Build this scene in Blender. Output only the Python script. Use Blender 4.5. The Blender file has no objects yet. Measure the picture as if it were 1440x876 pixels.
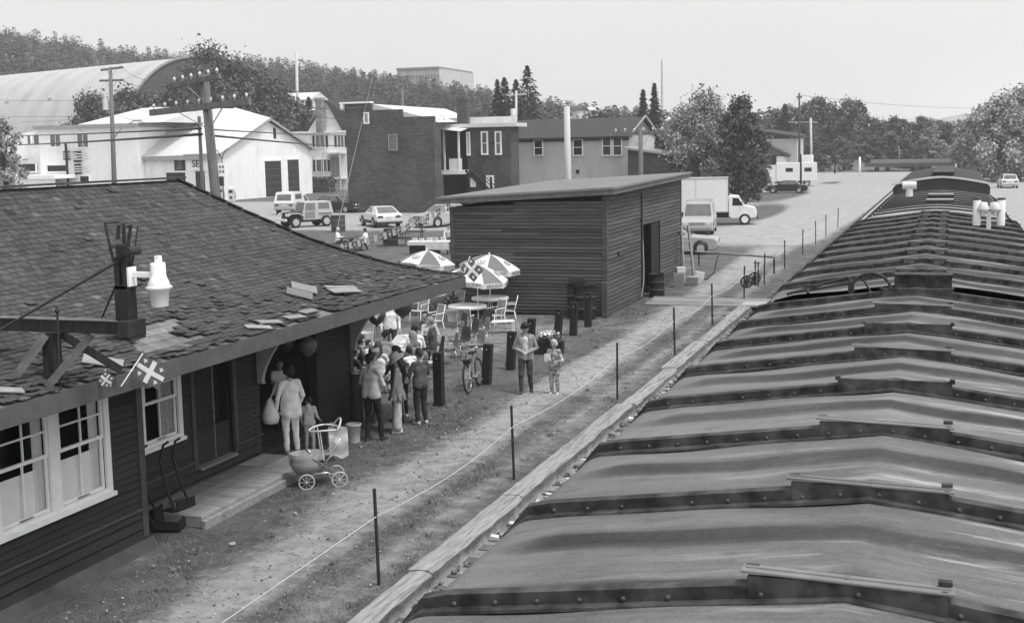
import bpy, math, random
import numpy as np
from mathutils import Matrix, Vector
random.seed(7)
RNG = np.random.default_rng(11)
SC = bpy.context.scene
COL = SC.collection
PI = math.pi

# ------------------------------------------------------------------ camera
YAW, PITCH, ROLL, FPX, EYE = math.radians(18.996), math.radians(7.3303), math.atan(0.02), 1800.0, 5.7
FWD_H = Vector((-math.sin(YAW), math.cos(YAW), 0))
CR = Vector((math.cos(YAW), math.sin(YAW), 0))
CF = FWD_H * math.cos(PITCH) - Vector((0, 0, 1)) * math.sin(PITCH)
CU = FWD_H * math.sin(PITCH) + Vector((0, 0, 1)) * math.cos(PITCH)
_c, _s = math.cos(ROLL), math.sin(ROLL)
AX, AY = CR * _c - CU * _s, CR * _s + CU * _c
cam_d = bpy.data.cameras.new('camera')
cam = bpy.data.objects.new('camera', cam_d)
COL.objects.link(cam)
m = Matrix.Identity(4)
for i in range(3):
    m[i][0], m[i][1], m[i][2] = AX[i], AY[i], -CF[i]
m[0][3], m[1][3], m[2][3] = 0, 0, EYE
cam.matrix_world = m
cam_d.sensor_fit = 'HORIZONTAL'; cam_d.sensor_width = 36.0
cam_d.lens = 36.0 * FPX / 1440.0
cam_d.clip_start = 0.1; cam_d.clip_end = 9000
SC.camera = cam

# ------------------------------------------------------------------ sky and sun (hazy overcast day, panchromatic film)
SUN_EL, SUN_AZ = math.radians(64), math.radians(108)      # azimuth from +Y towards +X: high, from the right
w = bpy.data.worlds.new('World'); SC.world = w; w.use_nodes = True
nt = w.node_tree; nt.nodes.clear()
wo = nt.nodes.new('ShaderNodeOutputWorld'); bg = nt.nodes.new('ShaderNodeBackground')
sky = nt.nodes.new('ShaderNodeTexSky'); sky.sky_type = 'NISHITA'; sky.sun_disc = False
sky.sun_elevation = SUN_EL; sky.sun_rotation = SUN_AZ; sky.air_density = 1.5; sky.dust_density = 4.0
bw = nt.nodes.new('ShaderNodeRGBToBW'); mx = nt.nodes.new('ShaderNodeMix'); mx.data_type = 'FLOAT'
mx.inputs[0].default_value = 0.80; mx.inputs[3].default_value = 6.3      # thin even cloud layer
bg.inputs['Strength'].default_value = 0.1
nt.links.new(sky.outputs[0], bw.inputs[0]); nt.links.new(bw.outputs[0], mx.inputs[2])
wtc = nt.nodes.new('ShaderNodeTexCoord'); wn = nt.nodes.new('ShaderNodeTexNoise'); wn.inputs['Scale'].default_value = 1.6; wn.inputs['Detail'].default_value = 5
wmp = nt.nodes.new('ShaderNodeMapping'); wmp.inputs['Scale'].default_value = (1, 1, 3.5); nt.links.new(wtc.outputs['Generated'], wmp.inputs[0]); nt.links.new(wmp.outputs[0], wn.inputs['Vector'])
wr = nt.nodes.new('ShaderNodeMapRange'); wr.inputs[1].default_value = .3; wr.inputs[2].default_value = .7; wr.inputs[3].default_value = .93; wr.inputs[4].default_value = 1.06; nt.links.new(wn.outputs[0], wr.inputs[0])
wm = nt.nodes.new('ShaderNodeMath'); wm.operation = 'MULTIPLY'; nt.links.new(mx.outputs[0], wm.inputs[0]); nt.links.new(wr.outputs[0], wm.inputs[1])
wd = nt.nodes.new('ShaderNodeVectorMath'); wd.operation = 'DOT_PRODUCT'; nt.links.new(wtc.outputs['Generated'], wd.inputs[0]); wd.inputs[1].default_value = (.93, -.3, .2)
wg = nt.nodes.new('ShaderNodeMapRange'); wg.inputs[1].default_value = .1; wg.inputs[2].default_value = 1.0; wg.inputs[3].default_value = 1.0; wg.inputs[4].default_value = 2.0   # extra sun-side haze glow, added out of view to brighten walls under eaves
nt.links.new(wd.outputs['Value'], wg.inputs[0])
wm2 = nt.nodes.new('ShaderNodeMath'); wm2.operation = 'MULTIPLY'; nt.links.new(wm.outputs[0], wm2.inputs[0]); nt.links.new(wg.outputs[0], wm2.inputs[1])
nt.links.new(wm2.outputs[0], bg.inputs['Color']); nt.links.new(bg.outputs[0], wo.inputs[0])
sd = bpy.data.lights.new('sun', 'SUN'); sd.energy = 1.8; sd.angle = math.radians(12)
sun = bpy.data.objects.new('sun', sd); COL.objects.link(sun)
sdir = Vector((math.sin(SUN_AZ) * math.cos(SUN_EL), math.cos(SUN_AZ) * math.cos(SUN_EL), math.sin(SUN_EL)))
sun.rotation_euler = sdir.to_track_quat('Z', 'Y').to_euler()
sun.location = (0, 0, 60)
SC.view_settings.view_transform = 'Standard'; SC.view_settings.look = 'None'
SC.view_settings.exposure = 0.53; SC.view_settings.gamma = 1.0

# ------------------------------------------------------------------ helpers
def ray(px, py):
    x, y = px - 720, -(py - 438)
    X, Y = _c * x + _s * y, -_s * x + _c * y
    return CR * X + CU * Y + CF * FPX
def at(px, py, axis, val):
    v = ray(px, py); o = Vector((0, 0, EYE))
    return o + v * ((val - o[axis]) / v[axis])
def gp(px, py, z=0.0): return at(px, py, 2, z)

def tag(o, label=None, cat=None, group=None, kind=None):
    if label: o['label'] = label
    if cat: o['category'] = cat
    if group: o['group'] = group
    if kind: o['kind'] = kind
    return o
def thing(name, label, cat, loc=(0, 0, 0), rz=0.0, group=None):
    o = bpy.data.objects.new(name, None); COL.objects.link(o)
    o.location = loc; o.rotation_euler = (0, 0, rz); o.empty_display_size = .2
    return tag(o, label, cat, group)
def dup(root, loc, rz=None, label=None, group=None, scale=None):
    def cp(o, par):
        c = o.copy(); COL.objects.link(c)
        if par is not None: c.parent = par
        for ch in [k for k in KIDS.get(o.name, [])]: 
            cp(ch, c)
        if par is not None: KIDS.setdefault(par.name, []).append(c)
        return c
    r = cp(root, None); r.location = loc
    if rz is not None: r.rotation_euler = (0, 0, rz)
    if scale: r.scale = (scale, scale, scale) if isinstance(scale, (int, float)) else scale
    if label: r['label'] = label
    if group: r['group'] = group
    return r
KIDS = {}
MATS = {}
def mat(name, g, rough=.8, var=.18, scale=5.0, bump=0.0, spec=.25, metal=0.0, dirt=0.0, dirt_scale=1.2, stretch=None, alpha=None, trans=0.0):
    """grey paint/wood/cloth: two noises vary the grey, a coarser one adds stains"""
    if name in MATS: return MATS[name]
    m = bpy.data.materials.new(name); m.use_nodes = True; MATS[name] = m
    n = m.node_tree.nodes; l = m.node_tree.links; b = n['Principled BSDF']
    b.inputs['Roughness'].default_value = rough; b.inputs['Metallic'].default_value = metal
    b.inputs['Specular IOR Level'].default_value = spec
    if trans: b.inputs['Transmission Weight'].default_value = trans
    tc = n.new('ShaderNodeTexCoord'); src = tc.outputs['Object']
    if stretch:
        mp = n.new('ShaderNodeMapping'); mp.inputs['Scale'].default_value = stretch
        l.new(src, mp.inputs[0]); src = mp.outputs[0]
    nz = n.new('ShaderNodeTexNoise'); nz.inputs['Scale'].default_value = scale; nz.inputs['Detail'].default_value = 6
    l.new(src, nz.inputs['Vector'])
    mr = n.new('ShaderNodeMapRange'); mr.inputs[1].default_value = .25; mr.inputs[2].default_value = .75
    mr.inputs[3].default_value = g * (1 - var); mr.inputs[4].default_value = g * (1 + var)
    l.new(nz.outputs[0], mr.inputs[0]); out = mr.outputs[0]
    if dirt:
        n2 = n.new('ShaderNodeTexNoise'); n2.inputs['Scale'].default_value = dirt_scale; n2.inputs['Detail'].default_value = 8
        n2.inputs['Roughness'].default_value = .65
        l.new(src, n2.inputs['Vector'])
        m2 = n.new('ShaderNodeMapRange'); m2.inputs[1].default_value = .5; m2.inputs[2].default_value = .72
        m2.inputs[3].default_value = 1.0; m2.inputs[4].default_value = 1 - dirt
        l.new(n2.outputs[0], m2.inputs[0])
        mu = n.new('ShaderNodeMath'); mu.operation = 'MULTIPLY'
        l.new(out, mu.inputs[0]); l.new(m2.outputs[0], mu.inputs[1]); out = mu.outputs[0]
    at_ = n.new('ShaderNodeAttribute'); at_.attribute_name = 'tone'
    ad = n.new('ShaderNodeMath'); ad.operation = 'ADD'; ad.inputs[1].default_value = 1.0
    l.new(at_.outputs['Fac'], ad.inputs[0])
    mu = n.new('ShaderNodeMath'); mu.operation = 'MULTIPLY'
    l.new(out, mu.inputs[0]); l.new(ad.outputs[0], mu.inputs[1]); out = mu.outputs[0]
    cb = n.new('ShaderNodeCombineColor')
    for i in range(3): l.new(out, cb.inputs[i])
    l.new(cb.outputs[0], b.inputs['Base Color'])
    if bump:
        bp = n.new('ShaderNodeBump'); bp.inputs['Strength'].default_value = min(1, bump); bp.inputs['Distance'].default_value = .02
        l.new(nz.outputs[0], bp.inputs['Height']); l.new(bp.outputs[0], b.inputs['Normal'])
    return m

class MB:
    """collects shapes into one mesh"""
    def __init__(s): s.v = []; s.f = []; s.mi = []; s.t = []; s.sm = []; s.T = None
    def add(s, vs, fs, mi=0, tone=0.0, smooth=False):
        b = len(s.v)
        if s.T is not None: vs = [s.T @ Vector(v) for v in vs]
        s.v.extend([tuple(v) for v in vs])
        for f in fs:
            s.f.append([b + i for i in f]); s.mi.append(mi); s.t.append(tone); s.sm.append(smooth)
    def box(s, c, d, rz=0.0, M=None, mi=0, tone=0.0, taper=1.0):
        x, y, z = d[0] / 2, d[1] / 2, d[2] / 2
        vs = [Vector((sx * x * (taper if sz > 0 else 1), sy * y * (taper if sz > 0 else 1), sz * z)) for sz in (-1, 1) for sy in (-1, 1) for sx in (-1, 1)]
        R = M if M is not None else Matrix.Rotation(rz, 3, 'Z')
        vs = [R @ v + Vector(c) for v in vs]
        s.add(vs, [(0, 2, 3, 1), (4, 5, 7, 6), (0, 1, 5, 4), (2, 6, 7, 3), (0, 4, 6, 2), (1, 3, 7, 5)], mi, tone)
    def span(s, a, b, mi=0, tone=0.0):
        c = [(a[i] + b[i]) / 2 for i in range(3)]; s.box(c, [abs(b[i] - a[i]) for i in range(3)], mi=mi, tone=tone)
    def beam(s, a, b, w, h=None, mi=0, tone=0.0):
        a, b = Vector(a), Vector(b); d = b - a; h = h or w
        q = d.to_track_quat('Z', 'Y').to_matrix()
        s.box((a + b) / 2, (w, h, d.length), M=q, mi=mi, tone=tone)
    def tube(s, a, b, r0, r1=None, n=8, mi=0, caps=True, tone=0.0):
        a, b = Vector(a), Vector(b); r1 = r0 if r1 is None else r1
        q = (b - a).to_track_quat('Z', 'Y').to_matrix(); vs = []
        for p, r in ((a, r0), (b, r1)):
            for i in range(n):
                t = 2 * PI * i / n; vs.append(p + q @ Vector((r * math.cos(t), r * math.sin(t), 0)))
        s.add(vs, [(i, (i + 1) % n, n + (i + 1) % n, n + i) for i in range(n)], mi, tone, True)
        if caps:
            s.add(vs[:n], [tuple(range(n - 1, -1, -1))], mi, tone); s.add(vs[n:], [tuple(range(n))], mi, tone)
    def path(s, pts, r, n=6, mi=0, tone=0.0):
        pts = [Vector(p) for p in pts]; vs = []; q = None
        for k, p in enumerate(pts):
            d = (pts[min(k + 1, len(pts) - 1)] - pts[max(k - 1, 0)]).normalized()
            if q is None: q = d.to_track_quat('Z', 'Y').to_matrix()
            else: q = pd.rotation_difference(d).to_matrix() @ q      # carry the frame along so the tube never twists
            pd = d
            rr = r[k] if isinstance(r, (list, tuple)) else r
            for i in range(n):
                t = 2 * PI * i / n; vs.append(p + q @ Vector((rr * math.cos(t), rr * math.sin(t), 0)))
        fs = [(k * n + i, k * n + (i + 1) % n, (k + 1) * n + (i + 1) % n, (k + 1) * n + i) for k in range(len(pts) - 1) for i in range(n)]
        fs += [tuple(range(n - 1, -1, -1)), tuple(range((len(pts) - 1) * n, len(pts) * n))]
        s.add(vs, fs, mi, tone, True)
    def lathe(s, c, prof, n=16, mi=0, tone=0.0, M=None, smooth=True):
        vs = []
        for r, z in prof:
            for i in range(n):
                t = 2 * PI * i / n; p = Vector((r * math.cos(t), r * math.sin(t), z))
                if M is not None: p = M @ p
                vs.append(p + Vector(c))
        fs = [(k * n + i, k * n + (i + 1) % n, (k + 1) * n + (i + 1) % n, (k + 1) * n + i) for k in range(len(prof) - 1) for i in range(n)]
        s.add(vs, fs, mi, tone, smooth)
        if prof[0][0] > 1e-4: s.add(vs[:n], [tuple(range(n - 1, -1, -1))], mi, tone)
        if prof[-1][0] > 1e-4: s.add(vs[-n:], [tuple(range(n))], mi, tone)
    def ball(s, c, r, n=10, k=7, mi=0, tone=0.0, sc=(1, 1, 1)):
        vs = []
        for j in range(k + 1):
            a = -PI / 2 + PI * j / k
            for i in range(n):
                t = 2 * PI * i / n
                vs.append((c[0] + sc[0] * r * math.cos(a) * math.cos(t), c[1] + sc[1] * r * math.cos(a) * math.sin(t), c[2] + sc[2] * r * math.sin(a)))
        s.add(vs, [(j * n + i, j * n + (i + 1) % n, (j + 1) * n + (i + 1) % n, (j + 1) * n + i) for j in range(k) for i in range(n)], mi, tone, True)
    def prism(s, poly, axis, a, b, mi=0, tone=0.0):
        """poly in the plane across axis (0: y,z  1: x,z  2: x,y), from a to b"""
        def P(u, v, w): return {0: (w, u, v), 1: (u, w, v), 2: (u, v, w)}[axis]
        n = len(poly); vs = [P(u, v, a) for u, v in poly] + [P(u, v, b) for u, v in poly]
        fs = [(i, (i + 1) % n, n + (i + 1) % n, n + i) for i in range(n)] + [tuple(range(n - 1, -1, -1)), tuple(range(n, 2 * n))]
        s.add(vs, fs, mi, tone)
    def quad(s, a, b, c, d, mi=0, tone=0.0): s.add([a, b, c, d], [(0, 1, 2, 3)], mi, tone)
    def build(s, name, mats, parent=None, bevel=0.0, recalc=True):
        if not isinstance(mats, (list, tuple)): mats = [mats]
        me = bpy.data.meshes.new(name); me.from_pydata(s.v, [], s.f)
        for mm in mats: me.materials.append(mm)
        me.polygons.foreach_set('material_index', s.mi)
        me.polygons.foreach_set('use_smooth', s.sm)
        if any(s.t):
            a = me.attributes.new('tone', 'FLOAT', 'FACE'); a.data.foreach_set('value', s.t)
        if recalc:
            import bmesh
            bm = bmesh.new(); bm.from_mesh(me); bmesh.ops.recalc_face_normals(bm, faces=bm.faces); bm.to_mesh(me); bm.free()
        me.update()
        return link(name, me, parent, bevel)
def link(name, me, parent=None, bevel=0.0):
    o = bpy.data.objects.new(name, me); COL.objects.link(o)
    if parent is not None:
        o.parent = parent; KIDS.setdefault(parent.name, []).append(o)
    if bevel:
        b = o.modifiers.new('bevel', 'BEVEL'); b.width = bevel; b.segments = 2; b.limit_method = 'ANGLE'; b.angle_limit = math.radians(40)
    return o
def mesh_np(name, V, F, mats, smooth=False, tone=None):
    """fast mesh from arrays; F is (n,3) or (n,4)"""
    me = bpy.data.meshes.new(name); k = F.shape[1]
    me.vertices.add(len(V)); me.vertices.foreach_set('co', np.asarray(V, np.float32).ravel())
    me.loops.add(F.size); me.loops.foreach_set('vertex_index', F.astype(np.int32).ravel())
    me.polygons.add(len(F)); me.polygons.foreach_set('loop_start', np.arange(0, F.size, k, dtype=np.int32))
    me.polygons.foreach_set('loop_total', np.full(len(F), k, np.int32))
    if smooth: me.polygons.foreach_set('use_smooth', np.ones(len(F), bool))
    for mm in mats: me.materials.append(mm)
    if tone is not None:
        a = me.attributes.new('tone', 'FLOAT', 'FACE'); a.data.foreach_set('value', np.asarray(tone, np.float32))
    me.update(calc_edges=True); me.validate()
    return me
TXT = {}
def text_part(name, s, size, m, parent, loc, rot, depth=.004, align='CENTER'):
    if (s, size) not in TXT:
        c = bpy.data.curves.new(name, 'FONT'); c.body = s; c.size = size; c.extrude = depth; c.align_x = align; c.align_y = 'CENTER'; c.resolution_u = 2
        o = bpy.data.objects.new(name, c); COL.objects.link(o); dg = bpy.context.evaluated_depsgraph_get(); dg.update()
        me = bpy.data.meshes.new_from_object(o.evaluated_get(dg)); me.materials.clear(); me.materials.append(m); TXT[(s, size)] = me; bpy.data.objects.remove(o)
    o = link(name, TXT[(s, size)], parent); o.location = loc; o.rotation_euler = rot; return o

# ------------------------------------------------------------------ materials
WHITE = mat('white_paint', .88, .6, .06, 8, dirt=.15)
OFFWHITE = mat('old_white_paint', .62, .7, .1, 4, dirt=.25)
WALLWHITE = mat('white_wall', .82, .75, .06, 3, dirt=.16, dirt_scale=.5, stretch=(1, 1, .4))
GREYWALL = mat('pale_grey_wall', .48, .8, .06, 3, dirt=.28, dirt_scale=.5, stretch=(1, 1, .3))
BLACK = mat('black_paint', .02, .5, .3, 10, spec=.3)
TAR = mat('creosoted_wood', .022, .85, .5, 9, bump=.5, stretch=(1, 1, .2))
IRON = mat('dark_iron', .035, .55, .35, 14, bump=.2)
DARKGLASS = mat('dark_glass', .012, .08, .1, 2, spec=.6)
GREYGLASS = mat('grey_glass', .12, .1, .25, 1.5, spec=.6)
CHROME = mat('chrome', .55, .25, .1, 5, metal=.8)
RUBBER = mat('rubber', .022, .85, .2, 12)
STATION = mat('station_siding', .038, .75, .22, 7, dirt=.35, stretch=(1, .35, 3))
STATION_TRIM = mat('station_trim', .075, .7, .2, 6, dirt=.3)
FASCIA = mat('station_fascia', .095, .7, .14, 7, dirt=.25)
BRACKETM = mat('bracket_paint', .34, .7, .12, 5)
SHED = mat('shed_siding', .082, .8, .3, 5, dirt=.45, stretch=(.35, .35, 5))
SHINGLE = mat('roof_shingle', .064, .9, .25, 14, bump=.5, dirt=.3, dirt_scale=.6)
DECK = mat('bare_roof_board', .2, .9, .3, 8, dirt=.4, bump=.3)
TIMBER = mat('weathered_timber', .31, .9, .35, 6, dirt=.75, dirt_scale=2.0, bump=.5, stretch=(5, .35, 5))
PLANK = mat('old_plank', .27, .9, .25, 5, dirt=.4, bump=.4, stretch=(.5, 4, 4))
ROOFSTEEL = mat('boxcar_roof_paint', .165, .42, .13, 3, dirt=.35, dirt_scale=.9, spec=.45)
RIBSTEEL = mat('boxcar_rib', .05, .7, .9, 11, dirt=.75, dirt_scale=6, spec=.3)
CARSIDE = mat('boxcar_side', .06, .6, .2, 4)
SILVER = mat('silver_roof', .3, .45, .15, 4, dirt=.3)
CLOTHW = mat('white_cloth', .8, .9, .06, 12)
GALV = mat('galvanised', .4, .5, .15, 6)
POLEWOOD = mat('pole_wood', .16, .9, .3, 6, dirt=.4, bump=.4, stretch=(6, 6, .4))
POLEPALE = mat('pale_pole_wood', .5, .85, .15, 6, stretch=(6, 6, .4))
ROPE = mat('rope', .5, .9, .1, 20)
WIRE = mat('wire', .07, .6, .1, 3)
CONCRETE = mat('concrete', .34, .9, .18, 4, dirt=.35, bump=.3)
GREYD = mat('dark_grey_plastic', .045, .5, .1, 6)
GREYM = mat('mid_grey_plastic', .2, .5, .1, 6)
BARK = mat('bark', .07, .95, .4, 5, bump=.6)
LEAF_D = mat('leaf_dark', .095, .7, .5, 1.6)
LEAF_M = mat('leaf_mid', .125, .7, .5, .9)
LEAF_L = mat('leaf_light', .28, .7, .45, .7)
NEEDLE = mat('needle', .045, .8, .4, .8)
BALLOON = mat('balloon_rubber', .06, .35, .1, 4, spec=.5)
BALLOONL = mat('light_balloon_rubber', .16, .35, .1, 4, spec=.5)

def lap_wall(mb, p0, p1, z0, z1, pitch, lip, n, holes=(), z1b=None, mi=0, jit=.06):
    """lapped boards from p0 to p1 (xy), outward normal n; z1b = top height at p1 when the top slopes"""
    p0, p1, n = Vector(p0).to_2d(), Vector(p1).to_2d(), Vector(n).to_2d()
    L = (p1 - p0).length; u = (p1 - p0) / L; z1b = z1 if z1b is None else z1b; k = 0
    zt = lambda a: z1 + (z1b - z1) * a / L
    while z0 + k * pitch < max(z1, z1b) - .01:
        za, zb = z0 + k * pitch, z0 + (k + 1) * pitch; k += 1
        segs = [(0.0, L)]
        if za > min(z1, z1b):
            f = (za - z1) / (z1b - z1) * L
            segs = [(f, L)] if z1b > z1 else [(0, f)]
        for (h0, h1, hz0, hz1) in holes:
            if hz0 < (za + zb) / 2 < hz1:
                ns = []
                for a, b in segs:
                    if a < h0: ns.append((a, min(b, h0)))
                    if b > h1: ns.append((max(a, h1), b))
                segs = ns
        # board joints
        js = []
        for a, b in segs:
            x = a; 
            while b - x > 4.5:
                st = random.uniform(2.4, 4.2); js.append((x, x + st)); x += st
            js.append((x, b))
        if jit > .1:                                            # split and broken boards leave dark gaps
            js2 = []
            for a, b in js:
                if b - a > 1.5 and random.random() < .035: c_ = random.uniform(a + .3, b - .6); js2 += [(a, c_), (c_ + random.uniform(.04, .3), b)]
                else: js2.append((a, b))
            js = js2
        for a, b in js:
            if b - a < .01: continue
            def P(d, z, o):
                q = p0 + u * d + n * o; return (q.x, q.y, z)
            ta, tb = min(zb, zt(a)), min(zb, zt(b)); tone = random.uniform(-jit, jit) * 2 + (random.uniform(-.3, .1) if random.random() < .06 else 0)
            zg = za + pitch * .15                               # open groove under each lap, its back coloured darker as the shadow line
            if zg < min(ta, tb): mb.add([P(a, zg, lip), P(b, zg, lip), P(b, tb, .0), P(a, ta, .0)], [(0, 1, 2, 3)], mi, tone)
            mb.add([P(a, zg, -.05), P(b, zg, -.05), P(b, zg, lip), P(a, zg, lip)], [(0, 1, 2, 3)], mi, tone)
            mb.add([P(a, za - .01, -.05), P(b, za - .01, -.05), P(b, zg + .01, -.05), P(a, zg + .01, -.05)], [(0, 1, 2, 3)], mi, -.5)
# ================================================================== GROUND
def earth_material():
    m = bpy.data.materials.new('earth'); m.use_nodes = True
    n = m.node_tree.nodes; l = m.node_tree.links; b = n['Principled BSDF']; b.inputs['Roughness'].default_value = .95
    b.inputs['Specular IOR Level'].default_value = .1
    tc = n.new('ShaderNodeTexCoord')
    def noise(scale, det=6, rough=.55):
        z = n.new('ShaderNodeTexNoise'); z.inputs['Scale'].default_value = scale; z.inputs['Detail'].default_value = det
        z.inputs['Roughness'].default_value = rough; l.new(tc.outputs['Object'], z.inputs['Vector']); return z.outputs[0]
    def rng(v, a, b_, c, d):
        r = n.new('ShaderNodeMapRange'); r.inputs[1].default_value = a; r.inputs[2].default_value = b_
        r.inputs[3].default_value = c; r.inputs[4].default_value = d; l.new(v, r.inputs[0]); return r.outputs[0]
    def mth(op, a, c):
        k = n.new('ShaderNodeMath'); k.operation = op
        for i, v in enumerate((a, c)):
            if isinstance(v, (int, float)): k.inputs[i].default_value = v
            else: l.new(v, k.inputs[i])
        return k.outputs[0]
    def mix(f, a, c):
        k = n.new('ShaderNodeMix'); k.data_type = 'FLOAT'; l.new(f, k.inputs[0])
        for i, v in ((2, a), (3, c)):
            if isinstance(v, (int, float)): k.inputs[i].default_value = v
            else: l.new(v, k.inputs[i])
        return k.outputs[0]
    fine, mid, big, patch = noise(16, 10, .85), noise(3.2, 8, .65), noise(.45, 7, .6), noise(1.1, 9, .7)
    a = n.new('ShaderNodeAttribute'); a.attribute_name = 'bare'
    grass = mth('MULTIPLY', rng(fine, .33, .67, .045, .2), rng(patch, .35, .65, .62, 1.2))
    dirt = mth('MULTIPLY', rng(fine, .3, .7, .27, .41), rng(mid, .3, .7, .85, 1.1))
    pale = mth('MULTIPLY', rng(fine, .3, .7, .27, .47), rng(patch, .32, .68, .68, 1.12))
    f1 = mth('ADD', mth('MULTIPLY', a.outputs['Fac'], 2.0), mth('MULTIPLY', mth('SUBTRACT', mid, .5), 1.6))
    f1 = mth('ADD', f1, mth('MULTIPLY', mth('SUBTRACT', big, .5), 1.1))
    f1 = rng(f1, .12, .95, 0, 1)
    f2 = rng(mth('ADD', a.outputs['Fac'], mth('MULTIPLY', mth('SUBTRACT', mid, .5), .5)), .55, 1.05, 0, 1)
    col = mix(f2, mix(f1, grass, dirt), pale)
    cb = n.new('ShaderNodeCombineColor')
    for i in range(3): l.new(col, cb.inputs[i])
    l.new(cb.outputs[0], b.inputs['Base Color'])
    bp = n.new('ShaderNodeBump'); bp.inputs['Strength'].default_value = .7; bp.inputs['Distance'].default_value = .05
    l.new(mth('ADD', fine, mid), bp.inputs['Height']); l.new(bp.outputs[0], b.inputs['Normal'])
    return m
EARTH = earth_material()
def smooth01(x): x = np.clip(x, 0, 1); return x * x * (3 - 2 * x)
def grid_mesh(name, xs, ys, zf, bf, kind_name):
    X, Y = np.meshgrid(xs, ys); Z = zf(X, Y); nx, ny = len(xs), len(ys)
    V = np.stack([X, Y, Z], -1).reshape(-1, 3); i = np.arange((ny - 1) * (nx - 1)); r, c = i // (nx - 1), i % (nx - 1)
    F = np.stack([r * nx + c, r * nx + c + 1, (r + 1) * nx + c + 1, (r + 1) * nx + c], -1)
    me = mesh_np(name, V, F, [EARTH], True)
    a = me.attributes.new('bare', 'FLOAT', 'POINT'); a.data.foreach_set('value', bf(X, Y).astype(np.float32).ravel())
    o = link(name, me); o['kind'] = 'structure'; return o
def ground_z(X, Y):
    t = np.where((X > -6.46) & (X < 3.4), -.16, 0.0)
    return t + np.where(Y > 12, .014 * np.sin(X * 1.3 + 2) * np.sin(Y * .7) * np.clip((-7.2 - X) / 1.0, 0, 1), 0)
def bare(X, Y):
    b = np.zeros_like(X)
    edge = smooth01((Y - 34) / 40)                               # gravel yard fanning out past the shed
    left = -10.0 - .035 * np.clip(Y - 50, 0, 200) - 5.5 * smooth01((Y - 62) / 15) - 7 * smooth01((Y - 110) / 40)
    right = -7.6 + .9 * smooth01((Y - 60) / 60)
    yard = smooth01((X - left + .8) / 2.2) * smooth01((right + 1.0 - X) / 1.6) * smooth01((Y - 67) / 13)
    b = np.maximum(b, yard)
    PT = 1 - np.clip(2.2 * np.exp(-(((X + 15.0) / 2.0) ** 2 + ((Y - 103) / 14) ** 2)) + 2.2 * np.exp(-(((X + 17.6) / 2.6) ** 2 + ((Y - 140) / 15) ** 2)) + .9 * np.exp(-(((X + 14.5) / 1.6) ** 2 + ((Y - 66) / 6) ** 2)) + 1.0 * np.exp(-(((X + 15) / 3) ** 2 + ((Y - 178) / 9) ** 2)), 0, 1)
    b = b * PT
    b = np.maximum(b, .46 * np.exp(-((X + 8.75 - .25 * np.sin(Y * .25)) / .55) ** 2) * (Y < 60))       # trodden paths
    b = np.maximum(b, .3 * np.exp(-((X + 7.35) / .3) ** 2) * (Y < 60))
    b = np.maximum(b, .30 * np.exp(-(((X + 14) / 3.0) ** 2 + ((Y - 37) / 4.0) ** 2)))
    b = np.maximum(b, np.where(Y > 56, .12, .45) * ((X > -6.46) & (X < 3.4)))
    b = np.maximum(b, .85 * smooth01((X - 3.2) / .8))
    b = np.maximum(b, .8 * smooth01((-43 - X) / 4) * smooth01((Y - 85) / 5) * smooth01((132 - Y) / 6))   # parking in front of the buildings
    b = np.maximum(b, .6 * smooth01((-31 - X) / 3) * smooth01((Y - 81) / 4) * smooth01((100 - Y) / 4))
    b = np.maximum(b, .85 * smooth01((X + 46) / 8) * smooth01((9 - np.abs(Y - 222)) / 4))
    return np.clip(b, 0, 1)
xs = np.concatenate([[-4000, -1500, -700, -400, -250, -170], np.arange(-130, -46, 3.), np.arange(-46, -20, 1.2), np.arange(-20, -6.5, .3), [-6.465, -6.455, -6.1], np.arange(-5.5, 3.4, 1.2), [3.395, 3.405], np.arange(3.8, 12, .6), np.arange(13, 60, 3), [80, 120, 200, 400, 900, 2000, 4000]])
ys = np.concatenate([[-300, -60, -20, -5], np.arange(0, 60, .35), np.arange(60, 130, .9), np.arange(130, 300, 2.5), [320, 380, 500, 800, 1500, 3000, 7000]])
ground = grid_mesh('ground', xs, ys, ground_z, bare, 'ground')
# named sheets over the ground: same soil, laid 4 mm proud
def strip_sheet(name, pts, wid, b, z=.022, n=60):
    """winding strip through pts with ragged edges; edge fades into the soil"""
    pts = np.array(pts, float); t = np.linspace(0, 1, n); k = np.linspace(0, 1, len(pts))
    c = np.stack([np.interp(t, k, pts[:, 0]), np.interp(t, k, pts[:, 1])], -1); d = np.gradient(c, axis=0); d /= np.linalg.norm(d, axis=1)[:, None]
    nn = np.stack([-d[:, 1], d[:, 0]], -1); us = np.linspace(-1, 1, 9); V, B = [], []
    for i in range(n):
        for u in us:
            w_ = np.interp(t[i], k, wid) / 2 if isinstance(wid, (list, tuple)) else wid / 2
            q = c[i] + nn[i] * u * w_; V.append((q[0], q[1], z if abs(u) < .99 else -.02)); B.append(b * (1 - abs(u) ** 2.5))
    F = [(i * 9 + j, i * 9 + j + 1, (i + 1) * 9 + j + 1, (i + 1) * 9 + j) for i in range(n - 1) for j in range(8)]
    V = np.array(V); F = np.array(F); me = mesh_np(name, V, F, [EARTH], True)
    B = np.maximum(np.array(B), bare(V[:, 0], V[:, 1]))
    a = me.attributes.new('bare', 'FLOAT', 'POINT'); a.data.foreach_set('value', B.astype(np.float32))
    o = link(name, me); o['kind'] = 'structure'; return o
strip_sheet('footpath', [(-8.9, 4), (-8.7, 14), (-8.5, 22), (-8.9, 30), (-8.6, 40), (-8.9, 52), (-9.0, 72)], [1.3, 1.5, 1.3, 1.5, 1.4, 1.8, 3], .44, .022, 120)
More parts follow.
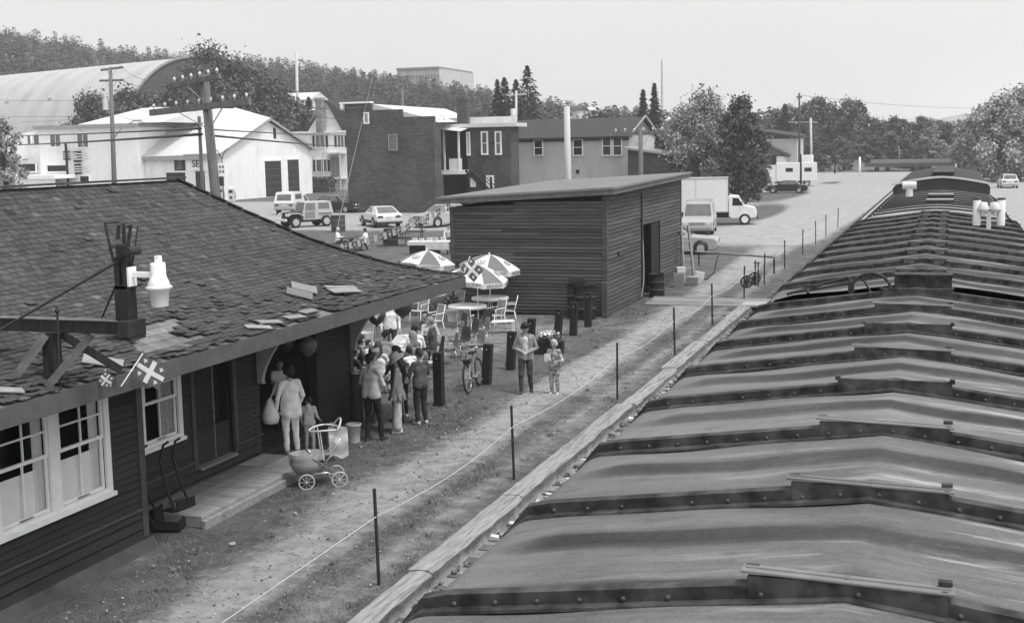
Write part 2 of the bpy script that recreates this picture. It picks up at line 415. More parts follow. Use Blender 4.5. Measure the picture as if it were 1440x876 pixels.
strip_sheet('gravel_road', [(-8.9, 71), (-9.6, 82), (-10.3, 110), (-11, 140), (-10.5, 180), (-10, 214)], [2.5, 4, 5.5, 6, 9, 12], .95, .034, 80)
strip_sheet('crossing_road', [(-60, 224), (-30, 222), (0, 222), (30, 222), (80, 226)], [9, 9, 10, 9, 9], .95, .038, 60)
strip_sheet('town_street', [(-140, 118), (-90, 122), (-62, 112), (-50, 100), (-36, 92), (-27, 98)], [14, 16, 15, 12, 8, 5], .62, .034, 60)

# ------------------------------------------------------------------ hill behind the town and the far ridge
TH = mat('hillside_soil', .07, .95, .3, .05)
SKYL = [(-300, .118), (0, .081), (100, .0725), (200, .065), (280, .0585), (420, .0505), (520, .0445), (660, .036), (760, .026), (830, .018), (900, .0135), (980, .008), (1060, .003), (1120, 0), (1500, 0)]
def px_to_az(px):
    v = ray(px, 205); return math.atan2(v.x, v.y)
AZ = [px_to_az(p) for p, e in SKYL]; EL = [e for p, e in SKYL]
def hill_z(X, Y):
    D = np.hypot(X, Y); az = np.arctan2(X, Y); e = np.interp(az, AZ, EL)
    top = e * 540 + 0.0
    s = smooth01((D - 215) / 330.0); back = 1 - .5 * smooth01((D - 560) / 500)
    return -1.2 + (top + 1.2 + 2.5 * np.sin(X * .03) * np.sin(Y * .023) * (e > .01)) * s * back
az = np.linspace(AZ[0], AZ[-1] + .3, 110); dd = np.concatenate([np.arange(200, 600, 12), [640, 720, 850, 1000]])
A, D = np.meshgrid(az, dd); X, Y = D * np.sin(A), D * np.cos(A); Z = hill_z(X, Y)
nx = len(az); i = np.arange((len(dd) - 1) * (nx - 1)); r, c = i // (nx - 1), i % (nx - 1)
hill = link('hillside', mesh_np('hillside', np.stack([X, Y, Z], -1).reshape(-1, 3), np.stack([r * nx + c, r * nx + c + 1, (r + 1) * nx + c + 1, (r + 1) * nx + c], -1), [TH], True))
hill['kind'] = 'structure'
FARM = mat('far_ridge_soil', .09, .95, .2, .01)
V, F = [], []; nr = 80
for k in range(nr):
    x = -1600 + 3200 * k / (nr - 1); hgt = 42 * math.exp(-((x - 20) / 120) ** 2) + 46 * math.exp(-((x - 300) / 200) ** 2) + 20 * math.exp(-((x + 250) / 200) ** 2) + 2 * math.sin(x * .02)
    for j, (dy, fz) in enumerate(((-500, -.05), (-250, .45), (0, 1), (300, .5), (700, -.05))): V.append((x, 2600 + dy, hgt * fz - 2))
F = [(k * 5 + j, k * 5 + j + 1, (k + 1) * 5 + j + 1, (k + 1) * 5 + j) for k in range(nr - 1) for j in range(4)]
fr = link('far_hills', mesh_np('far_hills', np.array(V), np.array(F), [FARM], True)); fr['kind'] = 'structure'

# ================================================================== TRAIN
def roof_mat(name, base, light):
    m = bpy.data.materials.new(name); m.use_nodes = True; n = m.node_tree.nodes; l = m.node_tree.links; b = n['Principled BSDF']
    b.inputs['Roughness'].default_value = .62; b.inputs['Specular IOR Level'].default_value = .25
    tc = n.new('ShaderNodeTexCoord')
    def noise(sc, st, det=7, ro=.6):
        mp = n.new('ShaderNodeMapping'); mp.inputs['Scale'].default_value = st; l.new(tc.outputs['Object'], mp.inputs[0])
        z = n.new('ShaderNodeTexNoise'); z.inputs['Scale'].default_value = sc; z.inputs['Detail'].default_value = det; z.inputs['Roughness'].default_value = ro
        l.new(mp.outputs[0], z.inputs['Vector']); return z.outputs[0]
    def rng(v, a, b_, c, d):
        r = n.new('ShaderNodeMapRange'); r.inputs[1].default_value = a; r.inputs[2].default_value = b_
        r.inputs[3].default_value = c; r.inputs[4].default_value = d; l.new(v, r.inputs[0]); return r.outputs[0]
    def mul(a, c):
        k = n.new('ShaderNodeMath'); k.operation = 'MULTIPLY'; l.new(a, k.inputs[0]); l.new(c, k.inputs[1]); return k.outputs[0]
    a = mul(rng(noise(75, (1, 1, 1), 4, .9), .3, .7, base * .66, base * 1.34), rng(noise(.8, (1, 1, 1), 8, .65), .35, .7, 1.15, .62))
    a = mul(a, rng(noise(2.2, (.5, 7, 1), 8, .75), .32, .68, .78, 1.14)); a = mul(a, rng(noise(5.5, (1, 1, 1), 7, .8), .52, .7, 1.0, .6))
    sep = n.new('ShaderNodeSeparateXYZ'); l.new(tc.outputs['Object'], sep.inputs[0])
    near_ridge = rng(sep.outputs[0], -1.4, 0.1, .0, 1.0)
    st = mul(rng(noise(1.6, (.6, 3.5, 1), 9, .7), .54, .66, 0, 1), near_ridge)
    k = n.new('ShaderNodeMix'); k.data_type = 'FLOAT'; l.new(st, k.inputs[0]); l.new(a, k.inputs[2]); k.inputs[3].default_value = light
    at_ = n.new('ShaderNodeAttribute'); at_.attribute_name = 'shade_soot'                 # shade painted on the camera-facing rises, with some soot
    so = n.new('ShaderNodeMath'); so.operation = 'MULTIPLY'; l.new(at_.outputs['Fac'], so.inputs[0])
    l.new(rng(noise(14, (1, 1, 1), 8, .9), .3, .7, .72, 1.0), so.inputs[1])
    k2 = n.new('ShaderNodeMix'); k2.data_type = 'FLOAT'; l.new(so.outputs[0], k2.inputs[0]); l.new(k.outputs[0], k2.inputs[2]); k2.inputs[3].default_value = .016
    gr = noise(160, (1, 1, 1), 3, .9); bp = n.new('ShaderNodeBump'); bp.inputs['Strength'].default_value = .35; bp.inputs['Distance'].default_value = .004; l.new(gr, bp.inputs['Height']); l.new(bp.outputs[0], b.inputs['Normal'])
    cb = n.new('ShaderNodeCombineColor')
    for i in range(3): l.new(k2.outputs[0], cb.inputs[i])
    l.new(cb.outputs[0], b.inputs['Base Color'])
    return m
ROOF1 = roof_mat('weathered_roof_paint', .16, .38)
XC = -.30
def pprof(t):
    """height of the pressed roof sheet through one panel, t from rib to rib"""
    return np.interp(t, [0, .035, .045, .12, .18, .55, .62, .68, .97, 1], [.0, .0, .004, .03, .033, .004, .037, .041, .004, .0])
def pshade_soot(t):  # darkens the rises that face the camera: painted shade plus soot
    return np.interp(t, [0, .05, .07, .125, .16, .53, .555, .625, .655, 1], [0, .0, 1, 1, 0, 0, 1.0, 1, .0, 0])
def car_base(x, hw, zr, ze):
    a = np.abs(x - XC); z = zr - (zr - ze) * a / hw
    return z - .16 * np.clip((a - (hw - .2)) / .2, 0, 1) ** 2
def boxcar(name, label, y0, y1, first, pitch, zr, ze, hw, roofm, ribh=.055, rib_m=None, plates=(), rivets=True, board=None):
    t = thing(name, label, 'boxcar', (0, (y0 + y1) / 2, -.1)); yo = (y0 + y1) / 2; zo = -.1
    rib_m = rib_m or RIBSTEEL
    ribs = [first + k * pitch for k in range(60) if y0 + .1 < first + k * pitch < y1 - .05]
    tt = [0, .02, .035, .045, .06, .08, .1, .12, .14, .165, .2, .3, .42, .52, .545, .57, .595, .62, .645, .68, .8, .9, .97]
    ys = [y0]; k = -1
    while first + k * pitch > y0: k -= 1
    for q in range(k, k + 80):
        for s_ in tt:
            yy = first + (q + s_) * pitch
            if y0 + .02 < yy < y1 - .02: ys.append(yy)
    ys.append(y1); ys = np.array(ys)
    a = np.concatenate([np.linspace(-hw, -hw + .2, 8), np.linspace(-hw + .3, -.05, 16), [0], np.linspace(.05, hw - .3, 16), np.linspace(hw - .2, hw, 8)])
    xs = XC + a; Xg, Yg = np.meshgrid(xs, ys); T = ((Yg - first) / pitch) % 1.0
    fade = np.clip((hw - .12 - np.abs(Xg - XC)) / .35, 0, 1); fade = fade * fade * (3 - 2 * fade)
    wob = .012 * np.sin(Xg * 3.1 + Yg * 2.3) + .008 * np.sin(Xg * 7 + Yg * 5)
    sh = pprof(np.clip(T + .012 * np.sin(Xg * 4 + np.floor((Yg - first) / pitch) * 2.4) * (T > .08) * (T < .9), 0, 1))
    Z = car_base(Xg, hw, zr, ze) + (sh + wob * .5) * fade
    nx = len(xs); n = (len(ys) - 1) * (nx - 1); i = np.arange(n); r, c = i // (nx - 1), i % (nx - 1)
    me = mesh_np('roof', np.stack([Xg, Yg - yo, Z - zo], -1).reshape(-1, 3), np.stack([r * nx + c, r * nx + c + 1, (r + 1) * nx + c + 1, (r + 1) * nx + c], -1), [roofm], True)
    so = me.attributes.new('shade_soot', 'FLOAT', 'POINT'); so.data.foreach_set('value', (pshade_soot(T) * fade * (.86 + .14 * np.sin(Xg * 2.2 + Yg))).clip(0, 1).astype(np.float32).ravel())
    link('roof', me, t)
    b = MB(); b.span((XC - hw + .03, y0 - yo, 1.0), (XC + hw - .03, y1 - yo, ze - .14 - zo))
    # end walls up to the roof
    for yy in (y0 + .01, y1 - .01):
        b.add([(XC - hw + .05, yy - yo, ze - .2 - zo), (XC + hw - .05, yy - yo, ze - .2 - zo), (XC + hw - .05, yy - yo, ze - .03 - zo), (XC, yy - yo, zr - .01 - zo), (XC - hw + .05, yy - yo, ze - .03 - zo)], [(0, 1, 2, 3, 4)])
    b.build('body', CARSIDE, t)
    for s_ in (y0 + 2.2, y1 - 2.2):
        w_ = MB()
        for dy in (-.85, .85):
            for sx in (-1, 1):
                w_.tube((XC + sx * .66, s_ + dy - yo, .42), (XC + sx * .8, s_ + dy - yo, .42), .42, n=18)
            w_.tube((XC - .8, s_ + dy - yo, .42), (XC + .8, s_ + dy - yo, .42), .08)
        w_.box((XC - .95, s_ - yo, .45), (.12, 2.3, .3)); w_.box((XC + .95, s_ - yo, .45), (.12, 2.3, .3)); w_.box((XC, s_ - yo, .6), (2.0, .4, .35))
        w_.build('wheel_truck', IRON, t)
    for yr in ribs:
        h = MB(); n = 30; xx = [XC - hw + .06 + (2 * hw - .12) * k / n for k in range(n + 1)]; xx = sorted(xx + [XC])
        vs = []
        for x in xx:
            z = float(car_base(np.array(x), hw, zr, ze)) - zo; e = min(1, max(0, (hw - .06 - abs(x - XC)) / .22)); e = math.sqrt(max(0, 1 - (1 - e) ** 2))
            hh = .012 + ribh * e
            vs += [(x, yr - yo - .004, z - .03), (x, yr - yo - .012, z + hh), (x, yr - yo + .035, z + hh + .006), (x, yr - yo + .045, z - .02)]
        fs = [(4 * k + j, 4 * k + j + 1, 4 * (k + 1) + j + 1, 4 * (k + 1) + j) for k in range(len(xx) - 1) for j in range(3)]
        h.add(vs, fs)
        # seam lip at the foot of the rib
        vs = []
        for x in xx:
            z = float(car_base(np.array(x), hw, zr, ze)) - zo; vs += [(x, yr - yo - .05, z + .004), (x, yr - yo - .048, z + .016), (x, yr - yo - .002, z + .02)]
        h.add(vs, [(3 * k + j, 3 * k + j + 1, 3 * (k + 1) + j + 1, 3 * (k + 1) + j) for k in range(len(xx) - 1) for j in range(2)])
        rb = h.build('roof_rib', rib_m, t)
        if rivets:
            rv = MB(); x = XC - hw + .3
            while x < XC + hw - .25:
                z = float(car_base(np.array(x), hw, zr, ze)) - zo
                random.random() < .07 or rv.ball((x, yr - yo - .012, z + .032), .0095, 8, 5, sc=(1, .7, 1)); x += .158
            rv.build('rivet', IRON if not plates else mat('rivet_paint', .08, .5, .3, 9), rb)
        kind = plates[int(round((yr - first) / pitch)) % len(plates)] if plates else 0
        p = MB(); z = zr - zo; x0, x1 = XC - .33, XC + .33
        if kind == 1:      # bare steel saddle plate on the rib
            p.box((XC, yr - yo + .02, z + .064), (.68, .075, .01), M=Matrix.Rotation(.03, 3, 'Y'))
            p.box((XC, yr - yo + .02, z + .07), (.66, .012, .01), M=Matrix.Rotation(.03, 3, 'Y'))
            for sx in (x0 + .02, x1 - .02): p.box((sx, yr - yo + .04, z + .075), (.045, .03, .016), mi=1)
            p.box((XC, yr - yo - .004, z + .02), (.64, .02, .08), mi=1)
            p.build('running_board_saddle', [mat('saddle_steel', .19, .6, .2, 7, dirt=.4), rib_m], t, .003)
        elif kind == 2:
            p.box((XC, yr - yo - .006, z + .02), (.66, .03, .09), mi=0)
            for sx in (x0, x1): p.box((sx, yr - yo, z + .066), (.03, .05, .025), mi=0)
            p.build('running_board_saddle', [rib_m], t, .003)
        elif kind == 3:
            for sx in (-.17, .17): p.box((XC + sx, yr - yo + .02, z + .06), (.2, .1, .025)); p.box((XC + sx, yr - yo, z + .03), (.12, .05, .06))
            p.build('running_board_saddle', [mat('worn_saddle', .12, .7, .4, 7, dirt=.5)], t, .003)
    return t
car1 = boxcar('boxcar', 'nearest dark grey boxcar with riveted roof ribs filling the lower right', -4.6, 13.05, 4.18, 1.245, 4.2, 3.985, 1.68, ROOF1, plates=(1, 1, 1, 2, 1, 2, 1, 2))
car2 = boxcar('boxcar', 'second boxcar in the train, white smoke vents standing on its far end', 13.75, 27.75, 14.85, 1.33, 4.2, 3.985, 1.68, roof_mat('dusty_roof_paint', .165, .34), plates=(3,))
# bits at the first car's far end and the second car's near end
def child(mb, name, m, parent, bevel=0.0):
    o = mb.build(name, m, parent, bevel); return o
yo1 = (-4.6 + 13.05) / 2; yo2 = (13.75 + 27.75) / 2
q = at(1225, 412, 1, 13.3); b = MB()
ring = [(q.x + .2 * math.cos(a), 13.3 - yo1, q.z + .1 + .2 * math.sin(a)) for a in np.linspace(0, 2 * PI, 25)]
b.path(ring, .016, 6); b.tube((q.x, 13.3 - yo1, q.z + .1), (q.x, 13.0 - yo1, q.z + .1), .02)
for a in (0, 2.1, 4.2): b.tube((q.x, 13.3 - yo1, q.z + .1), (q.x + .2 * math.cos(a), 13.3 - yo1, q.z + .1 + .2 * math.sin(a)), .01)
o = child(b, 'brake_wheel', IRON, car1)
b = MB(); p1, p2, p3 = at(1106, 414, 1, 13.5), at(1192, 390, 1, 13.6), at(1199, 400, 1, 13.6)
for a, c in ((p1, p2), (p2, p3), (at(1112, 412, 1, 13.5), at(1196, 398, 1, 13.6)), (at(1136, 402, 1, 13.55), at(1136, 412, 1, 13.5))): b.tube(a - Vector((0, yo1, -.1)), c - Vector((0, yo1, -.1)), .014)
b.box(at(1197, 404, 1, 13.55) - Vector((0, yo1, -.1)), (.06, .05, .12)); b.box(at(1140, 404, 1, 13.55) - Vector((0, yo1, -.1)), (.12, .05, .05))
child(b, 'grab_rail', IRON, car1)
b = MB(); c0 = at(1298, 397, 1, 13.62)
b.box((c0.x, 13.62 - yo2, c0.z + .1), (.56, .03, .14)); b.box((c0.x, 13.7 - yo2, c0.z + .175), (.57, .22, .015))
child(b, 'end_platform', RIBSTEEL, car2)
# smoke vents near the far end of the second car
vents = thing('smoke_vent_group', 'white double bell ventilator between two round stacks on a boxcar roof', 'ventilator', (.63, 24, 3.98)); vents.scale = (.85, .85, .9)
b = MB(); b.box((0, 0, .2), (.09, .09, .5)); b.box((0, 0, .04), (.3, .3, .1)); b.box((.03, .02, .3), (.03, .03, .7)); b.build('vent_post', OFFWHITE, vents)
for sx in (-.115, .115):
    b = MB(); b.lathe((sx, 0, .5), [(.03, -.12), (.05, -.08), (.05, -.02), (.125, 0), (.135, .02), (.09, .1), (.075, .15), (0, .16)], 18); b.build('vent_bell', OFFWHITE, vents)
for sx in (-.235, .235):
    b = MB(); b.lathe((sx, .03, .2), [(.08, 0), (.08, .52), (.062, .52), (.06, .4), (0, .4)], 18); b.lathe((sx, .03, .2), [(.084, .5), (.086, .53), (.06, .535)], 18, mi=1)
    b.box((sx * .6, .03, .3), (abs(sx) * .9, .03, .03)); b.build('stack_pipe', [OFFWHITE, BLACK], vents)
# silver-roofed car
def plain_car(name, label, y0, y1, zr, ze, hw, roofm, pitch, h):
    t = thing(name, label, 'railway car', (0, (y0 + y1) / 2, -.1)); yo = (y0 + y1) / 2; zo = -.1
    ys = []; y = y0
    while y < y1:
        ys += [y, y + pitch * .5, y + pitch * .55, y + pitch * .95]; y += pitch
    ys = [v for v in ys if v < y1] + [y1]
    hs = [(0, h, h, 0)[k % 4] for k in range(len(ys))]
    a = np.concatenate([np.linspace(-hw, 0, 14), np.linspace(0, hw, 14)[1:]]); Xg, Yg = np.meshgrid(XC + a, np.array(ys)); H = np.repeat(np.array(hs)[:, None], len(a), 1)
    Z = zr - (zr - ze) * (np.abs(Xg - XC) / hw) ** 1.5 - .12 * np.clip((np.abs(Xg - XC) - hw + .2) / .2, 0, 1) ** 2 + H
    nx = len(a); i = np.arange((len(ys) - 1) * (nx - 1)); r, c = i // (nx - 1), i % (nx - 1)
    link('roof', mesh_np('roof', np.stack([Xg, Yg - yo, Z - zo], -1).reshape(-1, 3), np.stack([r * nx + c, r * nx + c + 1, (r + 1) * nx + c + 1, (r + 1) * nx + c], -1), [roofm], False), t)
    b = MB(); b.prism([(XC - hw + .02, 1.0), (XC + hw - .02, 1.0), (XC + hw - .02, ze - .1 - zo)] + [(XC + hw * s_, zr - (zr - ze) * abs(s_) ** 1.5 - .015 - zo) for s_ in (.9, .6, .3, 0, -.3, -.6, -.9)] + [(XC - hw + .02, ze - .1 - zo)], 1, y0 - yo, y1 - yo)
    b.build('body', CARSIDE, t)
    w_ = MB()
    for s_ in (y0 + 2, y1 - 2):
        for dy in (-.85, .85):
            for sx in (-.72, .72): w_.tube((XC + sx - .06, s_ + dy - yo, .42), (XC + sx + .06, s_ + dy - yo, .42), .42, n=16)
        w_.box((XC, s_ - yo, .6), (2.1, 2.3, .3))
    w_.build('wheel_truck', IRON, t); return t
silver = plain_car('silver_roofed_car', 'railway car with a pale corrugated roof between two dark cars', 28.3, 39.7, 4.16, 3.98, 1.5, SILVER, .4, .05)
b = MB(); 
for yy, d in ((31.2, .05), (34.2, .05)): b = MB(); b.box((XC + .05, yy - 34, 4.37), (.6, .5, .08)); b.box((XC + .05, yy - 34 - .25, 4.36), (.62, .04, .05), mi=1); b.build('roof_hatch', [SILVER, BLACK], silver)
for y in np.arange(28.6, 39.6, 1.15):
    b = MB(); zz = lambda s_: 4.16 - .18 * abs(s_) ** 1.5 - .12 * max(0, min(1, (abs(s_) * 1.5 - 1.3) / .2)) ** 2 + .1
    for k in range(14):
        a_, c_ = -1 + k / 7, -1 + (k + 1) / 7; b.beam((XC + 1.5 * a_, y - 34, zz(a_) + .02), (XC + 1.5 * c_, y - 34, zz(c_) + .02), .05, .13)
    b.build('roof_rib', GREYD, silver)  # dark bars paint in the rib shadows across the pale roof
vt = thing('tee_vent', 'white tee shaped stove vent on the pale corrugated car roof', 'ventilator', (-1.07, 36, 4.02))
b = MB(); b.tube((0, 0, 0), (0, 0, .36), .1, .09, n=14); b.box((0, 0, .03), (.3, .3, .06), mi=1); b.build('vent_pipe', [OFFWHITE, IRON], vt)
b = MB(); b.tube((-.18, 0, .44), (.18, 0, .44), .1, n=16); b.build('vent_head', OFFWHITE, vt)
cab = plain_car('tall_dark_car', 'dark car beyond the pale roofed one with a light trim line across its end', 40.5, 55, 4.55, 4.33, 1.4, mat('dark_felt_roof', .05, .9, .3, 5, dirt=.3), 4, .0)
b = MB(); zz = lambda s_: 4.55 - .22 * abs(s_) ** 1.5 + .1
for k in range(16):
    a, c = -1 + k / 8, -1 + (k + 1) / 8
    b.beam((XC + 1.42 * a, -7.28, zz(a)), (XC + 1.42 * c, -7.28, zz(c)), .05, .06)
b.build('roof_edge_trim', OFFWHITE, cab)
b = MB(); b.span((XC - 1.38, -7.3, 2.2), (XC + 1.38, -7.255, 3.92)); b.box((XC, -7.32, 3.9), (2.6, .1, .06), mi=1); b.build('end_wall', [mat('car_end_board', .055, .8, .3, 5, dirt=.4), GREYM], cab)
b = MB(); b.box((XC + .05, -2, 4.75), (.62, 9, .06)); b.box((XC + .05, -6.2, 4.74), (.6, 1.6, .1), mi=1); b.build('running_board', [IRON, BLACK], cab)
# ------------------------------------------------------------------ rails and sleepers of the open track
TIE = mat('sleeper', .11, .95, .4, 5, dirt=.4); RAILM = mat('rail_steel', .5, .4, .2, 5, spec=.5)
track = thing('railway_track', 'open railway track of two rails on sleepers beside the train', 'railway track', (-5.28, 46, -.16))
def curve_off(y):      # the line swings left past the level crossing
    d = max(0, y - 196); return -d * d / 620.0
b = MB()
for y in np.arange(-12, 330, .62):
    x = curve_off(y); b.box((x + random.uniform(-.04, .04), y - 46, .02 if y > 40 else -.04), (2.6, .24, .12), rz=curve_off(y + 1) - x, tone=random.uniform(-.3, .3)) 
tt_ = b.build('sleepers', TIE, track)
for sx in (-.72, .72):
    b = MB(); yy = list(np.arange(-12, 200, 20)) + list(np.arange(200, 332, 4))
    for a, c in zip(yy[:-1], yy[1:]): b.beam((sx + curve_off(a), a - 46, .15 if a > 50 else .07), (sx + curve_off(c), c - 46, .15 if c > 50 else .07), .07, .14)
    b.build('rail', RAILM, track)
# ================================================================== STATION
st = thing('station', 'dark clapboard railway station with a sagging shingled hip roof and white windows', 'station', (-14, 16, 0))
def S(b, name, m, bevel=0.0, parent=None):
    """shift collected world coordinates under the station empty"""
    b.v = [(x + 14, y - 16, z) for x, y, z in b.v]; return b.build(name, m, parent or st, bevel, recalc=True)
BAYX, RECX, Y0, YB, YO0, YO1, YE = -11.0, -11.95, 2.0, 15.37, 20.35, 22.62, 24.2
b = MB()
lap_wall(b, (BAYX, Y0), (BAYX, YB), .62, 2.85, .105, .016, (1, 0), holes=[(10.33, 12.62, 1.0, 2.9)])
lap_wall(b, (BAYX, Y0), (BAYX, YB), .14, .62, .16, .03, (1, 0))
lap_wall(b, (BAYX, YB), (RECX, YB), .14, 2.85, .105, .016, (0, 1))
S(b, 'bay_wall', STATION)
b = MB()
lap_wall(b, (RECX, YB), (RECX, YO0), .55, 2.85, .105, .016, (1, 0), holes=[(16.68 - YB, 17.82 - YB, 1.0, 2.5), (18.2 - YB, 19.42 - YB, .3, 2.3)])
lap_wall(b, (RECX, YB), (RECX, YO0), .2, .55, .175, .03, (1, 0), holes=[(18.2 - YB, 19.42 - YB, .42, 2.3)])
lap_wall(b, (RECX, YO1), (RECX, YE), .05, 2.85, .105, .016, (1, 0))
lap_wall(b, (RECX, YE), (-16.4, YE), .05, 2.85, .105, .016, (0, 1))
lap_wall(b, (RECX, YO0), (RECX, YO1), 2.42, 2.85, .105, .016, (1, 0))
b.span((RECX - .16, YO0 - .12, 0), (RECX - .02, YO0, 2.6)); b.span((RECX - .16, YO1, 0), (RECX - .02, YO1 + .12, 2.6))
b.span((RECX - .12, Y0, .1), (RECX - .06, YO0, .55)); b.span((RECX - .14, YB, 0), (RECX - .07, YO0, 1.02)); b.span((RECX - .14, 17.9, .5), (RECX - .07, 18.15, 2.85))
b.span((RECX - .14, 19.45, .5), (RECX - .07, YO0, 2.85)); b.span((RECX - .14, YO1, 0), (RECX - .07, YE, 2.85))
b.span((BAYX - .14, Y0, 0), (BAYX - .06, YB - .02, 1.0)); b.span((BAYX - .14, 14.7, 0), (BAYX - .06, YB - .02, 2.85)); b.span((-16.4, Y0, 0), (-16.3, YE, 2.85))
S(b, 'wall', STATION)
b = MB()    # room behind the freight opening, floor and soffit
b.span((-15.6, YO0 - .6, .05), (RECX - .02, YO1 + .4, .15)); b.span((-15.7, YO0 - .7, .1), (-15.6, YO1 + .5, 2.8)); b.span((-15.6, YO0 - .7, .1), (RECX - .18, YO0 - .6, 2.8)); b.span((-15.6, YO1 + .4, .1), (RECX - .18, YO1 + .5, 2.8))
S(b, 'inner_room', STATION_TRIM)
b = MB(); b.span((-18.2, Y0, 2.80), (-9.95, 25.4, 2.83)); S(b, 'soffit', STATION_TRIM)
b = MB()     # flared base skirt, corner boards, water table
b.prism([(BAYX + .02, .16), (BAYX + .06, .17), (BAYX + .16, -.05), (BAYX - .05, -.05)], 1, Y0, YB + .1)
S(b, 'base_skirt', STATION_TRIM); b = MB(); b.prism([(RECX + .02, .2), (RECX + .05, .2), (RECX + .1, -.05), (RECX - .05, -.05)], 1, YB + .1, YO0 - .02); S(b, 'base_skirt', STATION_TRIM); b = MB()
b.span((BAYX - .1, YB - .1, .2), (BAYX + .035, YB + .035, 2.8)); S(b, 'corner_board', STATION_TRIM); b = MB(); b.span((RECX - .1, YE - .12, 0), (RECX + .035, YE + .035, 2.8)); S(b, 'corner_board', STATION_TRIM); b = MB()
b.span((RECX + .032, YB + .02, .535), (RECX + .06, 18.2, .575)); S(b, 'water_table', STATION_TRIM); b = MB(); b.span((RECX + .032, 19.42, .535), (RECX + .06, YO0, .575)); S(b, 'water_table', STATION_TRIM); b = MB()
b.span((BAYX + .03, Y0, .6), (BAYX + .05, YB - .12, .64)); S(b, 'water_table', STATION_TRIM); b = MB(); b.span((RECX - .02, 18.1, .43), (RECX + .04, 18.2, 2.4)); b.span((RECX - .02, 19.42, .43), (RECX + .04, 19.52, 2.4)); b.span((RECX - .02, 18.1, 2.3), (RECX + .04, 19.52, 2.42))
S(b, 'door_frame', STATION_TRIM)
b = MB(); b.span((RECX - .25, 18.22, .38), (RECX + .09, 19.4, .43)); S(b, 'door_sill', mat('worn_sill', .2, .9, .25, 6))
dr = MB(); dr.span((RECX - .12, 18.2, .43), (RECX - .08, 18.95, 2.3)); dr.span((RECX - .3, 18.97, .43), (RECX - .26, 19.42, 2.3)); door = S(dr, 'door', mat('station_door', .022, .7, .3, 5))
b = MB(); b.span((RECX - .08, 18.9, .45), (RECX - .055, 18.925, 2.28)); S(b, 'door_edge', mat('worn_door_edge', .2, .8, .5, 9), parent=None)
# ---- white windows
CURT = mat('white_curtain', .72, .9, .06, 5); LACE = mat('lace_curtain', .4, .9, .35, 16)
def station_window(y0, y1, z0, z1, X, sashes, lab=None):
    wn = MB(); tw = .11
    wn.span((X + .0, y0, z0), (X + .045, y0 + tw, z1)); wn.span((X, y1 - tw, z0), (X + .045, y1, z1)); wn.span((X, y0, z1 - .09), (X + .045, y1, z1)); wn.span((X, y0 - .03, z0 - .06), (X + .085, y1 + .03, z0)); wn.span((X, y0 + .02, z0 - .0), (X + .04, y1 - .02, z0 + .06))
    if len(sashes) > 1: wn.span((X, sashes[0][1], z0), (X + .043, sashes[1][0], z1))
    f = S(wn, 'window', WHITE, .004)
    for (a, c, style) in sashes:
        sb = MB(); zm = (z0 + z1) / 2 + .02; g = .045
        for (za, zb, o) in ((z0 + .06, zm + .02, -.015), (zm - .02, z1 - .09, .008)):
            xx0, xx1 = X + o - .02, X + o + .012
            sb.span((xx0, a, za), (xx1, a + g, zb)); sb.span((xx0, c - g, za), (xx1, c, zb)); sb.span((xx0, a + g, za), (xx1, c - g, za + g)); sb.span((xx0, a + g, zb - g), (xx1, c - g, zb))
            ym = (a + c) / 2; sb.span((xx0 + .005, ym - .012, za + g), (xx1 - .003, ym + .012, zb - g))
            if o > 0 or style == 'half': 
                zc = (za + zb) / 2
                if o > 0: sb.span((xx0 + .005, a + g, zc - .012), (xx1 - .004, c - g, zc + .012))
        sb.span((X - .02, (a + c) / 2 - .12, z0 + .075), (X + .012, (a + c) / 2 + .12, z0 + .09), mi=1)
        so = S(sb, 'window_sash', [WHITE, GREYM], parent=f)
        gl = MB(); gl.span((X - .05, a, z0 + .06), (X - .046, c, z1 - .09)); S(gl, 'pane', mat('clear_pane', .02, .04, .1, 2, spec=.6), parent=f) if style == 'none' else None
        cu = MB()
        if style == 'curtain':
            cu.span((X - .062, a + .02, z0 + .05), (X - .055, c - .16, zm - .15)); n = 10
            for k in range(n):     # gathered drape at the side of each sash
                yy = c - .22 + .2 * k / n; cu.quad((X - .06 + .012 * (k % 2), yy, z0 + .05), (X - .06 + .012 * ((k + 1) % 2), yy + .02, z0 + .05), (X - .06 + .012 * ((k + 1) % 2), yy + .02, z1 - .1), (X - .06 + .012 * (k % 2), yy, z1 - .1), tone=-.25)
        else:
            n = 20
            for k in range(n):
                yy = (a + c) / 2 + .02 + ((c - a) / 2 - .04) * k / n; cu.quad((X - .06 + .015 * (k % 2), yy, z0 + .05), (X - .06 + .015 * ((k + 1) % 2), yy + .024, z0 + .05), (X - .06 + .015 * ((k + 1) % 2), yy + .024, z1 - .1), (X - .06 + .015 * (k % 2), yy, z1 - .1), tone=-.3 * (k % 3) / 3)
        S(cu, 'curtain', CURT if style == 'curtain' else LACE, parent=f)
        bk = MB(); bk.span((X - .6, a - .3, z0 - .2), (X - .58, c + .3, z1 + .2)); S(bk, 'dark_interior', BLACK, parent=f)
station_window(12.3, 14.62, 1.06, 2.62, BAYX, [(12.42, 13.36, 'curtain'), (13.56, 14.5, 'curtain')])
station_window(16.68, 17.82, 1.08, 2.45, RECX, [(16.8, 17.7, 'lace')])
# ---- eaves brackets
for yb in (20.25, 24.12):
    b = MB(); arc = [(RECX + .03 + .0, 1.5), (RECX + .16, 1.5)] + [(RECX + .13 + .78 * s_ ** 1.5, 1.56 + 1.15 * s_) for s_ in np.linspace(0, 1, 10)] + [(RECX + .95, 2.78), (RECX + .03, 2.78)]
    n = len(arc); vs = [(x, yb, z) for x, z in arc] + [(x, yb + .1, z) for x, z in arc]
    b.prism(arc, 1, yb, yb + .1); S(b, 'eave_bracket', BRACKETM, .006)
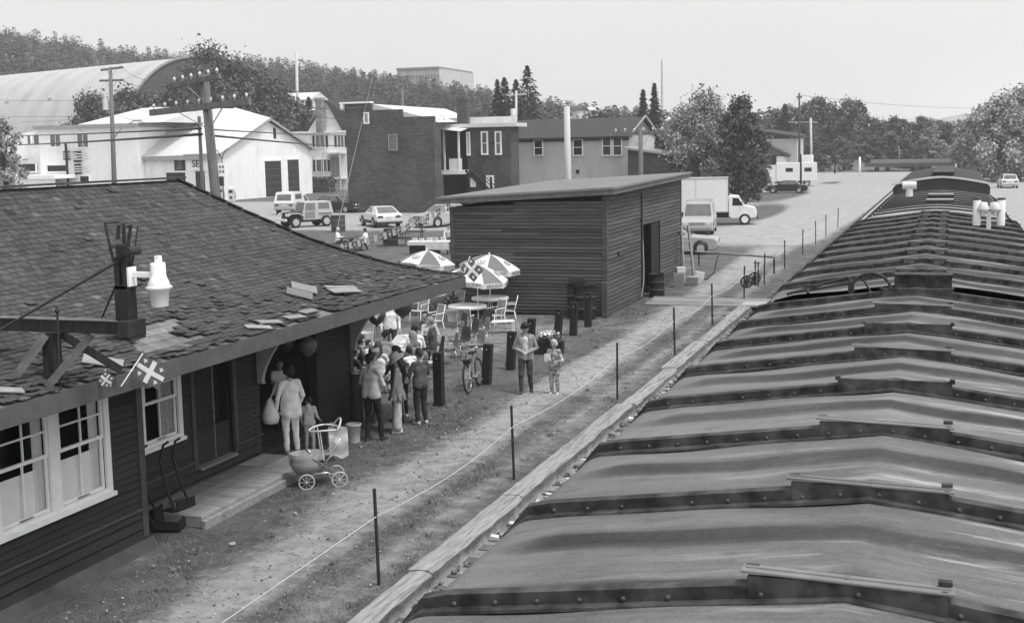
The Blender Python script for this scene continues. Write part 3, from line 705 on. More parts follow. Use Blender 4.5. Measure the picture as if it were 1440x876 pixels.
# ---- roof
EX, EY, RX, RY = -9.85, 25.5, -14.08, 21.27
DP = [0, .3, .61, 1.28, 1.93, 2.45, 3.35, 4.23]; ZP = [2.985, 3.045, 3.13, 3.36, 3.67, 3.95, 4.56, 5.2]
def rz(d): return float(np.interp(d, DP, ZP))
def front_pt(d, y, up=0.0):
    return Vector((EX - d, y, rz(d) + up))
fs = MB()
fs.prism([(EX - .02, 2.72), (EX + .025, 2.72), (EX + .03, 2.965), (EX - .02, 2.965)], 1, Y0, EY); S(fs, 'fascia', FASCIA, .004)
fs = MB(); fs.prism([(EY - .02, 2.72), (EY + .025, 2.72), (EY + .03, 2.965), (EY - .02, 2.965)], 0, -18.3, EX + .03); S(fs, 'end_fascia', FASCIA)
b = MB()        # boarded deck under the shingles: front slope, hip end, back slope
for k in range(len(DP) - 1):
    d0, d1 = DP[k], DP[k + 1]; nb = max(1, int((d1 - d0) / .16))
    for j in range(nb):
        a, c = d0 + (d1 - d0) * j / nb, d0 + (d1 - d0) * (j + 1) / nb - .008
        y = Y0
        while y < EY - c:
            y2 = min(y + random.uniform(1.8, 3.2), EY - c); tn = random.uniform(-.35, .25)
            b.add([front_pt(a, y, -.03), front_pt(a, y2 if y2 < EY - c else EY - a, -.03), front_pt(c, y2, -.03), front_pt(c, y, -.03)], [(0, 1, 2, 3)], 0, tn); y = y2 + .006
    b.add([(EX - d0, EY - d0, rz(d0) - .02), (-18.31 + d0, EY - d0, rz(d0) - .02), (-18.31 + d1, EY - d1, rz(d1) - .02), (EX - d1, EY - d1, rz(d1) - .02)], [(0, 1, 2, 3)], 1)
    b.add([(-18.31 + d0, EY - d0, rz(d0) - .02), (-18.31 + d0, Y0, rz(d0) - .02), (-18.31 + d1, Y0, rz(d1) - .02), (-18.31 + d1, EY - d1, rz(d1) - .02)], [(0, 1, 2, 3)], 1)
b.add([front_pt(a, Y0, -.06) for a in DP] + [(-18.3, Y0, 2.9)], [tuple(range(len(DP) + 1))], 1)
roof = S(b, 'roof', [DECK, SHINGLE])
# shingles, one slab each; bare patches where they have blown off
def in_patch(y, d):
    r = random.random()
    if .22 < d < .98 and 14.3 + (d - .2) * .9 < y < 15.95 + .35 * math.sin(d * 9): return True
    if .05 < d < .42 and 17.0 < y < 19.4 and r < .35: return True
    if .3 < d < .62 and 19.7 < y < 20.9 and r < .5: return True
    if .02 < d < .3 and 11 < y < 13.9 and r < .35: return True
    if d < .16 and r < .22: return True
    return r < .006 if d > .5 else r < .05
sh = MB(); exposure = .098; d = -.03; row = 0
while d < 4.2:
    y = Y0 + (.0 if row % 2 else -.0875)
    while True:
        wd = .175 + random.uniform(-.008, .008); lim = EY - max(d, 0) - .02
        if y > lim: break
        y2 = min(y + wd, lim)
        if y2 > 8.3 and not in_patch((y + y2) / 2, d):
            curl = random.uniform(0, .006) + (random.uniform(.008, .03) if (d < 1.15 and random.random() < .2) else 0) + (.03 if random.random() < .006 else 0)
            slide = random.uniform(-.012, .012) + (random.uniform(-.07, .05) if (d < .9 and random.random() < .12) else 0); sk = random.uniform(-.006, .006) + (random.uniform(-.05, .05) if d < .9 and random.random() < .1 else 0)
            da, db = d + slide, d + exposure * 1.9
            t0 = .017 + curl; g = .006
            A, B_, C_, D_ = front_pt(max(da, -.05), y + g, t0), front_pt(max(da + sk, -.05), y2 - g, t0 + random.uniform(-.004, .004)), front_pt(min(db, 4.23), y2 - g, -.006), front_pt(min(db, 4.23), y + g, -.006)
            dn = Vector((0, 0, .013)); tone = random.gauss(0, .15) + (.9 if random.random() < .012 else 0) - (.3 if random.random() < .03 else 0)
            if d < .9 and random.random() < .08: tone += random.uniform(.3, 1.2)
            sh.add([A, B_, C_, D_, A - dn, B_ - dn], [(0, 1, 2, 3), (4, 5, 1, 0), (5, 2, 1), (4, 0, 3)], 0, tone)
        y += wd
    d += exposure; row += 1
sh.v = [(x + 14, y - 16, z) for x, y, z in sh.v]
so = sh.build('shingles', SHINGLE, st, recalc=False)
b = MB()          # hip cap and ridge cap
pts = [Vector((EX - a, EY - a, rz(a) + .03)) for a in DP]
for p, q in zip(pts[:-1], pts[1:]):
    n = max(1, int((q - p).length / .3))
    for k in range(n): b.beam(p.lerp(q, k / n) + Vector((0, 0, .012)), p.lerp(q, (k + 1) / n - .02), .2, .025, tone=random.uniform(-.3, .1))
y = 8.0
while y < RY: b.box((RX, y + .14, 5.235), (.24, .27, .03), tone=random.uniform(-.3, .1)); y += .28
S(b, 'ridge_cap', SHINGLE)
# loose shingles and boards lying by the eave are things of their own
def loose(name, lab, d, y, w_, l_, rot, m, n=1, cat='board'):
    p = front_pt(d, y, .045); sl = math.atan2(rz(d + .1) - rz(d), .1)
    b = MB()
    for k in range(n): b.box((random.uniform(-.05, .05), k * w_ * 1.03, .01 * k + random.uniform(0, .01)), (l_, w_, .015), rz=random.uniform(-.08, .08), tone=random.uniform(-.2, .2))
    o = b.build(name, m); o.location = p; o.rotation_euler = (Matrix.Rotation(sl, 3, 'Y') @ Matrix.Rotation(rot, 3, 'Z')).to_euler()
    return tag(o, lab, cat)
PALE = mat('pale_board', .27, .9, .15, 7, dirt=.35)
loose('loose_board', 'pale loose board lying on shingles beside the beam posts', .36, 13.5, .35, .5, .5, PALE)
loose('loose_board', 'topmost pale square board of the pile above the eave', .78, 19.7, .42, .46, .5, mat('pale_sheet', .19, .85, .15, 7, dirt=.3), 2)
loose('loose_board', 'pale splintered boards at the far end of the board pile on the roof', .5, 20.9, .1, .75, 1.25, PALE, 3)
loose('loose_board', 'pale board lying nearest the camera at the left eave', .35, 11.5, .15, .7, 1.0, PALE)
for k, (d_, y_) in enumerate(((.14, 17.0), (.16, 17.5), (.12, 18.2), (.18, 18.8))):
    loose('slipped_shingle', ['first', 'second', 'third', 'last'][k] + ' pale slipped shingle along the middle of the eave, counted from the camera', d_, y_, .16, .42, .9 + .2 * k, PALE, 1, 'shingle')
# ---- lamp bulbs under the eave at the bay corner
lb = thing('eave_lamp', 'twin bulb lamp fixed to the bay corner of the station', 'lamp', (BAYX + .06, YB - .02, 2.52))
b = MB(); b.box((0, 0, .12), (.07, .07, .2)); b.tube((0, 0, .05), (.08, -.03, .0), .03, .045); b.tube((0, 0, .05), (.02, .1, -.04), .03, .045); b.build('lamp_base', GREYM, lb)
for c in ((.1, -.04, -.03), (.04, .13, -.1)):
    b = MB(); b.ball(c, .068, 14, 9); b.build('bulb', mat('frosted_bulb', .45, .3, .05, 3), lb)

# ---- semaphore beam frame and mast on the roof
bm_ = thing('signal_mast', 'old black timber signal frame with a cut off mast above the station eave', 'signal mast', (-9.9, 12.5, 3.05))
def F_(b, name, m, bevel=0.0):
    b.v = [(x + 9.9, y - 12.5, z - 3.05) for x, y, z in b.v]; return b.build(name, m, bm_, bevel)
DKW = mat('old_black_timber', .03, .85, .5, 8, bump=.5, dirt=.3, stretch=(2, 2, .5)); GRW = mat('silvered_timber', .14, .9, .4, 7, bump=.4, dirt=.4)
b = MB(); b.span((-13.3, 12.42, 3.63), (-8.93, 12.58, 3.775)); b.span((-13.3, 12.41, 3.776), (-8.95, 12.59, 3.79), mi=1); F_(b, 'beam', [DKW, GRW], .01)
b = MB(); b.span((-9.25, 12.36, 3.57), (-8.9, 12.66, 3.6)); b.box((-8.98, 12.5, 3.7), (.16, .34, .2)); F_(b, 'beam_end_plate', IRON, .01)
b = MB(); b.span((-10.2, 12.42, 3.0), (-10.04, 12.58, 3.6)); F_(b, 'post', DKW, .008)
for a, c, mm in (((-10.45, 12.05, 2.98), (-10.12, 12.4, 3.6), GRW), ((-9.98, 12.2, 3.02), (-9.55, 12.5, 3.6), GRW), ((-9.72, 13.25, 3.05), (-10.05, 12.6, 3.58), DKW)):
    b = MB(); b.beam(a, c, .07, .09); F_(b, 'strut', mm)
b = MB(); b.tube((-9.88, 12.3, 2.82), (-9.88, 12.34, 3.95), .014); b.ball((-9.88, 12.34, 3.9), .03); b.tube((-9.88, 12.3, 2.84), (-9.88, 12.3, 2.98), .03); F_(b, 'tie_rod', IRON)
b = MB(); b.tube((-10.95, 11.6, 3.35), (-9.0, 12.46, 4.52), .016); F_(b, 'stay_rod', IRON)
b = MB(); b.tube((-9.6, 12.75, 3.72), (-9.05, 12.55, 4.45), .012); F_(b, 'stay_rod', IRON)
b = MB()
for dx, dy in ((-.065, -.06), (.065, -.06), (-.065, .06), (.065, .06)): b.box((-9.04 + dx * .8, 12.5 + dy * .8, 4.1), (.065, .06, .76), rz=.02)
for z in (3.82, 4.18, 4.5): b.box((-9.04, 12.5, z), (.18, .17, .05))
b.box((-9.04, 12.5, 4.02), (.185, .17, .36)); b.box((-9.0, 12.45, 4.6), (.12, .12, .16))
F_(b, 'mast', [DKW], .006)
b = MB()
for a, c in (((-9.12, 12.42, 4.48), (-9.19, 12.4, 4.92)), ((-8.95, 12.42, 4.5), (-8.84, 12.4, 4.9)), ((-9.08, 12.58, 4.5), (-9.08, 12.6, 4.9)), ((-8.96, 12.58, 4.5), (-8.9, 12.62, 4.88))): b.beam(a, c, .035, .02)
b.beam((-9.2, 12.4, 4.92), (-9.0, 12.4, 4.93), .02); b.beam((-9.05, 12.62, 4.86), (-8.82, 12.38, 4.9), .02); b.beam((-9.15, 12.4, 4.65), (-8.9, 12.4, 4.66), .025); b.tube((-9.0, 12.4, 4.62), (-9.0, 12.6, 4.62), .04)
b.tube((-8.9, 12.38, 4.6), (-8.9, 12.6, 4.6), .05); b.beam((-9.03, 12.4, 4.74), (-9.0, 12.4, 4.9), .03); F_(b, 'lamp_basket', IRON)
lp = thing('yard_lamp', 'white bell shaped yard lamp on an arm from the cut off mast', 'lamp', (-8.94, 12.5, 4.3)); lp.scale = (1.0, 1.25, 1.25)
b = MB(); b.box((0, 0, 0), (.03, .12, .18)); b.box((.15, 0, .02), (.3, .035, .05)); b.tube((0, -.03, .04), (.02, -.03, .04), .015); b.build('lamp_arm', WHITE, lp, .003)
b = MB(); b.lathe((.36, 0, -.14), [(.11, .06), (.115, .08), (.085, .14), (.08, .16), (.08, .25), (.075, .27), (.0, .275)], 20); b.box((.37, 0, .165), (.055, .055, .06)); b.build('lamp_housing', WHITE, lp)
b = MB(); b.lathe((.36, 0, -.27), [(.088, 0), (.09, .01), (.105, .14), (.14, .165), (.14, .18), (.11, .2)], 20); b.build('lamp_shade', mat('lamp_lens', .6, .35, .05, 5), lp)

# ---- little flags
BLUE = mat('flag_mid_grey', .14, .8, .06, 6)
def fleur(b, c, s, U, V, N, mi):
    """small fleur-de-lis on the plane U,V"""
    c = Vector(c)
    def q(pts, off=.004): b.add([c + U * (x * s) + V * (y * s) + N * off for x, y in pts], [tuple(range(len(pts)))], mi)
    q([(0, .5), (.13, .25), (.1, .0), (.0, -.5), (-.1, .0), (-.13, .25)])
    for sg in (-1, 1): q([(sg * .08, -.05), (sg * .14, .2), (sg * .32, .28), (sg * .42, .1), (sg * .34, .02), (sg * .3, .13), (sg * .2, .05), (sg * .1, -.16)], .005)
    q([(-.25, -.12), (.25, -.12), (.25, -.2), (-.25, -.2)], .006)
def flag(lab, base, tip, size, U, V, hang=.0, grp='fleur de lis flags along the station eave'):
    t = thing('flag', lab, 'flag', base, 0, grp); base = Vector(base); tip = Vector(tip) - base
    b = MB(); b.tube((0, 0, 0), tip, .008, n=6); b.build('stick', WHITE, t)
    U, V = Vector(U).normalized(), Vector(V).normalized(); N = U.cross(V).normalized(); W_, H_ = size
    o = tip - V * H_ * .02; b = MB(); n = 8
    def P(u, v, off=0): return o + U * (u * W_) - V * (v * H_) + N * (off + .025 * math.sin(u * 5) * u)
    def cell(u0, u1, v0, v1, mi, off):
        for sgn in (1, -1):
            for k in range(n):
                a, c = u0 + (u1 - u0) * k / n, u0 + (u1 - u0) * (k + 1) / n
                b.add([P(a, v0, off * sgn), P(c, v0, off * sgn), P(c, v1, off * sgn), P(a, v1, off * sgn)], [(0, 1, 2, 3)], mi)
    cell(0, 1, 0, 1, 0, .002); cell(.0, 1, .4, .6, 1, .004); cell(.42, .58, 0, 1, 1, .0045)
    for uu in (.2, .8):
        for vv in (.2, .8):
            for sg in (1, -1): fleur(b, P(uu, vv, .004 * sg), H_ * .26, U, V, N * sg, 1)
    b.build('cloth', [BLUE, WHITE], t, recalc=False); return t
flag('left smaller fleur de lis flag drooping by the black timber frame', (-9.8, 13.15, 2.86), (-9.72, 12.95, 3.1), (.15, .17), (.75, .3, -.75), (.5, .2, .7))
flag('larger fleur de lis flag tilted over the eave above the lone window', (-9.8, 13.35, 2.82), (-9.64, 13.62, 3.2), (.38, .3), (.85, .2, -.55), (.42, .15, .8))
flag('fleur de lis flag fixed to the far roof corner in front of the umbrellas', (-9.84, 25.4, 2.98), (-9.72, 25.55, 3.4), (.42, .34), (.62, .2, -.72), (.6, .1, .75))

# ---- steps and slab in front of the recessed wall
b = MB(); 
for k, (x0, x1, z) in enumerate(((-11.84, -11.5, .2), (-11.49, -11.12, .195), (-11.11, -10.75, .185))): b.span((x0, 16.45, .0), (x1, 19.3 + .1 * k, z), tone=[-.25, .12, .05][k])
b.span((-10.74, 16.4, -.02), (-10.66, 19.4, .13)); o = b.build('step_platform', PLANK, None, .01); tag(o, 'low weathered plank platform in front of the station door', 'platform')
b = MB(); b.span((-11.84, 19.45, -.02), (-10.95, 21.2, .06)); b.span((-11.84, 19.32, 0), (-11.3, 20.2, .22)); o = b.build('concrete_step', CONCRETE, None, .015); tag(o, 'low concrete step beside the woman in white', 'step')

# ================================================================== PLATFORM EDGE TIMBERS
ys_t = [(5.5, 10.6), (10.65, 15.3), (15.35, 19.2), (19.25, 23.0), (23.05, 26.9), (26.95, 31.5), (31.6, 36.2), (36.3, 40.5), (40.6, 45.2)]
ordn = ['nearest', 'second', 'third', 'fourth', 'fifth', 'sixth', 'seventh', 'eighth', 'farthest']
for k, (a, c) in enumerate(ys_t):
    b = MB(); dx = random.uniform(-.06, .06) + (.06 if k % 2 else 0); n = int((c - a) / .25); w0 = -6.89 + dx; w1 = -6.5 + dx * .5; vs = []; e2 = 0
    for j in range(n + 1):
        y = a + (c - a) * j / n; e = random.uniform(-.012, .012) if 0 < j < n else 0; e2 = .7 * (e2 if j else 0) + random.uniform(-.022, .014)
        vs += [(w0 + e, y, -.1), (w0 + e, y, .05 + random.uniform(-.01, .01)), ((w0 + w1) / 2, y, .075 + random.uniform(-.012, .012)), (w1 - .05 + e2, y, .07 + random.uniform(-.012, .004)), (w1 + e2, y, .03 + random.uniform(-.015, .01)), (w1 - .02 + e2, y, -.1), (w1 - .03, y, -.2)]
    b.add(vs, [(7 * j + i, 7 * (j + 1) + i, 7 * (j + 1) + i + 1, 7 * j + i + 1) for j in range(n) for i in range(6)])
    b.add(vs[:7], [tuple(range(7))]); b.add(vs[-7:], [tuple(range(6, -1, -1))])
    o = b.build('edge_timber', TIMBER); tag(o, ordn[k] + ' split weathered timber along the platform edge, counted from the camera', 'timber', 'timbers edging the platform')
# litter and stones in the gap beside the timbers
b = MB()
for k in range(520):
    y = random.uniform(8, 46); x = -6.4 + random.uniform(-.04, .4); s_ = random.uniform(.02, .07)
    b.box((x, y, -.13 + s_ * .3), (s_ * random.uniform(.8, 2.2), s_, s_ * .6), M=Matrix.Rotation(random.random() * 3, 3, (random.random(), random.random(), 1)), tone=random.uniform(-.6, .6))
for k in range(26):
    y = random.uniform(9, 42); b.box((-6.3 + random.uniform(-.08, .2), y, -.08), (random.uniform(.05, .16), random.uniform(.05, .14), .02), M=Matrix.Rotation(random.uniform(-.5, .5), 3, (random.random(), random.random(), 1)), tone=1.4)
o = b.build('trackside_debris', mat('debris', .27, .9, .3, 8)); tag(o, 'stones, splinters and paper scraps lying between timber edge and train', 'debris', kind='stuff')
# plank crossing from the shed to the track
b = MB()
for k in range(7):
    y = 44.5 + k * .33; b.box((-8.2 + random.uniform(-.1, .1), y, .035 + random.uniform(-.004, .004)), (4.3, .3, .05), rz=random.uniform(-.012, .012), tone=random.uniform(-.25, .2))
b.box((-6.35, 44.8, .06), (1.0, 1.1, .06), tone=.5)
o = b.build('plank_crossing', PLANK); tag(o, 'flat plank crossing leading from the shed door to the track', 'crossing')

# ================================================================== ROPE FENCE
posts = []
fp = [(532, 822), (724, 674), (864, 562), (948, 499), (1003, 457), (1042, 422), (1081, 401), (1106, 378), (1130, 358), (1148, 344), (1163, 333), (1175, 320)]
for k, p in enumerate(fp):
    q = gp(*p); q.x = -7.04 + random.uniform(-.02, .02)
    b = MB(); h = 1.26 + random.uniform(-.03, .05); lean = random.uniform(-.03, .03)
    b.tube((0, 0, -.1), (lean, 0, h), .024 if k < 3 else .028, n=8); b.tube((lean, 0, h), (lean, 0, h + .012), .028, .02, n=8)
    o = b.build('fence_post', IRON); o.location = q
    tag(o, ['nearest', 'second', 'third', 'fourth', 'fifth', 'sixth', 'seventh', 'eighth', 'ninth', 'tenth', 'eleventh', 'farthest'][k] + ' thin black rope fence post, counted from the camera', 'fence post', 'thin posts of the rope fence'); posts.append(q)
b = MB(); pts = [(-7.0, 9.0, .88)]
for a, c in zip(posts[:-1], posts[1:]):
    for t in np.linspace(0, 1, 7)[:-1]: pts.append((-7.04, a.y + (c.y - a.y) * t, .93 - .12 * math.sin(PI * t)))
b.path(pts, .0075, 5); tag(b.build('fence_rope', ROPE), 'thin pale rope strung between the black fence posts', 'rope')
# square black bollards
bl = [((618, 570), 1.2, (.0, .02), 'black square bollard nearest the camera, beside the person in dark jacket'), ((684, 541), 1.0, (.07, 0), 'black square bollard the bicycle leans on'), ((718, 520), 1.0, (.06, 0), 'black square bollard just left of the walking man'),
      ((745, 496), .96, (.08, 0), 'black square bollard behind the walking man, left of the flower planter'), ((783, 480), .98, (.12, 0), 'leaning black bollard right of the flower planter'), ((806, 472), 1.02, (.06, 0), 'black bollard in front of the dark oil drums'), ((827, 460), 1.1, (.02, 0), 'black bollard close in front of the shed corner post')]
for p, h, ln, lab in bl:
    q = gp(*p); b = MB(); T = Matrix.Rotation(ln[0], 3, 'Y'); b.box(T @ Vector((0, 0, h / 2 - .05)), (.2, .2, h + .1), M=T, rz=.1); b.box(T @ Vector((0, -.1, h - .12)), (.03, .006, .03), M=T, mi=1)
    o = b.build('bollard', [TAR, GALV], None, .012); o.location = q; tag(o, lab, 'bollard', 'black square bollards by the terrace')

# ================================================================== SHED
sh_ = thing('freight_shed', 'dark clapboard freight shed with a thin sloping flat roof', 'shed', (-13.6, 47, 0))
def SH(b, name, m, bevel=0.0): b.v = [(x + 13.6, y - 47, z) for x, y, z in b.v]; return b.build(name, m, sh_, bevel)
SX0, SX1, SY0, SY1 = -16.35, -10.82, 41.2, 53.6
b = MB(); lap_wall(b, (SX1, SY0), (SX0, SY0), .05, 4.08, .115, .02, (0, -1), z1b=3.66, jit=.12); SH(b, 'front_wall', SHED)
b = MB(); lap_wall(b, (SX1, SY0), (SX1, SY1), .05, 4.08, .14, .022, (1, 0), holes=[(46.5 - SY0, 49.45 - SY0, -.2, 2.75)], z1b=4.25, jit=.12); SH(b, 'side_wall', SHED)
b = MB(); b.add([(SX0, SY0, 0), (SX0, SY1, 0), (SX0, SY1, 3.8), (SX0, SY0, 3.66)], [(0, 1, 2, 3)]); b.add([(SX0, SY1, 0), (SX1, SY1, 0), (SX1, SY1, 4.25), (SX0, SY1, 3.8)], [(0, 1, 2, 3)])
b.span((SX0, 46.0, -.02), (SX1 - .4, 50.4, .06)); b.span((SX1 - 2.2, 45.6, 0), (SX1 - 2.1, 50.6, 3)); b.span((SX1 - 2.1, 45.6, 0), (SX1 - .1, 45.7, 3)); b.span((SX1 - 2.1, 50.5, 0), (SX1 - .1, 50.6, 3)); b.span((SX1 - 2.1, 45.7, 2.95), (SX1 - .1, 50.5, 3.0)); SH(b, 'back_wall', SHED)
b = MB(); b.span((SX1 - .13, SY0 - .03, 0), (SX1 + .03, SY0 + .13, 4.06)); b.span((SX0 - .03, SY0 - .03, 0), (SX0 + .14, SY0 + .1, 3.64)); b.span((SX1 - .1, SY1 - .13, 0), (SX1 + .035, SY1 + .03, 4.22)); b.span((SX1 - .06, SY0 + .15, -.1), (SX1 + .045, SY1 - .15, .06)); SH(b, 'corner_board', SHED)
b = MB(); b.span((SX1 - .06, 48.0, .0), (SX1 - .02, 49.4, 2.72)); b.span((SX1 - .05, 46.55, 0), (SX1 + .02, 46.62, 2.76), mi=0); b.span((SX1 - .02, 48.0, .1), (SX1 + .01, 48.05, 2.7), mi=1); SH(b, 'door', [mat('shed_door', .018, .8, .4, 5), GREYD])
b = MB(); b.tube((SX1 + .05, 46.2, .4), (SX1 + .05, 46.2, 3.95), .035); b.path([(SX1 + .06, 46.25, 2.2), (SX1 + .09, 46.3, 1.2), (SX1 + .1, 46.2, .6), (SX1 + .14, 45.6, .12)], .018, mi=1); SH(b, 'downpipe', [GREYD, GALV])
RX0, RX1, RY0, RY1 = -16.75, -10.42, 40.85, 54.0
def rtop(x, y): return 4.02 + (x - RX0) / (RX1 - RX0) * .3 + (y - RY0) / (RY1 - RY0) * .17
def slab(b, inset, dz, th, mi):
    c = [(RX0 + inset, RY0 + inset), (RX1 - inset, RY0 + inset), (RX1 - inset, RY1 - inset), (RX0 + inset, RY1 - inset)]
    vs = [(x, y, rtop(x, y) + dz - th) for x, y in c] + [(x, y, rtop(x, y) + dz) for x, y in c]
    b.add(vs, [(3, 2, 1, 0), (4, 5, 6, 7), (0, 1, 5, 4), (1, 2, 6, 5), (2, 3, 7, 6), (3, 0, 4, 7)], mi)
b = MB(); slab(b, 0, 0, .07, 1); slab(b, .06, -.071, .17, 0); slab(b, .03, .004, .003, 2)
SH(b, 'roof', [mat('shed_fascia', .15, .8, .2, 6, dirt=.3), mat('shed_roof_edge', .2, .8, .15, 6), mat('shed_roof_gravel', .2, .95, .35, 14, dirt=.4)])
b = MB(); b.box((0, 0, .57), (.2, .2, 1.24)); o = b.build('corner_post', SHED, None, .012); o.location = (SX1 + .02, SY0 - .32, 0); tag(o, 'short square grey post at the foot of the shed corner', 'post')
# ================================================================== PEOPLE
def blend_body(prims, vox):
    """prims: (a, b, ra, rb, material, k).  Smooth union of tapered limbs, meshed as one surface."""
    P = [(np.array(a, float), np.array(b, float), ra, rb, mi, k) for a, b, ra, rb, mi, k in prims]
    lo = np.min([np.minimum(p[0] - p[2], p[1] - p[3]) for p in P], 0) - 3 * vox; hi = np.max([np.maximum(p[0] + p[2], p[1] + p[3]) for p in P], 0) + 3 * vox
    n = np.ceil((hi - lo) / vox).astype(int) + 1; G = np.full(n, 1.0)
    ax = [lo[i] + vox * np.arange(n[i]) for i in range(3)]
    for a, b, ra, rb, mi, k in P:
        mg = k + 2.5 * vox + max(ra, rb); l = np.minimum(a, b) - mg; h = np.maximum(a, b) + mg
        s = [slice(max(0, int((l[i] - lo[i]) / vox)), min(n[i], int((h[i] - lo[i]) / vox) + 2)) for i in range(3)]
        X, Y, Z = np.meshgrid(ax[0][s[0]], ax[1][s[1]], ax[2][s[2]], indexing='ij')
        ab = b - a; L2 = max(ab @ ab, 1e-9)
        t = np.clip(((X - a[0]) * ab[0] + (Y - a[1]) * ab[1] + (Z - a[2]) * ab[2]) / L2, 0, 1)
        d = np.sqrt((X - a[0] - t * ab[0]) ** 2 + (Y - a[1] - t * ab[1]) ** 2 + (Z - a[2] - t * ab[2]) ** 2) - (ra + (rb - ra) * t)
        if mi in (1, 2, 5): d = d + .0065 * np.sin(24 * X + 11 * Z + 3 * np.sin(9 * Z)) * np.sin(19 * Y + 15 * Z + a[2] * 7) * np.clip((1.2 - Z) * .6 + .5, .3, 1)   # cloth folds
        g = G[s[0], s[1], s[2]]; hh = np.clip(.5 + .5 * (g - d) / k, 0, 1)
        G[s[0], s[1], s[2]] = g * (1 - hh) + d * hh - k * hh * (1 - hh)
    ins = G < 0; c = [G[i:n[0] - 1 + i, j:n[1] - 1 + j, k:n[2] - 1 + k] for i in (0, 1) for j in (0, 1) for k in (0, 1)]
    cs = np.stack(c, -1); neg = (cs < 0).sum(-1); act = (neg > 0) & (neg < 8); idx = np.full(act.shape, -1); idx[act] = np.arange(act.sum())
    cv = cs[act]; off = np.array([(i, j, k) for i in (0, 1) for j in (0, 1) for k in (0, 1)], float); acc = np.zeros((len(cv), 3)); cnt = np.zeros(len(cv))
    for p in range(8):
        for q in range(p + 1, 8):
            if np.abs(off[p] - off[q]).sum() != 1: continue
            mk = (cv[:, p] < 0) != (cv[:, q] < 0); f = np.where(mk, cv[:, p] / np.where(mk, cv[:, p] - cv[:, q], 1), 0)
            acc += mk[:, None] * (off[p] + f[:, None] * (off[q] - off[p])); cnt += mk
    V = lo + (np.argwhere(act) + acc / cnt[:, None]) * vox; Fs = []
    for d in range(3):
        sl0 = [slice(1, -1)] * 3; sl0[d] = slice(0, -1); sl1 = list(sl0); sl1[d] = slice(1, None)
        A, B = ins[tuple(sl0)], ins[tuple(sl1)]; e = np.argwhere(A != B); fl = A[tuple(e.T)]
        pos = e + 1; pos[:, d] -= 1; u, v = [(1, 2), (2, 0), (0, 1)][d]; qd = []
        for du, dv in ((-1, -1), (0, -1), (0, 0), (-1, 0)):
            w_ = pos.copy(); w_[:, u] += du; w_[:, v] += dv; qd.append(idx[tuple(w_.T)])
        qd = np.stack(qd, -1); qd[~fl] = qd[~fl][:, ::-1]; Fs.append(qd)
    F = np.concatenate(Fs); F = F[(F >= 0).all(1)]; C = V[F].mean(1); best = np.full(len(C), 9.0); mi_ = np.zeros(len(C), int)
    for a, b, ra, rb, mi, k in P:
        ab = b - a; L2 = max(ab @ ab, 1e-9); t = np.clip((C - a) @ ab / L2, 0, 1); d = np.linalg.norm(C - a - t[:, None] * ab, axis=1) - (ra + (rb - ra) * t)
        up = d < best; best = np.where(up, d, best); mi_ = np.where(up, mi, mi_)
    return V, F, mi_
def body_mesh(name, prims, mats, vox, parent=None):
    V, F, mi = blend_body(prims, vox); me = mesh_np(name, V, F, mats, True)
    if len(me.polygons) == len(mi): me.polygons.foreach_set('material_index', mi.astype(np.int32))
    me.update(); return link(name, me, parent)
SKIN = mat('skin', .33, .6, .08, 6); SKIN_D = mat('shaded_skin', .26, .6, .08, 6); HAIRD = mat('dark_hair', .02, .6, .4, 30); HAIRF = mat('fair_hair', .22, .6, .3, 30); HAIRM = mat('brown_hair', .05, .6, .4, 30)
def cl(g): return mat('cloth_%03d' % int(g * 1000), g * 1.08, .92, .22, 7, bump=1.0)
FEAT = mat('face_features', .05, .6, .1, 5)
STAND = dict(pel=(0, 0, .93), chest=(0, .0, 1.27), neck=(0, .0, 1.46), head=(0, .02, 1.62), shl=(-.17, 0, 1.40), elr=(.25, -.02, 1.13), ell=(-.25, -.02, 1.13), shr=(.17, 0, 1.40), wrr=(.25, .1, .89), wrl=(-.25, .1, .89),
             hpr=(.09, 0, .92), hpl=(-.09, 0, .92), knr=(.1, .03, .5), knl=(-.1, .03, .5), anr=(.105, -.02, .08), anl=(-.105, -.02, .08))
SEAT = dict(pel=(0, 0, .50), chest=(0, .02, .84), neck=(0, .04, 1.03), head=(0, .07, 1.19), shl=(-.17, .02, .97), shr=(.17, .02, .97), elr=(.24, .1, .74), ell=(-.24, .1, .74), wrr=(.17, .34, .76), wrl=(-.17, .34, .76),
            hpr=(.1, .02, .49), hpl=(-.1, .02, .49), knr=(.13, .44, .5), knl=(-.13, .44, .5), anr=(.13, .42, .08), anl=(-.13, .42, .08))
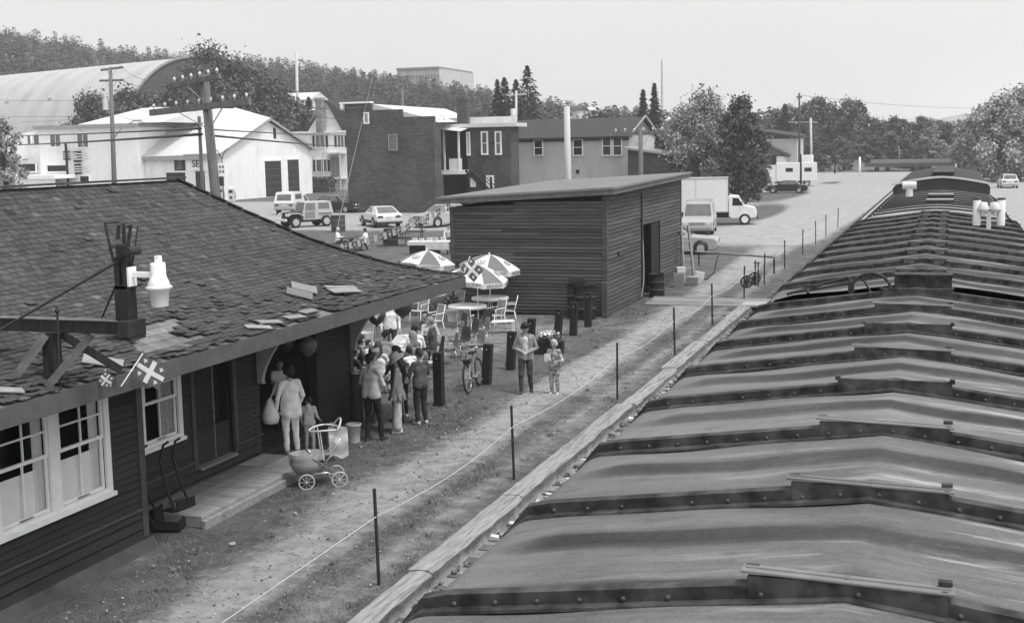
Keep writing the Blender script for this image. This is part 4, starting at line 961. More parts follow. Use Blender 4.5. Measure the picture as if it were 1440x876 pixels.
def person(label, loc, rz, H=1.72, pose=STAND, top=.3, bot=.1, shoe=.05, hair='short', hairm=None, skin=None, sleeves=True, shorts=False, girth=1.0, vox=.016, look=0.0, nod=0.0, child=False, group=None, hat=None, skirt=None, extra=(), loose=1.0, flat=False, name='person', tshirt=None, **ov):
    t = thing(name, label, name, loc, rz, group); J = dict(pose); J.update(ov); s = H / 1.75; J = {k: np.array(v, float) for k, v in J.items()}
    skin = skin or SKIN; hairm = hairm or HAIRD; T, B_, S_, K, E = 1, 2, 3, 0, 4; p = []; g = girth; lo = loose
    mats = [skin, cl(top), cl(bot), cl(shoe), FEAT, cl(tshirt if tshirt is not None else top)]
    hd = J['head']; hs = 1.18 if child else 1.0
    Rz = np.array(Matrix.Rotation(look, 3, 'Z') @ Matrix.Rotation(-nod, 3, 'X'))
    def h(x, y, z): return hd + Rz @ (np.array((x, y, z)) * hs)
    # torso
    ch, pe, nk = J['chest'], J['pel'], J['neck']; sr, sl_ = J['shr'], J['shl']; wa = pe * .62 + ch * .38
    fx = (sr - sl_) / np.linalg.norm(sr - sl_)
    p += [(ch - fx * .078, wa - fx * .062, .1 * g, .094 * g, T, .05), (ch + fx * .078, wa + fx * .062, .1 * g, .094 * g, T, .05), (wa - fx * .062, pe - fx * .07 + (0, 0, .0), .094 * g, .108 * g * lo, T, .05), (wa + fx * .062, pe + fx * .07 + (0, 0, .0), .094 * g, .108 * g * lo, T, .05), (ch, pe, .09 * g, .1 * g, T, .05), (pe - fx * .07 + (0, 0, .06), pe + fx * .07 + (0, 0, .06), .104 * g * lo, .104 * g * lo, T, .04),
          (pe - fx * .07 - (0, 0, .03), pe + fx * .07 - (0, 0, .03), .105 * g, .105 * g, B_, .04), (sl_ * .8 + nk * .2, sr * .8 + nk * .2, .055, .055, T, .035), (ch, nk, .085, .048, T, .04)]
    p += [(nk - (0, 0, .02), hd - (0, 0, .06) + (hd - nk) * 0, .052, .047, K, .02)]
    # head
    p += [(h(0, -.018, .035), h(0, .01, .03), .086, .084, K, .02), (h(0, .028, -.05), h(0, .045, -.07), .06, .043, K, .03), (h(0, .085, .01), h(0, .108, -.022), .011, .017, K, .012), (h(-.04, .045, -.012), h(.04, .045, -.012), .04, .04, K, .03), (h(-.035, .073, .035), h(.035, .073, .035), .016, .016, K, .015)]
    for sg in (-1, 1): p += [(h(sg * .083, -.01, .012), h(sg * .088, -.016, -.025), .016, .011, K, .008)]
    if vox < .013:
        for sg in (-1, 1): p += [(h(sg * .032, .083, .012), h(sg * .036, .082, .012), .011, .011, E, .004)]
        p += [(h(-.018, .088, -.052), h(.018, .088, -.052), .006, .006, E, .004)]
    # arms and hands with five fingers
    for sd, S, EL, W in ((1, J['shr'], J['elr'], J['wrr']), (-1, J['shl'], J['ell'], J['wrl'])):
        m2 = T if sleeves else K
        p += [(S, EL, .053 * g * lo, .04 * lo, T, .022)] if sleeves else [(S, S * .55 + EL * .45, .058 * g * lo, .055 * lo, T, .035), (S * .5 + EL * .5, EL, .043, .038, K, .02)]
        p += [(EL, EL * .12 + W * .88, .04 * (lo if sleeves else .9), .031 * (lo if sleeves else .85), m2, .018), (EL * .15 + W * .85, W, .028, .025, K, .015)]
        d = (W - EL) / np.linalg.norm(W - EL); side = np.cross(d, (0, 0, 1)); side = side / (np.linalg.norm(side) + 1e-6); side = np.array((1., 0, 0)) if abs(d[2]) > .9 else side; nrm = np.cross(side, d)
        pm = W + d * .08; p += [(W + d * .02 - side * .012, pm - side * .02, .022, .02, K, .012), (W + d * .02 + side * .012, pm + side * .02, .022, .02, K, .012)]
        curl = nrm * -.02
        for q, ln in ((-.031, .062), (-.0105, .074), (.0105, .07), (.031, .055)):
            b0 = pm + side * q; b1 = b0 + d * ln * .55 + curl * .3; b2 = b1 + d * ln * .45 + curl; p += [(b0, b1, .0105, .0095, K, .005), (b1, b2, .0095, .008, K, .004)]
        th = W + d * .03 - side * sd * .03; p += [(th, th + d * .035 - side * sd * .03, .013, .011, K, .008), (th + d * .035 - side * sd * .03, th + d * .062 - side * sd * .034 + curl * .5, .011, .009, K, .004)]
    # legs
    for HP, KN, AN in ((J['hpr'], J['knr'], J['anr']), (J['hpl'], J['knl'], J['anl'])):
        lm = K if shorts else B_
        p += [(HP, HP * .45 + KN * .55, .09 * g, .07 * lo, B_, .03), (HP * .45 + KN * .55, KN, .072 * lo if not shorts else .06, .058 * (lo if not shorts else 1), lm, .025)]
        p += [(KN, KN * .4 + AN * .6, .058 * (lo if not shorts else 1), .05 * (lo if not shorts else .95), lm, .025), (KN * .4 + AN * .6, AN + (0, 0, .03), .05 * (lo if not shorts else .9), .043 * (lo if not shorts else .8), lm, .02)]
        fd = np.array((0, 1., 0)) if 'fd' not in J else J['fd']
        p += [(AN + (0, -.03, -.04), AN + (.01 * np.sign(AN[0]), .06, -.042), .04, .038, S_, .02), (AN + (.01 * np.sign(AN[0]), .06, -.045), AN + (.02 * np.sign(AN[0]), .15, -.05), .038, .03, S_, .02), (AN + (0, -.01, .02), AN + (0, -.01, -.02), .037, .04, S_, .02)]
    for e in extra: p.append(e)
    p = [(np.array(a) * s, np.array(b_) * s, ra * s, rb * s, mi, k * s) for a, b_, ra, rb, mi, k in p]
    body_mesh('body', p, mats, vox, t)
    def child_blend(nm, pr, m, vx=None): return body_mesh(nm, [(np.array(a) * s, np.array(b_) * s, ra * s, rb * s, 0, k * s) for a, b_, ra, rb, k in pr], [m], vx or vox, t)
    if hair != 'none':
        hp = [(h(0, -.03, .05), h(0, .005, .062), .088, .082, .02), (h(-.05, -.02, .03), h(.05, -.02, .03), .05, .05, .02), (h(0, -.06, .02), h(0, -.07, -.03), .06, .05, .02)]
        if hair == 'long': hp += [(h(0, -.07, 0), h(0, -.085, -.2), .075, .07, .03), (h(-.06, -.04, 0), h(-.07, -.05, -.16), .045, .05, .03), (h(.06, -.04, 0), h(.07, -.05, -.16), .045, .05, .03)]
        if hair == 'bushy': hp = [(h(0, -.03, .05), h(0, .01, .07), .1, .092, .02), (h(-.06, -.02, .0), h(.06, -.02, .0), .058, .058, .03), (h(0, -.07, .02), h(0, -.08, -.05), .07, .06, .02)]
        child_blend('hair', hp, hairm)
    if hat == 'brim':
        b = MB(); M_ = Matrix([list(r) for r in Rz]) @ Matrix.Rotation(-.15, 3, 'X'); b.lathe(tuple((hd + Rz @ np.array((0, -.01, .055))) * s), [(.21, -.045), (.2, -.03), (.115, .0), (.11, .06), (.08, .095), (0, .105)], 20, M=M_); b.build('hat', mat('sun_hat', .36, .9, .1, 9), t)
    if hat == 'cap':
        b = MB(); b.lathe(tuple((hd + (0, 0, .05)) * s), [(.105, -.01), (.105, .03), (.085, .075), (0, .095)], 16); b.build('cap', CLOTHW, t)
    if skirt:
        b = MB(); n = 40; z1, z0, r1, r0, sg_ = skirt; vs = []; c = pe * s
        for k, (z, r) in enumerate(((z1, r1), (z1 * .6 + z0 * .4, r1 * .6 + r0 * .4), (z0, r0), (z0 + .01, r0 - .02))):
            for i in range(n):
                a = 2 * PI * i / n; rr = (r + (.014 * k * (1 if i % 4 < 2 else -1) if k < 3 else 0)) * s; vs.append((c[0] + rr * math.cos(a), c[1] + rr * .8 * math.sin(a), z * s))
        b.add(vs, [(k * n + i, k * n + (i + 1) % n, (k + 1) * n + (i + 1) % n, (k + 1) * n + i) for k in range(3) for i in range(n)], 0, 0, True); b.build('skirt', cl(sg_), t)
    return t
def face(x, y): return math.atan2(-x, y)        # heading so that local +Y looks along (x, y)

# people by the station
V1 = .0125
p1 = person('woman all in white with dark hair and a white shoulder bag, seen from behind', (-11.62, 20.9, .06), face(-.75, .65), 1.69, top=.86, bot=.82, shoe=.35, hair='bushy', vox=V1, loose=1.12, girth=1.0, ell=(-.27, -.04, 1.12), wrl=(-.28, .0, .9), elr=(.26, -.01, 1.13), wrr=(.24, .14, .94),
            extra=[((-.07, -.03, 1.1), (-.09, -.05, .82), .1, .115, 1, .05), ((.07, -.03, 1.1), (.09, -.05, .82), .1, .115, 1, .05), ((0, -.06, 1.1), (0, -.08, .76), .09, .06, 1, .05)])
bag = thing('shoulder_bag', 'white cloth bag hanging on the left shoulder of the woman in white', 'bag', (-11.92, 20.68, .78)); b = MB()
b.lathe((0, 0, 0), [(.02, -.12), (.13, -.1), (.17, .0), (.15, .12), (.08, .28), (.04, .36), (.0, .38)], 16); b.build('bag_body', CLOTHW, bag)
b = MB(); b.path([(0, 0, .34), (.05, .06, .5), (.1, .1, .66)], .018, 6); b.build('strap', CLOTHW, bag)
person('small child in a pale hooded top and pants beside the woman in white', (-11.45, 21.3, .02), face(-.3, .95), 1.06, top=.5, bot=.42, shoe=.6, hair='short', vox=.011, child=True, loose=1.1, look=.5, nod=.35, wrr=(.3, .12, 1.0), extra=[((0, -.06, 1.45), (0, -.08, 1.36), .09, .07, 1, .03)])
person('boy in a white shirt standing in the dark freight opening', (-12.75, 23.0, .15) if False else (-12.7, 22.45, .15), face(.7, -.7), 1.42, top=.62, bot=.04, shoe=.03, vox=.014, child=True, loose=1.1, sleeves=False, elr=(.22, .1, 1.16), wrr=(.12, .28, 1.2))
person('man in a pale shirt and dark trousers, seen from behind by the gas cylinder', (-10.68, 22.45, 0), face(.12, 1), 1.76, top=.42, bot=.022, shoe=.03, vox=V1, girth=1.06, loose=1.06, look=-.3, ell=(-.25, .03, 1.14), wrl=(-.14, .26, 1.0), elr=(.26, .04, 1.13), wrr=(.16, .26, .98), anr=(.13, .12, .08), knr=(.12, .1, .5),
       extra=[((-.07, -.02, 1.1), (-.075, -.02, .96), .1, .108, 1, .05), ((.07, -.02, 1.1), (.075, -.02, .96), .1, .108, 1, .05)])
person('person in a white cap and white shirt behind the man in the pale shirt', (-11.2, 23.72, 0), face(.9, .2), 1.66, top=.66, bot=.12, shoe=.3, hat='cap', hair='bushy', vox=.015)
person('woman in a sun hat and a grey pleated tunic over pale trousers', (-10.5, 23.3, 0), face(-.55, -.25), 1.62, top=.17, bot=.42, shoe=.65, vox=V1, hat='brim', hair='long', loose=1.1, extra=[((.1, .0, .85), (.13, .03, .16), .09, .1, 2, .03), ((-.1, .0, .85), (-.13, .03, .16), .09, .1, 2, .03)], nod=.45, look=.1, skirt=(1.06, .74, .125, .25, .17), elr=(.26, .08, 1.12), wrr=(.1, .3, 1.05), ell=(-.26, .05, 1.1), wrl=(-.24, .12, .84))
person('person in a dark jacket and trousers behind the woman in the sun hat', (-10.36, 24.15, 0), face(-.8, .5), 1.6, top=.075, bot=.03, shoe=.5, hair='short', hairm=HAIRM, vox=.013, loose=1.15, elr=(.26, .06, 1.14), wrr=(.2, .28, 1.12), ell=(-.26, .06, 1.14), wrl=(-.14, .3, 1.12))
PRINT = mat('spotted_print', .3, .9, .95, 12)
pc = person('child in a spotted top leaning toward the person in the dark jacket', (-11.05, 24.75, .0), face(.3, -1), 1.42, top=.3, bot=.03, shoe=.3, vox=.014, child=True, hairm=HAIRD, nod=.3)
for o in KIDS[pc.name]:
    if o.name.startswith('body'): o.data.materials[1] = PRINT
# the two who walk along the path
person('young man with bushy dark hair walking in a pale open jacket and faded dark jeans', (-9.27, 27.83, 0), face(.28, -1), 1.66, top=.26, bot=.055, shoe=.05, hair='bushy', vox=.0115, loose=1.12, nod=.45, look=.1, tshirt=.5, elr=(.28, -.03, 1.12), wrr=(.07, .2, 1.06), ell=(-.28, -.03, 1.12), wrl=(-.05, .2, 1.04),
       anr=(.11, .13, .08), knr=(.11, .12, .49), anl=(-.12, -.1, .09), knl=(-.1, .04, .5), extra=[((0, .045, 1.34), (0, .05, .92), .072, .082, 5, .012), ((-.12, .05, 1.36), (-.155, .02, .84), .05, .055, 1, .02), ((.12, .05, 1.36), (.155, .02, .84), .05, .055, 1, .02), ((-.08, -.05, 1.2), (-.08, -.05, .86), .07, .07, 1, .02), ((.08, -.05, 1.2), (.08, -.05, .86), .07, .07, 1, .02), ((-.06, -.02, 1.44), (.06, -.02, 1.44), .06, .06, 3, .02)])
SAT = mat('shiny_costume', .34, .35, .98, 11, spec=.6, dirt=.85, dirt_scale=7)
kid = person('child in a shiny patterned clown suit walking beside the fence rope', (-8.58, 27.85, 0), face(-.1, -1), 1.27, top=.3, bot=.3, shoe=.5, hair='bushy', hairm=mat('pale_wig', .45, .9, .25, 40), vox=.011, child=True, loose=1.22, elr=(.27, .05, 1.12), wrr=(.08, .25, 1.16), ell=(-.29, .05, 1.12), wrl=(-.2, .28, 1.12))
for o in KIDS[kid.name]:
    if o.name.startswith('body'): o.data.materials[1] = SAT; o.data.materials[2] = SAT
b = MB(); b.box((.1, .17, .88), (.14, .03, .17)); b.build('bib', CLOTHW, kid)
# seated guests
sg = 'guests seated at the terrace tables'
def seatp(lab, x, y, fx, fy, **k): return person(lab, (x, y, 0), face(fx, fy), k.pop('H', 1.7), pose=SEAT, vox=.017, group=sg, **k)
seatp('guest in a dark jacket seated under the fleur de lis balloon', -13.45, 27.6, .8, .6, top=.03, bot=.05, hairm=HAIRD, hair='bushy')
seatp('seated guest in a white shirt with dark hair, right of the balloons', -12.7, 29.35, -.5, .9, top=.72, bot=.3, H=1.74)
seatp('guest in a pale blouse bent over the table below the balloons', -13.1, 28.4, -.2, 1, top=.52, bot=.3, nod=.5)
seatp('fair haired guest in a dark jacket seated sideways behind the white shirts', -12.9, 31.0, -.9, -.1, top=.06, bot=.05, hairm=HAIRF)
seatp('dark haired guest farthest along the terrace table', -13.6, 32.2, .3, -1, top=.1, bot=.1)
seatp('boy in a white shirt seated on a moulded chair near the bollard', -11.95, 27.3, -.8, .5, top=.7, bot=.2, H=1.45)
seatp('guest with bare crossed legs and dark jacket at the left of the terrace', -12.75, 25.9, .5, .8, top=.05, bot=.08, shorts=True, shoe=.7, knr=(.05, .44, .58), anr=(-.08, .5, .24))
seatp('guest in pale top at the back near the stacked cartons', -14.4, 29.3, .9, .1, top=.4, bot=.1, hairm=HAIRM)
seatp('guest in a grey shirt seated beyond the plain dark balloon', -13.3, 31.7, .5, -.6, top=.42, bot=.1, hairm=HAIRM)
seatp('guest in a pale dress seated left of the boy in the white shirt', -12.5, 26.7, -.2, 1, top=.6, bot=.4, hair='long', hairm=HAIRM)
seatp('guest in a black top seated at the far left under the eave bracket', -13.9, 26.3, .7, .5, top=.025, bot=.05)
seatp('guest with fair long hair and grey top at the near end of the table', -12.35, 28.5, -.8, .3, top=.16, bot=.2, hair='long', hairm=HAIRF)
seatp('small child in a white top seated by the long table', -13.75, 28.75, .9, .1, top=.6, bot=.3, H=1.3, child=True)
person('standing helper in a white shirt behind the seated guests', (-14.3, 31.4, 0), face(.5, -1), 1.7, top=.6, bot=.05, vox=.018)
person('woman in a dark patterned dress standing between the cap wearer and the sun hat', (-10.95, 24.3, 0), face(-.4, -1), 1.6, top=.05, bot=.04, hair='bushy', vox=.015, elr=(.25, .08, 1.13), wrr=(.12, .28, 1.1))
# at the picnic table, vendor and passers-by
person('white haired man in a white shirt at the picnic table', (-33.4, 66.4, 0), face(.95, .1), 1.7, pose=SEAT, top=.7, bot=.05, hairm=mat('white_hair', .6, .8, .1, 20), vox=.022)
person('dark haired man in a white shirt facing the white haired man across the picnic table', (-31.4, 66.0, 0), face(-.95, .1), 1.7, pose=SEAT, top=.66, bot=.05, vox=.022)
person('vendor in a white shirt leaning over the stall table', (-25.9, 65.0, 0), face(.2, -1), 1.68, top=.7, bot=.2, vox=.022, nod=.4, chest=(0, .12, 1.24), neck=(0, .18, 1.4), head=(0, .24, 1.53), shr=(.18, .16, 1.36), shl=(-.18, .16, 1.36), elr=(.26, .26, 1.1), ell=(-.26, .26, 1.1), wrr=(.2, .42, .92), wrl=(-.2, .42, .92))
q = gp(452, 268); person('woman in white walking past the corner of the brick building', (q.x, q.y, 0), face(.3, -1), 1.7, top=.7, bot=.6, vox=.03, hair='long')
q = gp(406, 272); person('passer-by in pale clothes nearest the garage doors', (q.x, q.y, 0), face(1, .2), 1.65, top=.2, bot=.1, vox=.03)
q = gp(459, 270)
q = gp(422, 270); person('person in pale clothes bending beside the dark hedge', (q.x, q.y, 0), face(-1, 0), 1.65, top=.5, bot=.45, vox=.03)

# ================================================================== FURNITURE AND SMALL THINGS
# balloons
def balloon(lab, loc, r, m, fl=False, tail=.9, grp='balloons by the station'):
    t = thing('balloon', lab, 'balloon', loc, 0, grp); b = MB()
    b.lathe((0, 0, 0), [(0.0, -1.22 * r), (.12 * r, -1.18 * r), (.05 * r, -1.12 * r), (.35 * r, -.95 * r), (.72 * r, -.6 * r), (.95 * r, -.1 * r), (.98 * r, .2 * r), (.85 * r, .6 * r), (.5 * r, .9 * r), (0, 1.0 * r)], 20); b.build('skin', m, t)
    b = MB(); b.path([(0, 0, -1.2 * r), (.02, .01, -1.2 * r - tail * .5), (0, .02, -1.2 * r - tail)], .003, 4); b.build('string', WIRE, t)
    if fl:
        b = MB(); n = Vector((.42, -.9, .05)).normalized(); U = Vector((.9, .42, 0)).normalized(); V = n.cross(U) * -1; fleur(b, n * r * .98, r * .95, U, Vector((0, 0, 1)), n, 0); b.build('fleur_de_lis', WHITE, t, recalc=False)
    return t
balloon('grey balloon floating in the dark freight opening', (-11.95, 22.3, 1.88), .19, BALLOONL); balloon('darkest balloon half hidden behind the eave bracket', (-12.3, 22.1, 1.98), .17, BALLOON)
balloon('dark balloon printed with a white fleur de lis', (-12.6, 26.9, 1.88), .23, BALLOON, True, .7); balloon('plain dark balloon right of the fleur de lis balloon', (-12.55, 28.3, 1.92), .26, BALLOON, False, .7)
balloon('dark balloon low at the left end of the terrace', (-13.9, 27.2, 1.55), .15, BALLOON, False, .5); balloon('grey balloon highest under the left of the eave corner', (-13.8, 27.3, 1.82), .16, BALLOON, False, .5); balloon('small dark balloon touching the fleur de lis balloon on its left', (-13.5, 27.4, 1.68), .13, BALLOON, False, .5)
# helium cylinder, bucket, sack
t = thing('gas_cylinder', 'dark gas cylinder standing at the station corner', 'gas cylinder', (-11.55, 23.55, 0)); b = MB(); b.lathe((0, 0, 0), [(.13, 0), (.135, .03), (.135, 1.0), (.1, 1.1), (.05, 1.14), (.05, 1.17)], 16); b.build('cylinder', mat('cylinder_paint', .045, .5, .2, 6), t)
b = MB(); b.tube((0, 0, 1.17), (0, 0, 1.26), .035); b.box((.05, 0, 1.2), (.1, .03, .03)); b.lathe((0, 0, 1.13), [(.075, 0), (.08, .03)], 14); b.build('valve', OFFWHITE, t)
t = thing('bucket', 'white plastic bucket beside the man in the pale shirt', 'bucket', (-11.02, 22.3, 0)); b = MB(); b.lathe((0, 0, 0), [(.12, 0), (.145, .33), (.158, .335), (.158, .37), (.135, .37), (.12, .05), (0, .05)], 20); b.build('pail', mat('pail_plastic', .55, .4, .06, 4), t)
b = MB(); b.path([(.15 * math.cos(a), -.02 - .1 * math.sin(a), .34 - .12 * math.sin(a)) for a in np.linspace(0, PI, 12)], .005, 5); b.build('handle', GALV, t)
t = thing('jug', 'pale plastic jug on the ground behind the baby carriage', 'jug', (-11.35, 22.0, 0)); b = MB(); b.lathe((0, 0, 0), [(.1, 0), (.11, .05), (.11, .25), (.06, .36), (.035, .38), (.035, .44)], 14); b.path([(.06, 0, .38), (.12, 0, .34), (.11, 0, .24)], .015); o = b.build('jug_body', mat('jug_plastic', .4, .5, .1, 5), t)
# baby carriage
t = thing('baby_carriage', 'old baby carriage with wire wheels, a sagging bag and a cloth over its hood frame', 'baby carriage', (-10.15, 19.2, 0), face(-.75, -.5)); 
for sx in (-.24, .24):
    for sy in (-.3, .26):
        b = MB(); r = .13; b.path([(sx, sy + r * math.cos(a), r + .0 + r * math.sin(a)) for a in np.linspace(0, 2 * PI, 25)], .013, 6)
        for k in range(8): b.tube((sx, sy, r), (sx, sy + r * math.cos(k * PI / 4), r + r * math.sin(k * PI / 4)), .004, n=4)
        b.tube((sx - .02, sy, r), (sx + .02, sy, r), .02); b.build('wheel', mat('wheel_white', .5, .5, .15, 6), t)
b = MB()
for sy in (-.3, .26): b.tube((-.24, sy, .13), (.24, sy, .13), .01)
for sx in (-.2, .2): b.path([(sx, -.32, .14), (sx, -.1, .26), (sx, .1, .26), (sx, .3, .14)], .012); b.path([(sx, .25, .2), (sx, -.1, .46), (sx, -.42, .95)], .011); b.path([(sx, -.25, .24), (sx, .1, .5), (sx, .2, .62)], .011)
b.tube((-.2, -.42, .95), (.2, -.42, .95), .012); b.build('frame', CHROME, t)
b = MB(); b.lathe((0, .2, .42), [(.05, -.2), (.15, -.19), (.2, -.1), (.23, -.0), (.2, .06), (.23, .17), (.215, .17), (.19, .05), (.0, -.02)], 18, M=Matrix.Diagonal((1.0, 1.4, 1)).to_3x3()); b.build('basket', mat('carriage_canvas', .27, .8, .15, 7), t)
b = MB(); b.box((0, -.1, .46), (.38, .3, .03)); b.build('seat', GREYD, t)
b = MB(); b.path([(.25 * math.cos(a), -.12 + .28 * math.sin(a), .98 + .02 * math.cos(2 * a)) for a in np.linspace(0, 2 * PI, 24)], .017, 6); b.path([(.25 * math.cos(a), -.28 - .1 * math.sin(a), .98 + .16 * math.sin(a)) for a in np.linspace(0, PI, 14)], .016, 6)
for sx in (-.22, .22): b.tube((sx, 0, .98), (sx, -.05, .48), .01)
b.build('hood_frame', mat('hood_white', .6, .5, .1, 6), t)
b = MB(); n = 9
for i in range(n - 1):
    for j in range(n - 1):
        def P(i, j): u, v = i / 8, j / 8; return (-.3 + .22 * u + .02 * math.sin(v * 9), -.46 + .3 * u, 1.03 - .5 * v + .03 * math.sin(u * 8 + v * 2) - .04 * u)
        b.add([P(i, j), P(i + 1, j), P(i + 1, j + 1), P(i, j + 1)], [(0, 1, 2, 3)], 0, 0, True)
b.build('cloth', CLOTHW, t)
# hand trucks
for k, (loc, rz_, lab) in enumerate((((-11.6, 16.15, 0), .3, 'black hand truck leaning on the wall nearest the bay corner'), ((-11.45, 16.75, 0), -.1, 'black hand truck with the taller handles under the lone window'))):
    t = thing('hand_truck', lab, 'hand truck', loc, rz_, 'hand trucks against the station'); b = MB()
    for sy in (-.19, .19): b.path([(.22, sy, .06), (.02, sy * .9, .55), (-.1, sy * .8, .95), (-.02, sy * .75, 1.22), (.08, sy * .75, 1.28)], .02, 6)
    for z in (.3, .6, .9): b.tube((.1 - z * .2, -.17, z), (.1 - z * .2, .17, z), .014)
    b.build('frame', IRON, t); b = MB(); b.box((.42, 0, .05), (.42, .4, .02)); b.box((.24, 0, .2), (.03, .42, .3)); b.box((.6, 0, .1), (.04, .38, .12)); b.build('toe_plate', BLACK, t)
    for sy in (-.24, .24):
        b = MB(); b.tube((.12, sy - .03, .13), (.12, sy + .03, .13), .13, n=18); b.tube((.12, sy - .035, .13), (.12, sy + .035, .13), .04, mi=1); b.build('wheel', [RUBBER, IRON], t)
# tables with umbrellas
def round_table(lab, loc, r=.6, z=.7):
    t = thing('garden_table', lab, 'table', loc, 0, 'round white terrace tables'); b = MB(); b.lathe((0, 0, z), [(0, -.01), (r, -.01), (r, -.08), (r + .008, -.08), (r + .008, .0), (r - .02, .02), (0, .02)], 36); b.build('table_top', WHITE, t)
    for k in range(4):
        a = k * PI / 2 + .4; b = MB(); b.path([(.08 * math.cos(a), .08 * math.sin(a), z - .05), (.06 * math.cos(a), .06 * math.sin(a), z * .5), (.3 * math.cos(a), .3 * math.sin(a), .0)], .014); b.build('leg', WHITE, t)
    return t
PATCH = mat('umbrella_grey_panel', .17, .8, .06, 6)
def umbrella(lab, loc, r=.98, zt=2.12, zr=1.72, tilt=(0, 0), turn=0.0):
    t = thing('parasol', lab, 'parasol', loc, 0, 'beer garden parasols'); b = MB(); b.tube((0, 0, 0), (0, 0, zt), .02); b.lathe((0, 0, 0), [(.24, 0), (.24, .05), (.05, .1), (.03, .22)], 18, mi=1); b.build('pole', [WHITE, GREYM], t)
    T = Matrix.Rotation(tilt[0], 3, 'X') @ Matrix.Rotation(tilt[1], 3, 'Y'); N = 8; b = MB(); vl = MB()
    def P(a, u):
        return T @ Vector((r * u * math.cos(a), r * u * math.sin(a), (zt - zr) * (1 - u ** 1.5))) + Vector((0, 0, zr))
    for k in range(N):
        a0, a1 = turn + 2 * PI * k / N, turn + 2 * PI * (k + 1) / N
        for i in range(6):
            u0, u1 = i / 6, (i + 1) / 6
            for j in range(4):
                f0, f1 = j / 4, (j + 1) / 4; sag = lambda f, u: (1 - .05 * u * math.sin(PI * f))
                b.add([P(a0 + (a1 - a0) * f0, u0 * sag(f0, u0)), P(a0 + (a1 - a0) * f1, u0 * sag(f1, u0)), P(a0 + (a1 - a0) * f1, u1 * sag(f1, u1)), P(a0 + (a1 - a0) * f0, u1 * sag(f0, u1))], [(0, 1, 2, 3)], k % 2, 0, True)
                if i == 5:
                    A, B_ = P(a0 + (a1 - a0) * f0, sag(f0, 1)), P(a0 + (a1 - a0) * f1, sag(f1, 1)); dz = Vector((0, 0, -.15 - .025 * math.sin(PI * (f0 + f1) / 2))); vl.add([A, B_, B_ * 1.0 + dz, A + dz], [(0, 1, 2, 3)], 0, 0, True)
    b.build('canopy', [PATCH, WHITE], t); vl.build('valance', [OFFWHITE], t)
    b = MB(); b.ball((0, 0, zt + .03), .035); b.build('finial', WHITE, t)
    for k in range(N):
        a = turn + 2 * PI * (k + .5) / N; p = P(a, .965) + Vector((.012 * math.cos(a), .012 * math.sin(a), -.085)); 
        if math.sin(a) < .35: text_part('lettering', 'MOLSON', .145, BLACK, t, p + Vector((.012 * math.cos(a), .012 * math.sin(a), 0)), (PI / 2, 0, a + PI / 2), .003)
        if k % 2 and math.sin(a) < .5:
            q = P(a, .62); b = MB(); Nn = (P(a + .1, .62) - P(a - .1, .62)).cross(P(a, .5) - P(a, .74)).normalized(); Nn = -Nn if Nn.z < 0 else Nn; U = (P(a + .1, .62) - P(a - .1, .62)).normalized(); V = Nn.cross(U); c = q + Nn * .018
            for rr, g_, o_ in ((.13, 0, 0), (.085, 1, .003), (.05, 0, .006)): b.add([c + Nn * o_ + U * rr * math.cos(w) * 1.1 + V * rr * math.sin(w) for w in np.linspace(0, 2 * PI, 18)[:-1]], [tuple(range(17))], g_)
            b.build('emblem', [PATCH, WHITE], t, recalc=False)
    return t
q = gp(690, 447); round_table('round white table in front of the shed wall, under the tallest parasol', q, .62); umbrella('parasol with lettered valance closest to the shed wall', q, 1.03, 2.14, 1.72, (.02, .12), .25)
q = gp(658, 460); round_table('round white table beside the potted plant, nearer the station roof', q, .62); umbrella('parasol with lettered valance seen right behind the corner flag', q + Vector((.25, .3, 0)), 1.0, 1.98, 1.56, (.05, .14), .55)
q = gp(603, 441); round_table('round white table hidden behind the station roof corner', q, .62); umbrella('parasol rising behind the station roof corner', q, 1.0, 2.2, 1.8, (.0, .1), .1)
# stacked / spread moulded chairs
def shell_chair(lab, loc, rz_, m, grp='moulded chairs on the terrace'):
    t = thing('shell_chair', lab, 'chair', loc, rz_, grp); b = MB(); prof = [(.21, .44), (.17, .455), (.0, .43), (-.15, .43), (-.2, .47), (-.235, .6), (-.27, .8), (-.28, .84)]; ws = [.2, .215, .215, .2, .19, .19, .17, .14]; n = 7; vs = []
    for (y, z), w_ in zip(prof, ws):
        for i in range(n):
            u = -1 + 2 * i / (n - 1); vs.append((u * w_, y + (.03 * u * u if z > .5 else 0), z + (.025 * u * u if z < .5 else 0)))
    b.add(vs, [(k * n + i, k * n + i + 1, (k + 1) * n + i + 1, (k + 1) * n + i) for k in range(len(prof) - 1) for i in range(n - 1)], 0, 0, True)
    o = b.build('seat_shell', m, t, recalc=False); sl = o.modifiers.new('solid', 'SOLIDIFY'); sl.thickness = .012
    for sx in (-1, 1):
        for sy in (-1, 1): b = MB(); b.path([(sx * .14, sy * .12, .425), (sx * .2, sy * .2, .0)], .011); b.build('leg', CHROME, t)
    return t
cs = [((668, 508), 'mid', 2.4, 'grey moulded chair right of the tall bollard, in front'), ((648, 503), 'dark', 2.5, 'dark moulded chair at the front of the cluster beside the bicycle'), ((640, 494), 'mid', 2.3, 'grey moulded chair whose pale seat edge faces the camera'), ((660, 490), 'dark', 2.6, 'dark moulded chair in the middle of the cluster'), ((676, 488), 'mid', 2.4, 'grey moulded chair at the right end of the cluster'),
      ((632, 512), 'mid', 2.2, 'grey moulded chair behind the tall bollard'), ((612, 518), 'dark', 2.3, 'dark moulded chair partly hidden by the tall bollard'), ((680, 474), 'dark', 2.6, 'dark moulded chair farthest right by the low table'), ((645, 480), 'dark', 2.4, 'dark moulded chair behind the pale seated chair'), ((603, 535), 'pale', 2.0, 'pale moulded chair beside the person in the dark jacket')]
